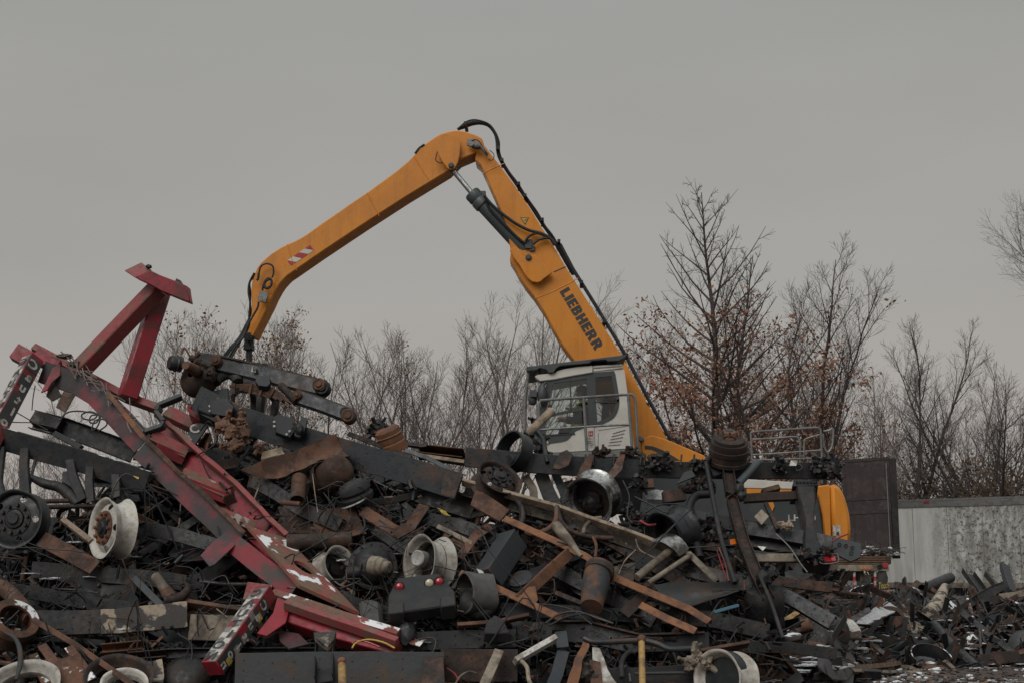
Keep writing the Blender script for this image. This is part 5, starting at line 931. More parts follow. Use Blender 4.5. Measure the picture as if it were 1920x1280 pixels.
# ------------------------------------------------------------------ bottom front
fc = thing('frame_rail', 'dull grey frame rail along the bottom edge behind the left yellow rod', 'frame rail', Q(660, 1255, -.3)); beam('rail', 0, 0, [(440, 1256), (560, 1254), (700, 1252), (832, 1254)], 62, .1, 'C', 'grey_steel', -.3, 6, 6, .006, fc, rivets=8); plate('splice_plate', 0, 0, [(795, 1228), (832, 1228), (834, 1286), (790, 1286)], .01, 'dark_rust', -.45, fc)
pb = thing('post_bracket', 'stubby upright bracket with pale worn top on the bottom rail', 'bracket', Q(608, 1225, -.45)); beam('post', 0, 0, [(608, 1190), (606, 1264)], 34, .1, 'Ci', 'charred_steel', -.42, 0, 4, .008, pb); plate('cap', 0, 0, [(588, 1184), (630, 1183), (626, 1198), (614, 1212), (606, 1206), (590, 1192)], .06, 'peeled_paint', -.5, pb)
beam('frame_rail', 'short dark rail with a square-cut end left of the white plank', 'frame rail', [(826, 1246), (971, 1246)], 58, .1, 'C', 'dark_rust', -.15, 6, 5, .006, rivets=4); beam('frame_rail', 'black riveted rail running level behind the bottom rails', 'frame rail', [(735, 1204), (850, 1198), (968, 1196)], 34, .1, 'C', 'black_steel', .1, 8, 5, .006, rivets=9)
beam('frame_rail', 'black channel lying level under the left red outrigger', 'frame rail', [(300, 1224), (440, 1222), (610, 1222)], 18, .1, 'Ci', 'black_steel', -.05, 10, 5, .008)
for x, y0, lb in ((641, 1236, 'yellow round-topped rod standing at the bottom edge, left one'), (1203, 1194, 'yellow round-topped rod standing at the bottom edge, right one')):
    yr = thing('yellow_rod', lb, 'rod', Q(x, y0 + 40, -.75)); s_ = (x, y0); pipe('rod', 0, 0, [(x, y0 + 10, -.75), (x + 3, 1345, -.75)], 7.5 if x < 700 else 6, 'yellow_paint', 0, parent=yr, n=12); lumps('rusty_head', 0, 0, [(x, y0 + 3, 8, 8)], 'orange_rust', -.75, yr, 4, .2)
beam('plank', 'white-painted plank end sticking up at bottom centre', 'plank', [(1044, 1190), (968, 1234)], 10, .1, 'box', 'white_scrap', -.35, 20, 4, .006)
beam('bracket', 'tan diagonal bracket in front of the square-cut dark rail', 'bracket', [(936, 1216), (905, 1290)], 18, .05, 'L', 'dusty_tan', -.4, 10, 4, .012); pipe('strap', 'tan twisted strap under the white plank', 'strap', [(975, 1236), (988, 1250), (992, 1275), (1002, 1292)], 4, 'dusty_tan', -.3)
beam('crossmember', 'curved blue-black crossmember standing at bottom centre', 'beam', [(1050, 1182), (1056, 1220), (1046, 1260), (1030, 1300)], 22, .1, 'C', 'slate_paint', -.1, 0, 5, .008)
bfr = thing('truck_chassis', 'black truck chassis frame along the bottom edge right of centre', 'truck frame', Q(1180, 1220, .1)); beam('top_rail', 0, 0, [(960, 1180), (1100, 1186), (1180, 1204), (1330, 1202)], 34, .1, 'C', 'black_steel', .15, 8, 6, .006, bfr, rivets=8); beam('lower_rail', 0, 0, [(1090, 1276), (1250, 1270), (1400, 1262)], 44, .1, 'C', 'charred_steel', .1, 8, 5, .006, bfr); beam('bent_flange', 0, 0, [(1040, 1164), (1100, 1163), (1150, 1176), (1200, 1188), (1322, 1184)], 4, .12, 'box', 'dark_rust', .0, 10, 6, .006, bfr)
pipe('pipe', 'bent dark pipe running level past the right yellow rod', 'pipe', [(1095, 1196), (1120, 1203), (1200, 1200), (1232, 1206), (1256, 1216), (1295, 1215)], 5.5, 'slate_paint', -.25); pipe('rod', 'straight dark rod low behind the right yellow rod', 'rod', [(1190, 1262), (1290, 1260)], 3, 'grey_steel', -.1); pipe('hose', 'black hose bend right of the torn rim pieces', 'hose', [(1166, 1270), (1166, 1240), (1178, 1222), (1192, 1220)], 5, 'rubber', -.1)
tw = thing('torn_wheel_assembly', 'torn open wheel rim with bent pale flaps at bottom centre right', 'wheel', Q(1110, 1250, -.4))
sheet('flap', 0, 0, [(1110, 1212), (1126, 1214), (1186, 1300), (1130, 1310)], .008, 'white_scrap', -.45, .1, .04, tw, seed=12); sheet('flap', 0, 0, [(1092, 1200), (1102, 1206), (1078, 1300), (1056, 1300)], .008, 'orange_rust', -.45, -.06, .03, tw, seed=13); sheet('flap', 0, 0, [(1104, 1236), (1124, 1240), (1134, 1305), (1108, 1310)], .008, 'rusty_steel', -.42, .06, .03, tw, seed=14); lumps('hub', 0, 0, [(1096, 1262, 15, 20)], 'grey_steel', -.35, tw, 9, .5, 5)
wheel('dark wheel with white barrel edge at the lower right end of the heap', 1362, 1272, 52, (-.68, -.7, .1), 'white_wheel', -.1, .3, disc=False); turned('tank', 'black drum face left of the white barrel edge', 'drum', 1352, 1268, [(0, 8), (44, 8), (48, 2), (48, -20), (0, -20)], (-.68, -.7, .1), 'black_steel', -.1)
beam('flat_bar', 'rust-edged flat bar lying on the white-edged wheel', 'bar', [(1308, 1218), (1406, 1201)], 6, .12, 'box', 'rusty_steel', -.15, 25, 4, .01); lumps('engine_part', 'pale oily engine casting at lower right of the heap', 'engine part', [(1292, 1240, 14, 10), (1310, 1232, 12, 10), (1304, 1218, 8, 16), (1326, 1246, 9, 8)], 'dusty_tan', -.2, seed=31, amp=.6, spikes=5)
for i, (pts, r_, mt, lb) in enumerate((([(1022, 1168), (1050, 1150), (1085, 1146), (1120, 1158), (1150, 1168)], 2.2, 'slate_paint', 'blue-grey cable arching over the bottom black frame'), ([(1030, 1172), (1062, 1156), (1100, 1150), (1140, 1164)], 2, 'hose_black', 'black cable arching beside the blue-grey cable'), ([(1012, 1132), (1040, 1134), (1075, 1144), (1110, 1170)], 1.6, 'grey_steel', 'thin grey cable above the arching cables'), ([(838, 1252), (852, 1262), (860, 1275)], 2, 'red_paint', 'short red hose on the square-cut dark rail'), ([(850, 1290), (862, 1268), (880, 1258), (895, 1262)], 2, 'dusty_tan', 'pale hose looping on the square-cut dark rail'))): pipe('cable', lb, 'cable', pts, r_, mt, -.2)

# ------------------------------------------------------------------ middle
beam('channel', 'brown rusty channel lying level at the crest behind the black hoop', 'channel', [(780, 838), (868, 848)], 18, .3, 'Ci', 'rusty_steel', .4, 12, 4, .008); beam('timber', 'pale timber strip under the brown rusty channel', 'timber', [(786, 852), (870, 864)], 7, .1, 'box', 'pale_timber', .25, 15, 4, .005); beam('angle_iron', 'blue-grey angle iron sloping under the pale timber strip', 'angle iron', [(758, 842), (800, 856), (848, 882)], 9, .06, 'L', 'slate_paint', .1, 20, 4, .006); beam('grating', 'black toothed bar on the crest left of the brown channel', 'bar', [(752, 832), (802, 832)], 8, .06, 'box', 'charred_steel', .35, 10, 8, .004, dents=.02)
turned('drum', 'ribbed rusty drum on the crest', 'drum', 734, 826, [(0, 26), (20, 26), (24, 22), (24, 14), (26, 12), (24, 10), (25, 2), (24, -2), (26, -4), (26, -20), (0, -22)], (-.35, -.3, .85), 'orange_rust', .15); lumps('burnt_part', 'charred lump leaning on the ribbed rusty drum', 'scrap', [(708, 800, 15, 13), (720, 812, 9, 14), (700, 812, 9, 7)], 'charred_steel', .15, seed=41, amp=.6, spikes=5)
beam('angle_iron', 'long brown angle iron along the upper edge of the big blue-black rail', 'angle iron', [(652, 812), (700, 830), (770, 856)], 10, .1, 'L', 'dark_rust', .12, 20, 5, .01)
turned('steel_hoop', 'black steel hoop standing on the crest in front of the cab', 'hoop', 964, 846, [(35, 14), (38, 14), (38, -14), (35, -14)], (-.72, -.62, .28), 'black_steel', 0, closed=True); turned('canister', 'small grey cylinder end inside the black hoop', 'cylinder', 970, 862, [(0, 18), (9, 18), (10, 15), (10, -10)], (-.8, -.55, .0), 'grey_steel', .0); pipe('log', 'weathered log stub pointing up beside the cab window', 'log', [(988, 814), (1004, 799), (1034, 770)], [6, 8.5, 8, 9], 'pale_timber', .1); lumps('burnt_part', 'charred steel mass between the hoop and the cab', 'scrap', [(1012, 830, 12, 20), (1000, 820, 12, 10), (1018, 848, 10, 14), (1004, 790, 9, 6)], 'charred_steel', .2, seed=43, amp=.6, spikes=7); pipe('strap', 'black bent strap falling from the charred steel mass', 'strap', [(1008, 808), (1018, 822), (1022, 846), (1026, 866)], 4, 'black_steel', .05)
wheel('rusty brown wheel tilted upward in the middle of the heap', 930, 905, 45, (.42, -.62, .66), 'dark_rust', -.05, .2, 'charred_steel', 6, 8)
plate('plate', 'rust-speckled plate with a slot below the tilted brown wheel', 'plate', [(890, 918), (906, 922), (956, 955), (938, 977), (882, 946)], .03, 'rusty_steel', -.15); plate('slot', 0, 0, [(896, 930), (906, 932), (908, 942), (900, 938)], .006, 'letter_dark', -.17, None) if False else None
beam('frame_rail', 'long tan-grey frame rail sloping right below the chrome wheel', 'frame rail', [(868, 912), (970, 944), (1057, 967), (1200, 1018), (1294, 1056)], 31, .1, 'Ci', 'dark_web', .05, 14, 6, .008, rivets=10); beam('flange', 'pale bent upper flange of the tan-grey frame rail', 'flange', [(866, 896), (970, 926), (1057, 949), (1200, 1001), (1296, 1038)], 7, .1, 'box', 'pale_timber', -.13, 35, 6, .012)
for lb, pts, h in (('long rust-orange angle bar crossing the middle of the heap', [(945, 970), (1040, 1012), (1100, 1042), (1140, 1070)], 14), ('perforated rust-orange bar sloping right below the rusty can', [(1140, 1076), (1200, 1101), (1250, 1122), (1292, 1140), (1330, 1164)], 15), ('lower rust-orange bar sloping from the torn bellows', [(862, 1072), (930, 1100), (980, 1124), (1052, 1158)], 14), ('short rust-orange bar end at the right of the heap foot', [(1200, 1132), (1250, 1158), (1304, 1182)], 15)): beam('angle_iron', lb, 'angle iron', pts, h, .08, 'L', 'orange_rust', -.15, 28, 6, .006, rivets=0)
beam('strut', 'flared rust-orange strut joining the two long rust bars', 'strut', [(1072, 1034), (1030, 1072), (996, 1104), (976, 1124)], 21, .06, 'C', 'orange_rust', -.12, -12, 5, .006); plate('foot', 'flared rusty foot at the base of the rust-orange strut', 'plate', [(984, 1100), (1004, 1098), (1008, 1124), (1000, 1134), (968, 1116)], .015, 'orange_rust', -.16)
beam('steel_box', 'blue-grey box section tilted in the middle, mud on its side', 'box section', [(978, 1006), (928, 1082)], 44, .22, 'box', 'slate_paint', -.2, -30, 4, .006, bevel=.008)
ct = thing('rusty_can', 'rust-orange canister with grey domed cap, in the centre right of the heap', 'canister', Q(1116, 1095, -.3)); pipe('body', 0, 0, [(1123, 1062), (1116, 1098), (1109, 1138)], [25, 25, 20], 'can_rust', -.28, parent=ct, n=22); turned('cap', 0, 0, 1125, 1060, [(0, 13), (12, 12), (22, 7), (27, -2), (27, -14)], (.06, -.2, .97), 'grey_steel', -.28, parent=ct); pipe('band', 0, 0, [(1125, 1068), (1122, 1076)], 28, 'dark_rust', -.28, parent=ct, n=22)
pipe('tapered_tube', 'pale tapered tube leaning above the rusty can', 'tube', [(1042, 984), (1062, 1008), (1090, 1042)], [11, 10, 4], 'dusty_tan', -.15, n=14); pipe('pipe', 'curved grey pipe under the tilted brown wheel', 'pipe', [(968, 934), (978, 950), (980, 972), (970, 990)], 5.5, 'grey_steel', .0); pipe('ring', 'rusty bent hoop beside the pale tapered tube', 'hoop', [(1044, 948), (1042, 975), (1026, 992), (1000, 1000), (985, 996)], 5, 'rusty_steel', -.1); pipe('strap', 'dark hanging strap under the tan-grey frame rail', 'strap', [(1046, 950), (1052, 976), (1074, 996), (1110, 1006), (1150, 1008)], 4.5, 'dark_rust', -.1); pipe('pipe', 'tan curved pipe below the chrome wheel', 'pipe', [(1092, 1000), (1098, 985), (1112, 972), (1128, 970)], 4, 'dusty_tan', -.05)
for lb, a, b, r_ in (('pale round strut leaning right of the rusty can', (1194, 1082), (1258, 1030), 8), ('thinner pale strut beside the pale round strut', (1216, 1092), (1294, 1040), 5)): pipe('strut', lb, 'strut', [a, b], r_, 'dusty_tan', -.12)
beam('angle_iron', 'tan angle iron falling right from the end of the tan-grey rail', 'angle iron', [(1290, 1034), (1312, 1056), (1344, 1088)], 12, .08, 'L', 'dusty_tan', -.08, 15, 4, .008); sheet('crossmember', 'dented grey crossmember plate right of the perforated rust bar', 'plate', [(1226, 1096), (1388, 1086), (1384, 1108), (1278, 1136)], .012, 'grey_steel', -.12, .08, .03, seed=22, nu=14); sheet('sheet_metal', 'tan dirt-caked panel under the pale struts', 'panel', [(1150, 1062), (1192, 1058), (1188, 1090), (1150, 1086)], .01, 'dusty_tan', .0, .06, .05, seed=23)
for i, (pts, h, mt, lb) in enumerate((([(820, 985), (884, 1018)], 9, 'dusty_tan', 'upper tan strip behind the large white wheel'), ([(830, 1002), (870, 1024)], 10, 'rusty_steel', 'lower rusty strip behind the large white wheel'), ([(920, 985), (890, 1005), (862, 1044)], 16, 'rusty_steel', 'rusty bent arm reaching down to the large white wheel'), ([(796, 945), (770, 985), (740, 1002)], 22, 'rusty_steel', 'brown broad bar in the shade under the big rail'), ([(1000, 1005), (1080, 985)], 9, 'grey_steel', 'grey bar crossing behind the pale tapered tube'), ([(1040, 1110), (1090, 1130)], 9, 'dark_rust', 'dark bar left of the rusty can'), ([(1170, 1150), (1200, 1120), (1222, 1090)], 22, 'dark_rust', 'dark upright beam between the right rust bars'))): beam('bar', lb, 'bar', pts, h, .06, 'L', mt, .02, 18, 4, .01)
plate('red_reflector', 'tiny bright red reflector beside the blue-grey box section', 'reflector', [(940, 1018), (948, 1012), (952, 1020), (944, 1026)], .01, 'red_lens', -.05); sheet('yellow_strip', 'small yellow scrap under the short black rail end', 'scrap', [(820, 951), (834, 954), (846, 966), (836, 964)], .006, 'letter_yellow', .1, .02, .01, seed=31); sheet('white_scrap', 'small white flake on the torn grey bellows', 'scrap', [(894, 1064), (906, 1068), (914, 1078), (906, 1078)], .006, 'white_scrap', -.25, .02, .01, seed=32)
turned('air_spring', 'striped grey canister half hidden behind the blue-grey box section', 'canister', 978, 1090, [(0, 12), (20, 12), (24, 8), (22, 3), (24, -2), (22, -7), (24, -12), (0, -14)], (-.3, -.5, .8), 'grey_steel', .05); pipe('hose', 'orange stained strap hanging above the rusty can cap', 'strap', [(1112, 1006), (1118, 1022), (1116, 1044)], 3, 'orange_rust', -.2)
beam('bar', 'rusty flat scrap lying above the black riveted rail', 'bar', [(858, 1168), (930, 1162), (992, 1150)], 7, .08, 'box', 'rusty_steel', -.15, 25, 4, .012); plate('black_wedge', 'small black wedge-shaped cover on the black riveted rail', 'cover', [(914, 1162), (930, 1152), (944, 1160), (955, 1186), (908, 1186)], .12, 'rubber', -.2, bevel=.01); plate('bracket', 'small dull bracket left of the arching cables', 'bracket', [(990, 1184), (1000, 1168), (1018, 1164), (1014, 1178)], .05, 'dark_rust', -.2)

# ------------------------------------------------------------------ right: raised truck frames and upright axle
rt_ = thing('truck_chassis', 'black truck chassis frame raised level along the crest in front of the handler', 'truck frame', Q(1220, 880))
beam('rail', 0, 0, [(872, 856), (930, 860), (1010, 868), (1110, 874), (1200, 878)], 36, .1, 'C', 'slate_paint', .1, 0, 5, .006, rt_, rivets=8); beam('rail', 0, 0, [(1200, 878), (1320, 881), (1450, 881), (1566, 882)], 31, .1, 'C', 'black_steel', .1, 0, 6, .006, rt_, rivets=10)
for p, mt in (([(1050, 848), (1064, 842), (1076, 852), (1066, 872), (1048, 878), (1036, 876)], 'dark_rust'), ([(1106, 848), (1116, 850), (1106, 882), (1094, 900), (1078, 896), (1090, 872)], 'rusty_steel'), ([(1160, 852), (1172, 850), (1166, 880), (1150, 898), (1136, 894), (1150, 874)], 'rusty_steel')): plate('torn_flap', 0, 0, p, .02, mt, -.12, rt_)
lumps('end_bracket', 0, 0, [(1550, 868, 20, 9), (1560, 882, 15, 13), (1538, 884, 12, 8), (1564, 866, 9, 7)], 'charred_steel', .02, rt_, 51, .7, 9); lumps('bracket', 0, 0, [(1232, 872, 16, 12), (1246, 862, 12, 8), (1222, 860, 8, 9)], 'charred_steel', .0, rt_, 52, .7, 7)
plate('gusset', 0, 0, [(1268, 905), (1282, 884), (1296, 880), (1304, 892)], .02, 'grey_steel', -.1, rt_); plate('gusset', 0, 0, [(1328, 866), (1354, 864), (1356, 886), (1338, 892)], .03, 'grey_steel', -.1, rt_); plate('tag', 0, 0, [(1483, 862), (1496, 862), (1493, 872), (1480, 872)], .004, 'letter_white', -.08, rt_, bat=0); pipe('strut', 0, 0, [(1422, 866), (1384, 906)], 7.5, 'cylinder_grey', -.1, parent=rt_); pipe('ring', 0, 0, [(1490, 874), (1498, 870), (1504, 876), (1496, 882), (1490, 876)], 1.8, 'hose_black', .0, parent=rt_)
beam('crossmember', 0, 0, [(1272, 914), (1342, 916)], 13, .1, 'C', 'dark_rust', .2, 10, 3, .006, rt_); beam('crossmember', 0, 0, [(1396, 932), (1500, 926)], 16, .1, 'C', 'dark_rust', .15, 10, 4, .006, rt_); beam('bracket', 0, 0, [(1430, 918), (1462, 910)], 10, .1, 'box', 'timber', .3, 30, 3, .006, rt_)
for x in (1096, 1112, 1150, 1200, 1208, 1276, 1300, 1468): pipe('stud', 0, 0, [(x, 872), (x + 2, 852)], 2, 'charred_steel', .0, parent=rt_)
pl = thing('frame_pillar', 'waisted black crossmember standing on end in front of the handler engine cover', 'crossmember', Q(1515, 980)); plate('flange', 0, 0, [(1490, 896), (1532, 898), (1536, 910), (1486, 910)], .3, 'black_steel', .05, pl, bevel=.01); plate('web', 0, 0, [(1492, 908), (1530, 908), (1528, 940), (1527, 975), (1534, 1010), (1552, 1040), (1560, 1052), (1508, 1050), (1508, 1010), (1508, 975), (1500, 945)], .2, 'charred_steel', .06, pl, bevel=.02)
for k in range(6): turned('bolt', 0, 0, 1495 + k * 6.5, 903, [(0, 3), (2, 3), (2.6, 0)], (0, -1, .1), 'charred_steel', .04, parent=pl, bat=0)
lr = thing('truck_chassis', 'second black truck frame lower right with drilled end plate', 'truck frame', Q(1500, 1020)); beam('rail', 0, 0, [(1390, 988), (1450, 996), (1540, 1012), (1612, 1030)], 26, .1, 'C', 'black_steel', .15, 14, 5, .008, lr, rivets=6); beam('rail', 0, 0, [(1300, 1010), (1400, 1012), (1500, 1026)], 22, .1, 'C', 'black_steel', .35, 14, 5, .008, lr); plate('end_plate', 0, 0, [(1560, 1006), (1616, 1016), (1612, 1044), (1594, 1052), (1562, 1036)], .02, 'slate_paint', .05, lr); beam('crossmember', 0, 0, [(1416, 1044), (1535, 1044)], 15, .1, 'C', 'dusty_tan', .12, 10, 4, .006, lr); beam('crossmember', 0, 0, [(1306, 1020), (1360, 1026)], 16, .1, 'C', 'dark_rust', .2, 10, 3, .006, lr)
for x, y in ((1574, 1020), (1586, 1022), (1598, 1026), (1596, 1036)): turned('hole', 0, 0, x, y, [(0, 0), (3, 0), (3.4, 1.4), (4, 0)], (0, -1, .1), 'letter_dark', .03, parent=lr, bat=0)
ua = thing('upright_axle', 'rusty truck axle standing upright with a brake drum at each end', 'axle', Q(1395, 980, -.2))
uax = (.03, -.47, .88); turned('drum', 0, 0, 1366, 846, [(12, 26), (28, 26), (29, 20), (34, 20), (35, 12), (35, 8), (37.5, 7), (37.5, -1), (36, -2), (36, -14), (37.5, -15), (37.5, -22), (30, -26), (14, -26)], uax, 'dark_rust', -.25, parent=ua, n=40); turned('hub', 0, 0, 1366, 819, [(0, 12), (13, 12), (15, 8), (26, 7), (28, 2), (28, -8)], uax, 'rusty_steel', -.27, parent=ua, extra=studs_of(10, 22, 2.6, 5, 19)); turned('hub_cap', 0, 0, 1366, 811, [(0, 7), (7, 7), (9, 3), (10, -4)], uax, 'grey_steel', -.3, parent=ua)
beam('beam', 0, 0, [(1364, 866), (1374, 930), (1394, 1010), (1418, 1070), (1440, 1118)], 21, .1, 'I', 'dark_rust', -.2, 0, 6, .006, ua, bevel=.008); turned('lower_drum', 0, 0, 1434, 1132, [(0, 30), (30, 28), (36, 16), (37, 2), (35, -4), (36, -16), (30, -26), (0, -28)], (-.12, -.3, .92), 'charred_steel', .1, parent=ua); lumps('knuckle', 0, 0, [(1432, 1086, 14, 18), (1446, 1072, 12, 14)], 'charred_steel', -.2, ua, 55, .4, 4); pipe('brake_rod', 0, 0, [(1324, 866), (1336, 930), (1352, 1010), (1378, 1092)], 4.5, 'charred_steel', -.25, parent=ua); pipe('tie_rod', 0, 0, [(1424, 1078), (1446, 1130), (1468, 1196)], 3.6, 'charred_steel', -.35, parent=ua); pipe('brake_arm', 0, 0, [(1324, 866), (1330, 858), (1345, 856)], 6, 'charred_steel', -.22, parent=ua); lumps('shackle', 0, 0, [(1386, 916, 9, 11), (1390, 930, 8, 9)], 'charred_steel', -.2, ua, 56, .4)
wheel('bright chrome wheel rim with dark open face under the raised frame', 1112, 934, 50, (-.46, -.78, -.4), 'aluminium', -.02, .26, disc=False, back=True); lumps('hub', 'dark axle hub inside the bright chrome wheel rim', 'hub', [(1112, 944, 20, 16), (1126, 936, 10, 18)], 'charred_steel', .08, seed=61, spikes=4)
wheel('black-barrelled wheel with pale crumpled rim below the raised frame', 1262, 1000, 48, (-.76, -.56, -.28), 'black_steel', .0, .3, disc=False, back=True); sheet('aluminium_scrap', 'pale crushed aluminium rim in front of the black-barrelled wheel', 'rim', [(1214, 1012), (1244, 996), (1286, 1030), (1268, 1040)], .01, 'aluminium', -.15, -.1, .05, seed=41)
pipe('bent_bar', 'thick black bent bar left of the upright axle', 'bar', [(1330, 925), (1306, 928), (1294, 946), (1292, 972), (1302, 1000), (1312, 1046)], 8, 'charred_steel', .05)
tl = thing('tail_lamp', 'red rectangular tail lamp in a chrome frame at the right end of the heap', 'lamp', Q(1553, 1047, .1)); plate('lens', 0, 0, [(1540, 1041), (1566, 1040), (1568, 1050), (1541, 1052)], .03, 'red_lens', .05, tl, bat=0); pipe('chrome_frame', 0, 0, [(1538, 1039), (1566, 1037), (1571, 1041), (1571, 1053), (1545, 1056), (1537, 1052), (1538, 1039)], 1.1, 'rail_grey', .03, k=2, parent=tl)
plate('snow_board', 'snow-covered board behind the raised frame, beside the brown bracket', 'board', [(1205, 922), (1230, 914), (1262, 920), (1258, 936), (1212, 934)], .12, 'snow', .3); plate('bracket', 'brown square bracket hanging under the raised frame', 'bracket', [(1208, 898), (1226, 896), (1228, 912), (1206, 914)], .03, 'rusty_steel', .05); beam('bar', 'rusty brown chunk in the dark left of the thick black bent bar', 'bar', [(1244, 930), (1286, 926)], 22, .1, 'box', 'dark_rust', .1, 10, 3, .012); lumps('casting', 'pale broken casting lying on the lower right frame', 'casting', [(1472, 986, 9, 6), (1480, 984, 7, 8), (1464, 980, 7, 4)], 'pale_timber', -.05, seed=71, amp=.6); plate('bracket', 'tan diamond-shaped plate leaning behind the lower right frame', 'plate', [(1414, 966), (1428, 952), (1442, 966), (1428, 982)], .02, 'dusty_tan', .0); beam('bar', 'brown flat bar leaning left of the engine cover lettering', 'bar', [(1436, 940), (1458, 990)], 8, .05, 'box', 'dark_rust', .05, 0, 3, .006)
plate('white_card', 'small white card in the dark below the lower right frame', 'card', [(1420, 1022), (1437, 1024), (1430, 1032)], .004, 'white_scrap', -.02, bat=0); plate('orange_marker', 'small orange marker lamp beside the upright axle', 'lamp', [(1368, 1010), (1380, 1008), (1382, 1018), (1370, 1020)], .02, 'orange_lens', .0, bat=0)
for pts, r_, mt, lb in (([(1344, 1030), (1354, 1060), (1362, 1086)], 1.2, 'red_paint', 'thin red wire hanging left of the upright axle'), ([(1348, 1026), (1360, 1056), (1366, 1088)], 1.2, 'red_dust_sheen', 'pink wire hanging beside the thin red wire'), ([(1455, 1000), (1480, 1024), (1500, 1054), (1514, 1072)], 1.2, 'rail_grey', 'pale wire trailing from the lower right frame'), ([(1200, 975), (1215, 983), (1230, 982)], 2.2, 'red_paint', 'short red cable left of the black-barrelled wheel'), ([(1560, 1014), (1575, 1006), (1590, 1000)], 1.4, 'red_paint', 'red wire above the drilled end plate'), ([(1168, 900), (1180, 930), (1176, 965), (1186, 980)], 1.4, 'hose_black', 'black wire loop right of the chrome wheel'), ([(1190, 930), (1220, 945), (1250, 960), (1270, 952)], 1.6, 'hose_black', 'black cable sagging above the black-barrelled wheel'), ([(1210, 960), (1240, 945), (1280, 946), (1300, 960)], 1.6, 'hose_black', 'black cable arching above the black-barrelled wheel'), ([(1192, 1010), (1200, 1030), (1230, 1046)], 1.2, 'dusty_tan', 'tan wire on the tan-grey frame rail'), ([(1160, 1075), (1172, 1050), (1192, 1030)], 1.4, 'dusty_tan', 'tan wire sticking up right of the rusty can'), ([(585, 880), (590, 920), (596, 960)], .9, 'dusty_tan', 'pale wire hanging in front of the air tank'), ([(540, 1005), (560, 985), (585, 975)], 1, 'grey_steel', 'grey wire above the dark open tube'), ([(588, 980), (600, 1005), (612, 1028)], 1, 'grey_steel', 'grey wire crossing the dark open tube'), ([(375, 1120), (395, 1090), (420, 1078), (430, 1095)], 1, 'grey_steel', 'pale wire loop left of the checkered post'), ([(330, 1060), (360, 1065), (380, 1090), (378, 1110)], 1, 'hose_black', 'black wire loop above the hooked plate'), ([(270, 1086), (280, 1092), (288, 1108)], 1, 'grey_steel', 'bright wire beside the tan exhaust stub'), ([(680, 965), (684, 985), (676, 1000), (690, 990)], 2, 'hose_black', 'black hose under the black air spring'), ([(890, 985), (905, 1000), (918, 1030)], 1.4, 'grey_steel', 'grey cable hanging by the rusty bent arm'), ([(830, 1010), (860, 1030), (880, 1060), (892, 1068)], 1.2, 'grey_steel', 'thin grey cable behind the large white wheel')): pipe('wire', lb, 'wire', pts, r_, mt, -.12)
beam('strap', 'turquoise strap end on the scrap below the lower drum', 'strap', [(1340, 1146), (1386, 1133)], 6, .03, 'box', 'blue_paint', -.3, 10, 4, .004)

for pts, h, mt, lb in (([(240, 985), (340, 1002), (430, 1030)], 26, 'black_steel', 'long black rail deep behind the near side of the red ladder frame'), ([(60, 1068), (200, 1075), (350, 1092)], 30, 'charred_steel', 'charred rail in the shade between the rusty beam and the peeling channel'), ([(20, 1108), (130, 1122), (250, 1140)], 24, 'black_steel', 'black rail just above the channel with peeling cream paint'), ([(470, 900), (560, 950), (640, 985)], 26, 'charred_steel', 'charred rail buried under the curled brown sheet'), ([(700, 985), (820, 1060), (930, 1150)], 30, 'charred_steel', 'long charred beam running down behind the large white wheel'), ([(760, 960), (860, 985), (960, 1020)], 24, 'black_steel', 'black beam under the short black rail end'), ([(1030, 1060), (1130, 1110), (1225, 1165)], 26, 'charred_steel', 'charred beam behind the rusty can'), ([(1190, 1052), (1300, 1070), (1410, 1095)], 28, 'black_steel', 'black rail behind the dented grey crossmember'), ([(1200, 950), (1310, 968), (1420, 990)], 24, 'slate_paint', 'slate rail passing behind the upright axle at mid height'), ([(930, 1140), (1060, 1146), (1190, 1156)], 24, 'black_steel', 'black rail below the flared rust-orange strut'), ([(1120, 1000), (1200, 1045), (1290, 1100)], 22, 'dark_rust', 'dark brown beam below the tan-grey frame rail'), ([(1240, 1150), (1340, 1160), (1440, 1185)], 30, 'charred_steel', 'charred rail left of the lower axle drum'), ([(1400, 1085), (1480, 1120), (1560, 1165)], 26, 'black_steel', 'black rail sloping right from the lower axle drum'), ([(1390, 1210), (1480, 1212), (1570, 1225)], 20, 'charred_steel', 'charred rail low at the right end of the heap'), ([(1400, 1078), (1480, 1090), (1560, 1098)], 18, 'dark_rust', 'dark rusty beam under the drilled end plate'), ([(600, 1100), (660, 1130), (730, 1150)], 24, 'charred_steel', 'charred beam between the outrigger and the differential')):
    beam('frame_rail', lb, 'frame rail', pts, h, .1, 'C', mt, .16, 4, 6, .025, rivets=6)

for p, h, mt, lb in (([(1012, 884), (1028, 920), (1048, 960)], 26, 'charred_steel', 'dark beam hanging down left below the cab walkway'), ([(1040, 886), (1058, 925), (1066, 965)], 16, 'black_steel', 'narrow black post hanging below the cab walkway'), ([(985, 892), (1000, 915), (1004, 950)], 14, 'dusty_tan', 'tan upright piece between the tilted brown wheel and the cab'), ([(1066, 900), (1082, 950)], 18, 'charred_steel', 'charred upright just left of the chrome wheel')): beam('beam', lb, 'beam', p, h, .1, 'C', mt, .35, 0, 5, .02)

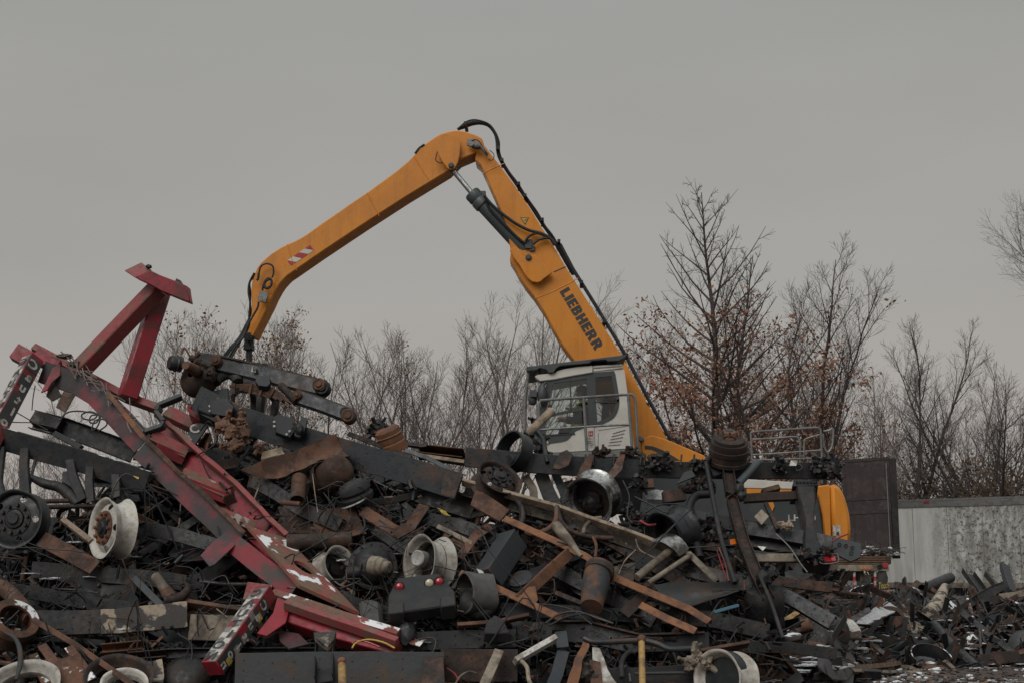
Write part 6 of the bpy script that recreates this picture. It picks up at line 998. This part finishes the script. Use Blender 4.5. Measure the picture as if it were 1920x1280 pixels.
lumps('burnt_part', 'charred bracket cluster hanging under the raised frame left of the square brown bracket', 'scrap', [(1196, 896, 10, 9), (1206, 906, 8, 11), (1190, 908, 7, 6)], 'charred_steel', .05, seed=81, amp=.7, spikes=8)
lumps('burnt_part', 'charred bracket cluster under the raised frame just left of the upright axle', 'scrap', [(1310, 902, 12, 8), (1326, 908, 9, 8), (1296, 912, 8, 6)], 'charred_steel', .05, seed=82, amp=.7, spikes=8)
lumps('burnt_part', 'rusty flaking lump on top of the raised frame below the safety sign', 'scrap', [(1122, 850, 9, 6), (1132, 846, 6, 7)], 'dark_rust', -.02, seed=83, amp=.8, spikes=7)
lumps('burnt_part', 'rusty flaking lump on top of the raised frame at the cab corner', 'scrap', [(1176, 850, 8, 7), (1186, 846, 6, 6)], 'dark_rust', -.02, seed=84, amp=.8, spikes=7)
lumps('burnt_part', 'tangled black brackets below the bright chrome wheel rim', 'scrap', [(1180, 962, 12, 16), (1196, 975, 14, 10), (1170, 985, 10, 9)], 'charred_steel', .1, seed=85, amp=.8, spikes=9)
lumps('burnt_part', 'tangled black brackets right of the black-barrelled wheel', 'scrap', [(1330, 985, 14, 16), (1344, 1000, 12, 12), (1322, 1008, 10, 9)], 'charred_steel', .15, seed=86, amp=.8, spikes=9)
lumps('burnt_part', 'charred joint lump at the foot of the waisted pillar', 'scrap', [(1524, 1042, 16, 9), (1500, 1040, 12, 8), (1548, 1030, 10, 8)], 'charred_steel', .02, seed=87, amp=.7, spikes=8)
for i, (x, y, lb) in enumerate(((1240, 864, 'left of the upright axle'), (1300, 868, 'just left of the upright axle'), (1460, 868, 'left of the pale tag'), (1530, 866, 'at its right end'))): lumps('torn_bracket', 'ragged torn bracket on the raised black chassis frame, ' + lb, 'bracket', [(x, y, 7, 8), (x + 9, y + 3, 6, 6)], 'charred_steel', -.02, seed=90 + i, amp=.8, spikes=8)
# ------------------------------------------------------------------ body of the heaps: the dark tangle underneath everything
TOP = [(-420, 1270), (-160, 1010), (60, 985), (150, 960), (215, 905), (262, 880), (330, 850), (400, 822), (520, 835), (640, 868), (740, 900), (860, 950), (960, 985), (1040, 950), (1085, 955), (1150, 1000), (1250, 1015), (1330, 1020), (1400, 1050), (1450, 1130), (1480, 1240)]
def top_at(x):
    for (a, b), (c, d) in zip(TOP, TOP[1:]):
        if a <= x <= c: return b + (d - b) * (x - a) / (c - a)
    return TOP[0][1] if x < TOP[0][0] else TOP[-1][1]
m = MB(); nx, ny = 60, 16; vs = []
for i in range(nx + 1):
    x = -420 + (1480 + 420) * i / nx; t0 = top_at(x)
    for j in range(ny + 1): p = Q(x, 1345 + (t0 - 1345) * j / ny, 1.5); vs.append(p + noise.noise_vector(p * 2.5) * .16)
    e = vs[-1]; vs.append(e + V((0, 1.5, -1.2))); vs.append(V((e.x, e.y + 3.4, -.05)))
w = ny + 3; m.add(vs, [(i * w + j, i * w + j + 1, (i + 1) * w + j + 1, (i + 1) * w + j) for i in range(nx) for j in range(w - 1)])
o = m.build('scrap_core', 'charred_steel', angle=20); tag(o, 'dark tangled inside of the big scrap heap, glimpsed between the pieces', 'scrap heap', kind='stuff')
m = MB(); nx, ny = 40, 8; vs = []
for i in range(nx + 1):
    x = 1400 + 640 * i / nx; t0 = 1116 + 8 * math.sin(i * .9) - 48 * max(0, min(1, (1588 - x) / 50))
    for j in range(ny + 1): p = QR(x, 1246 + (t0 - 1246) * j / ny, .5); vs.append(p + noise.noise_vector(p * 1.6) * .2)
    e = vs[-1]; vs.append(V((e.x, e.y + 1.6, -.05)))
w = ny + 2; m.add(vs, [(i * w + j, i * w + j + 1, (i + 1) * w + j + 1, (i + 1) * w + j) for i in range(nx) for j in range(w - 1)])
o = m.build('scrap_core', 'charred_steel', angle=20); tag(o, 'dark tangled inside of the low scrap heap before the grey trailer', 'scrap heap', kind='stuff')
rr_ = random.Random(77); tm = MB()
MIX = ['charred_steel'] * 5 + ['black_steel'] * 4 + ['dark_rust'] * 3 + ['hose_black'] * 2 + ['grey_steel', 'rusty_steel']
def shard(mb, p, sz, rr_):
    a = V((rr_.gauss(0, 1), rr_.gauss(0, .6), rr_.gauss(0, .7))).normalized(); b = a.orthogonal().normalized(); b = turn(a, R(90), rr_.uniform(0, 6.28)); c = a.cross(b); k = rr_.random()
    if sz > .3 and k > .8: k *= .75
    if k < .35: mb.box(p, a * sz, b * min(.05, sz * rr_.uniform(.06, .3)), c * .006)
    elif k < .6: mb.tube([p - a * sz, p + b * sz * .15, p + a * sz], rr_.uniform(.008, .03), 6)
    elif k < .8: s2 = min(.05, sz * .18); mb.box(p, a * sz, b * s2, c * .007); mb.box(p + b * s2 + c * s2 * .6, a * sz, b * .007, c * s2 * .6)
    elif k < .92: mb.tube(spline([p - a * sz, p + b * sz * .5, p + a * sz * .6 + c * sz * .3, p - b * sz * .4], 4), .008, 5)
    else: mb.lathe([(sz * .3, -.05), (sz * .34, -.05), (sz * .34, .06), (sz * .3, .06)], p, c, 16, True)
for k in range(2600):
    x = rr_.uniform(-330, 1460); y = rr_.uniform(top_at(x) - 4, 1330); tm.mat(rr_.choice(MIX)); shard(tm, Q(x, y, rr_.uniform(.55, 1.45)), rr_.uniform(.05, .4), rr_)
for k in range(1000):
    x = rr_.uniform(1400, 1960); y = rr_.uniform(1118 - 50 * max(0, min(1, (1588 - x) / 50)), 1250); tm.mat(rr_.choice(MIX)); shard(tm, QR(x, y + (14 if x > 1580 else 0), rr_.uniform(.05, .6)), rr_.choice([rr_.uniform(.05, .3), rr_.uniform(.05, .3), rr_.uniform(.3, .6)]), rr_)
for k in range(2000):                        # fines: chips, flakes and twists of wire lying over the big pieces
    far = rr_.random() < .3; x = rr_.uniform(1400, 1960) if far else rr_.uniform(-60, 1460); y = rr_.uniform(1112 - 50 * max(0, min(1, (1588 - x) / 50)), 1252) if far else rr_.uniform(top_at(x) - 4, 1310)
    tm.mat(rr_.choice(['charred_steel', 'charred_steel', 'black_steel', 'dark_rust', 'dark_rust', 'rusty_steel', 'black_steel', 'charred_steel', 'dusty_tan'])); p = (QR if far else Q)(x, y, rr_.uniform(-.25, .2) if far else rr_.uniform(-.03, .6)); shard(tm, p, rr_.uniform(.02, .075), rr_)
for k in range(260):
    x = rr_.uniform(-40, 1440); y = rr_.uniform(top_at(x) + 4, 1300); p = Q(x, y, rr_.uniform(-.04, .25)); tm.mat(rr_.choice(['hose_black', 'hose_black', 'charred_steel', 'dark_rust', 'grey_steel'])); sz = rr_.uniform(.08, .3)
    tm.tube(spline([p] + [p + V((rr_.gauss(0, sz), rr_.gauss(0, .06), rr_.gauss(0, sz))) for _ in range(3)], 5), rr_.choice([.003, .005, .008]), 5)
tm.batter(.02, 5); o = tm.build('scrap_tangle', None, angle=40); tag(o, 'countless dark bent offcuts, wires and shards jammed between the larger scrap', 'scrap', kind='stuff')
sm = MB()
for k in range(1100):                         # crumbs of snow and rust on the ground before the low heap
    x = rr_.uniform(1380, 1980); y = rr_.uniform(1228, 1288); p = P(x, y, 2667 * 1.6 / (y - 1080)); p.z = .01; sm.mat(rr_.choice(['snow', 'dark_rust', 'dark_rust', 'charred_steel', 'timber']) if x < 1760 else rr_.choice(['dark_rust', 'charred_steel', 'timber', 'dark_rust', 'dark_rust', 'snow'])); s_ = rr_.uniform(.01, .045); sm.lump(p, (s_ * 1.4, s_ * 1.2, s_ * .6), k, .5, 1)
o = sm.build('ground_litter', None, angle=60); tag(o, 'crumbs of snow and rusty litter on the muddy ground at the lower right', 'litter', kind='stuff')

wm = MB()
for k in range(110):                         # thin snow lying in the hollows
    far = rr_.random() < .72; x = rr_.uniform(1480, 1940) if far else rr_.choice([rr_.uniform(0, 300), rr_.uniform(300, 1400)]); y = rr_.uniform(1150, 1262) if far else rr_.uniform(max(1000, top_at(x) + 20), 1300); s_ = rr_.uniform(.03, .17) if far else rr_.uniform(.015, .06)
    p = (QR if far else Q)(x, y, rr_.uniform(-.35, .05) if far else rr_.uniform(-.02, .25)); wm.lump(p, (s_ * rr_.uniform(.8, 1.8), s_, s_ * rr_.uniform(.1, .2)), k, .9, 3, 2.5)
o = wm.build('snow_patches', 'snow', angle=180); tag(o, 'thin ragged patches of old snow lying among the scrap', 'snow', kind='stuff')

# ------------------------------------------------------------------ low heap on the right, piece by piece
def RB(lb, pts, h, sec, mt, w=.1, roll=20, off=-.15, name='bar', cat='bar', bat=.02, **k): return beam(name, lb, cat, pts, h, w, sec, mt, off, roll, 5, bat, q=QR, **k)
sheet('sheet_metal', 'long snow-topped steel sheet bridging the middle of the low heap', 'sheet metal', [(1576, 1170), (1664, 1126), (1690, 1140), (1590, 1186)], .03, 'snow', -.3, .03, .03, q=QR, seed=3); RB('rusty curved rail continuing right from the snow-topped sheet', [(1580, 1182), (1640, 1160), (1690, 1142), (1735, 1150), (1776, 1166)], 14, 'C', 'dark_rust', .12, 15, -.25, 'curved_rail', 'rail')
plate('sheet_metal', 'blunt grey plate with a torn corner left of the low heap centre', 'sheet metal', [(1542, 1176), (1560, 1180), (1612, 1204), (1592, 1218), (1546, 1208)], .02, 'grey_steel', -.35, q=QR); plate('sheet_metal', 'rust-red folded plate against the blunt grey plate', 'sheet metal', [(1514, 1190), (1534, 1172), (1548, 1178), (1548, 1210), (1516, 1208)], .02, 'rusty_steel', -.4, q=QR)
plate('boulder_block', 'dark angular steel block on the snow at the foot of the low heap', 'block', [(1545, 1240), (1560, 1232), (1596, 1242), (1601, 1262), (1590, 1278), (1562, 1276), (1548, 1262)], .5, 'grey_steel', -.9, q=QR, bevel=.03); RB('pale squared timber lying at the foot of the low heap', [(1592, 1252), (1690, 1242)], 10, 'box', 'timber', .12, 25, -.7, 'timber', 'timber'); RB('long thin tan strip on the ground before the low heap', [(1600, 1256), (1700, 1258), (1790, 1266)], 6, 'box', 'dusty_tan', .1, 30, -.9, 'strip', 'strip')
turned('steel_hoop', 'half-open dark steel band standing at the foot of the low heap', 'hoop', 1744, 1240, [(36, 14), (38, 14), (38, -14), (36, -14)], (.1, -.55, .83), 'black_snowy', -.6, q=QR, arc=.6, start=.45, closed=True); RB('dark plate lying level at the right foot of the low heap', [(1836, 1238), (1912, 1228)], 22, 'C', 'dark_rust', .1, 20, -.5, 'steel_channel', 'channel')
RB('long dark bar sloping down right across the low heap', [(1782, 1130), (1840, 1176), (1905, 1226)], 13, 'box', 'charred_steel', .1, 20, -.45); RB('snow-tipped short bar above the long dark bar', [(1776, 1126), (1792, 1140)], 12, 'box', 'snow', .1, 20, -.47); RB('dark rusty beam rising to the right picture edge', [(1842, 1132), (1930, 1104)], 14, 'C', 'dark_rust', .12, 20, -.1, 'steel_beam', 'beam'); RB('dark bar crossing under the rising rusty beam', [(1830, 1168), (1908, 1142)], 11, 'C', 'black_steel', .1, 20, -.2)
for lb, pts, h, sec, mt in (('thick dark stub beam pointing up before the grey trailer', [(1816, 1066), (1846, 1108)], 22, 'Ci', 'charred_steel'), ('thin dark prong between the two stub beams', [(1850, 1070), (1878, 1106)], 6, 'box', 'charred_steel'), ('slate stub plate with a hole standing at the right before the trailer', [(1886, 1056), (1892, 1080), (1902, 1108)], 17, 'C', 'slate_paint'), ('brown square post leaning below the thick stub beam', [(1828, 1100), (1848, 1150)], 18, 'box', 'dark_rust'), ('dark spike at the left end of the trailer foot', [(1699, 1080), (1700, 1104)], 4, 'box', 'charred_steel'), ('dark rail lying along the crest of the low heap', [(1680, 1096), (1720, 1108), (1765, 1124)], 10, 'C', 'dark_rust'), ('dark plank end at the left of the low heap crest', [(1676, 1096), (1690, 1098)], 12, 'box', 'charred_steel')): RB(lb, pts, h, sec, mt, .12, 10, .1, 'steel_stub', 'beam')
pipe('pipe', 'fat dark pipe lying on the low heap crest before the trailer', 'pipe', [(1730, 1104), (1782, 1082)], 10, 'grey_steel', .05, q=QR, hollow=True); pipe('pipe', 'tan flaking pipe leaning in the low heap right of centre', 'pipe', [(1772, 1100), (1758, 1130), (1742, 1156)], [8, 12, 16], 'peeled_paint', -.2, q=QR, n=14)
sheet('sheet_metal', 'snow-patched crumpled sheet at the right of the low heap', 'sheet metal', [(1812, 1192), (1850, 1180), (1858, 1206), (1800, 1212)], .015, 'rust_snowy', -.4, .1, .08, q=QR, seed=7); sheet('sheet_metal', 'dark folded sheet under the long dark bar', 'sheet metal', [(1772, 1182), (1806, 1178), (1812, 1224), (1756, 1228)], .015, 'dark_rust', -.45, .15, .08, q=QR, seed=8); sheet('sheet_metal', 'black curved fender shell at the left end of the low heap', 'sheet metal', [(1596, 1104), (1640, 1092), (1652, 1130), (1604, 1136)], .015, 'black_snowy', .0, .2, .06, q=QR, seed=9)
RB('yellow-brown bent strip beside the lower drum', [(1470, 1162), (1490, 1150), (1504, 1142)], 9, 'box', 'yellow_paint', .06, 15, -3.5, 'strip', 'strip'); turned('canister', 'small brown canister right of the yellow-brown strip', 'canister', 1508, 1172, [(0, 14), (11, 14), (12, 10), (12, -14), (0, -14)], (.8, -.5, .3), 'rusty_steel', -1.5, q=QR)
plate('block', 'dark open box lid left of the low heap', 'box', [(1467, 1190), (1490, 1184), (1504, 1188), (1494, 1204), (1470, 1202)], .15, 'black_snowy', -1.0, q=QR); sheet('sheet_metal', 'black square sheet leaning below the tail lamp', 'sheet metal', [(1470, 1075), (1512, 1052), (1524, 1076), (1488, 1104)], .012, 'black_steel', -2.5, .05, .05, q=QR, seed=12); RB('dark red-brown channel below the black square sheet', [(1492, 1106), (1526, 1092)], 14, 'Ci', 'rusty_steel', .1, 20, -2.6, 'steel_channel', 'channel')

# ------------------------------------------------------------------ smaller loose scrap, every piece its own
LMK = [(212, 990, 'the white wheel with rusty hub'), (34, 974, 'the black studded wheel'), (130, 862, 'the black truck chassis under the red stand'), (200, 1165, 'the peeling cream channel'), (22, 1172, 'the snow-streaked brake drum'), (222, 1278, 'the flat-lying black wheel'), (460, 1180, 'the checkered post'), (640, 1180, 'the red outrigger'), (574, 1056, 'the top plate with the hole'), (370, 920, 'the red ladder frame'), (180, 1095, 'the crumpled fender'), (702, 1062, 'the domed differential'), (806, 1054, 'the large white wheel'), (790, 1110, 'the black bumper'), (892, 1112, 'the torn rubber bellows'), (641, 1260, 'the left yellow rod'), (1203, 1240, 'the right yellow rod'), (620, 892, 'the rust-brown air tank'), (668, 925, 'the black air spring'), (740, 874, 'the big blue-black rail'), (421, 800, 'the clay-brown casting'), (930, 905, 'the tilted brown wheel'), (955, 1045, 'the blue-grey box section'), (1116, 1095, 'the rusty can'), (1112, 934, 'the chrome wheel'), (1120, 990, 'the tan-grey frame rail'), (1262, 1000, 'the black-barrelled wheel'), (1240, 1118, 'the perforated rust bar'), (1395, 980, 'the upright axle'), (1434, 1124, 'the lower axle drum'), (1515, 980, 'the waisted pillar'), (1553, 1047, 'the tail lamp'), (1362, 1272, 'the white-edged wheel'), (1085, 1260, 'the torn rim flaps'), (970, 1210, 'the white plank'), (870, 1200, 'the black riveted rail'), (1480, 1025, 'the drilled end plate frame'), (1020, 1110, 'the flared rust strut'), (1310, 1108, 'the dented grey crossmember'),
       (1640, 1150, 'the snow-topped sheet'), (1578, 1196, 'the blunt grey plate'), (1572, 1256, 'the dark angular block'), (1640, 1250, 'the squared timber'), (1744, 1240, 'the half-open steel band'), (1840, 1178, 'the long dark bar'), (1757, 1128, 'the tan flaking pipe'), (1830, 1090, 'the thick stub beam'), (1890, 1080, 'the slate stub plate'), (1755, 1092, 'the fat dark pipe'), (1885, 1118, 'the rising rusty beam'), (1874, 1234, 'the level dark plate'), (1655, 1090, 'the mud flap'), (1830, 1198, 'the snow-patched sheet'), (1622, 1115, 'the black fender shell'), (1487, 1195, 'the open box lid'), (1490, 1150, 'the yellow-brown strip')]
COLS = {'charred_steel': 'charred', 'black_steel': 'black', 'dark_rust': 'dark brown', 'rusty_steel': 'rusty', 'grey_steel': 'grey', 'dusty_tan': 'tan', 'slate_paint': 'slate', 'orange_rust': 'orange-rust', 'black_snowy': 'snow-dusted black', 'rust_snowy': 'snow-dusted rusty', 'white_scrap': 'off-white', 'peeled_paint': 'flaking cream', 'pale_timber': 'pale', 'hose_black': 'black', 'rubber': 'black', 'aluminium': 'bright'}
used = {o['label'] for o in bpy.data.objects if o.get('label')}
def describe(kind, mt, x, y, ori):
    near = sorted(LMK, key=lambda l: (l[0] - x) ** 2 + (l[1] - y) ** 2)[:5]
    for ox in (ori, ''):
        for lx, ly, ph in near:
            dx, dy = x - lx, y - ly
            for far in ((12, 12), (6, 40)):
                rel = ('just ' if math.hypot(dx, dy) < 32 else '') + (('right of' if dx > 0 else 'left of') if abs(dx) > abs(dy) * 1.0 else ('below' if dy > 0 else 'above'))
                lb = ' '.join(f"small {COLS[mt]} {kind} {ox} {rel} {ph}".split())
                if lb not in used: used.add(lb); return lb, None
    return f"small {COLS[mt]} {kind} {near[0][2].replace('the ', 'near the ', 1)}", 'loose bits of scrap on the heaps'
KIN = ['bar'] * 4 + ['angle iron'] * 3 + ['channel'] * 3 + ['plate', 'sheet', 'sheet', 'pipe', 'pipe', 'pipe'] + ['cable'] * 4 + ['casting', 'drum', 'spring plate', 'bracket']
NM = {'bar': 'bar', 'angle iron': 'angle_iron', 'channel': 'steel_channel', 'plate': 'scrap_plate', 'sheet': 'scrap_sheet', 'pipe': 'pipe', 'cable': 'cable', 'casting': 'casting', 'drum': 'brake_drum', 'spring plate': 'spring_plate', 'bracket': 'bracket'}
def loose(x, y, q, off, L_, rr_, mats, tilt_mu):
    kind = rr_.choice(KIN); mt = rr_.choice(mats)
    if kind == 'cable': mt = rr_.choice(['hose_black', 'hose_black', 'grey_steel', 'dusty_tan'])
    if kind == 'casting' and mt == 'white_scrap': mt = 'rusty_steel'
    a = rr_.gauss(tilt_mu, .55); L_ *= rr_.uniform(.6, 1.25); dx, dy = math.cos(a) * L_ / 2, math.sin(a) * L_ / 2; a = (a + math.pi / 2) % math.pi - math.pi / 2
    ori = 'lying level' if abs(a) < .22 else ('standing upright' if abs(a) > 1.2 else ('sloping down right' if a > 0 else 'sloping up right'))
    lb, gp = describe(kind, mt, x, y, ori if kind not in ('casting', 'drum', 'cable') else ''); p = [(x - dx, y - dy), (x + rr_.gauss(0, 2), y + rr_.gauss(0, 2)), (x + dx, y + dy)]; cat = kind
    if kind in ('bar', 'angle iron', 'channel'): return beam(NM[kind], lb, cat, p, rr_.uniform(.07, .17) * L_, rr_.uniform(.04, .1), {'bar': 'box', 'angle iron': 'L', 'channel': rr_.choice(['C', 'Ci'])}[kind], mt, off, rr_.uniform(-10, 40), 6, .06, group=gp, q=q, t=.01)
    if kind == 'spring plate': return beam(NM[kind], lb, cat, [p[0], (p[1][0] - dy * .2, p[1][1] + dx * .2 * rr_.choice([-1, 1])), p[2]], L_ * .16, .02, 'box', mt, off, rr_.uniform(0, 40), 5, .008, group=gp, q=q)
    if kind == 'plate' or kind == 'bracket':
        n = rr_.randint(4, 6); L_ = min(L_, 85); s_ = .5 if kind == 'plate' else .33; return plate(NM[kind], lb, cat, [(x + math.cos(k * 6.283 / n + a) * L_ * s_ * rr_.uniform(.6, 1.1), y + math.sin(k * 6.283 / n + a) * L_ * s_ * rr_.uniform(.4, .8), rr_.uniform(-.04, .04) if n == 3 else 0) for k in range(n)], .012 if kind == 'plate' else .07, mt, off, group=gp, q=q, bat=.03, tilt=rr_.uniform(0, 1.6))
    if kind == 'sheet': L_ = min(L_, 110); dx *= .8; dy *= .8; h = L_ * rr_.uniform(.25, .5); return sheet(NM[kind], lb, cat, [(x - dx, y - dy, .12), (x + dx, y + dy, .12), (x + dx * .8 - dy * .4, y + dy * .8 + h, -.1), (x - dx * .8, y - dy + h, -.1)], .008, mt, off, rr_.uniform(-.2, .22), .09, group=gp, q=q, nu=12, nv=8, seed=x, torn=.05)
    if kind == 'pipe': return pipe(NM[kind], lb, cat, p, rr_.uniform(.035, .09) * L_, mt, off, group=gp, q=q, n=12)
    if kind == 'cable': return pipe(NM[kind], lb, cat, [p[0], (x + rr_.gauss(0, L_ * .3), y + rr_.gauss(0, L_ * .3)), (x + rr_.gauss(0, L_ * .3), y + rr_.gauss(0, L_ * .3)), p[2]], rr_.uniform(.9, 1.9), mt, off - .08, group=gp, q=q, n=6)
    if kind == 'casting': return tag(lumps(NM[kind], lb, cat, [(x + rr_.gauss(0, L_ * .16), y + rr_.gauss(0, L_ * .12), min(L_, 80) * rr_.uniform(.12, .26), min(L_, 80) * rr_.uniform(.1, .24)) for _ in range(3)], mt, off, seed=int(x), amp=.55, spikes=4, q=q), group=gp)
    r_ = min(L_, 90) * .34; return turned(NM[kind], lb, cat, x, y, [(r_ * .3, r_ * .5), (r_ * .8, r_ * .5), (r_, r_ * .35), (r_, -r_ * .35), (r_ * 1.08, -r_ * .45), (r_ * .9, -r_ * .5), (r_ * .88, r_ * .3), (r_ * .3, r_ * .35)], (rr_.gauss(0, .6), -rr_.uniform(.3, 1), rr_.gauss(.2, .5)), mt, off, group=gp, q=q, n=24)
rr_ = random.Random(2024)
M1 = ['charred_steel'] * 9 + ['black_steel'] * 7 + ['dark_rust'] * 6 + ['rusty_steel'] * 2 + ['grey_steel', 'dusty_tan', 'slate_paint', 'orange_rust']
M2 = ['charred_steel'] * 5 + ['black_steel'] * 3 + ['dark_rust'] * 6 + ['rusty_steel'] * 2 + ['grey_steel'] * 2 + ['black_snowy'] * 3 + ['rust_snowy'] * 1 + ['dusty_tan'] * 2 + ['pale_timber'] * 2 + ['grey_steel', 'white_scrap'] + ['charred_steel'] * 4
cells = [(x, y) for x in range(-10, 1480, 62) for y in range(800, 1300, 46)]
for cx, cy in cells:
    x = cx + rr_.uniform(-26, 26); y = cy + rr_.uniform(-20, 20)
    if y < top_at(x) + 6 or y > 1290: continue
    loose(x, y, Q, rr_.uniform(.28, 1.15), rr_.uniform(60, 150), rr_, M1, .45)
for cx in range(1430, 1940, 40):
    for cy in range(1062, 1262, 22):
        x = cx + rr_.uniform(-16, 16); y = cy + rr_.uniform(-10, 10)
        if cy < 1106 - 52 * max(0, min(1, (1590 - cx) / 50)): continue
        if cy > 1234 and rr_.random() < .55 or cx > 1600 and cy < 1120 and rr_.random() < .6: continue
        loose(x, y, QR, rr_.uniform(-.35, .15) - (.5 if cy > 1230 else 0), rr_.uniform(50, 140), rr_, M2, .15)
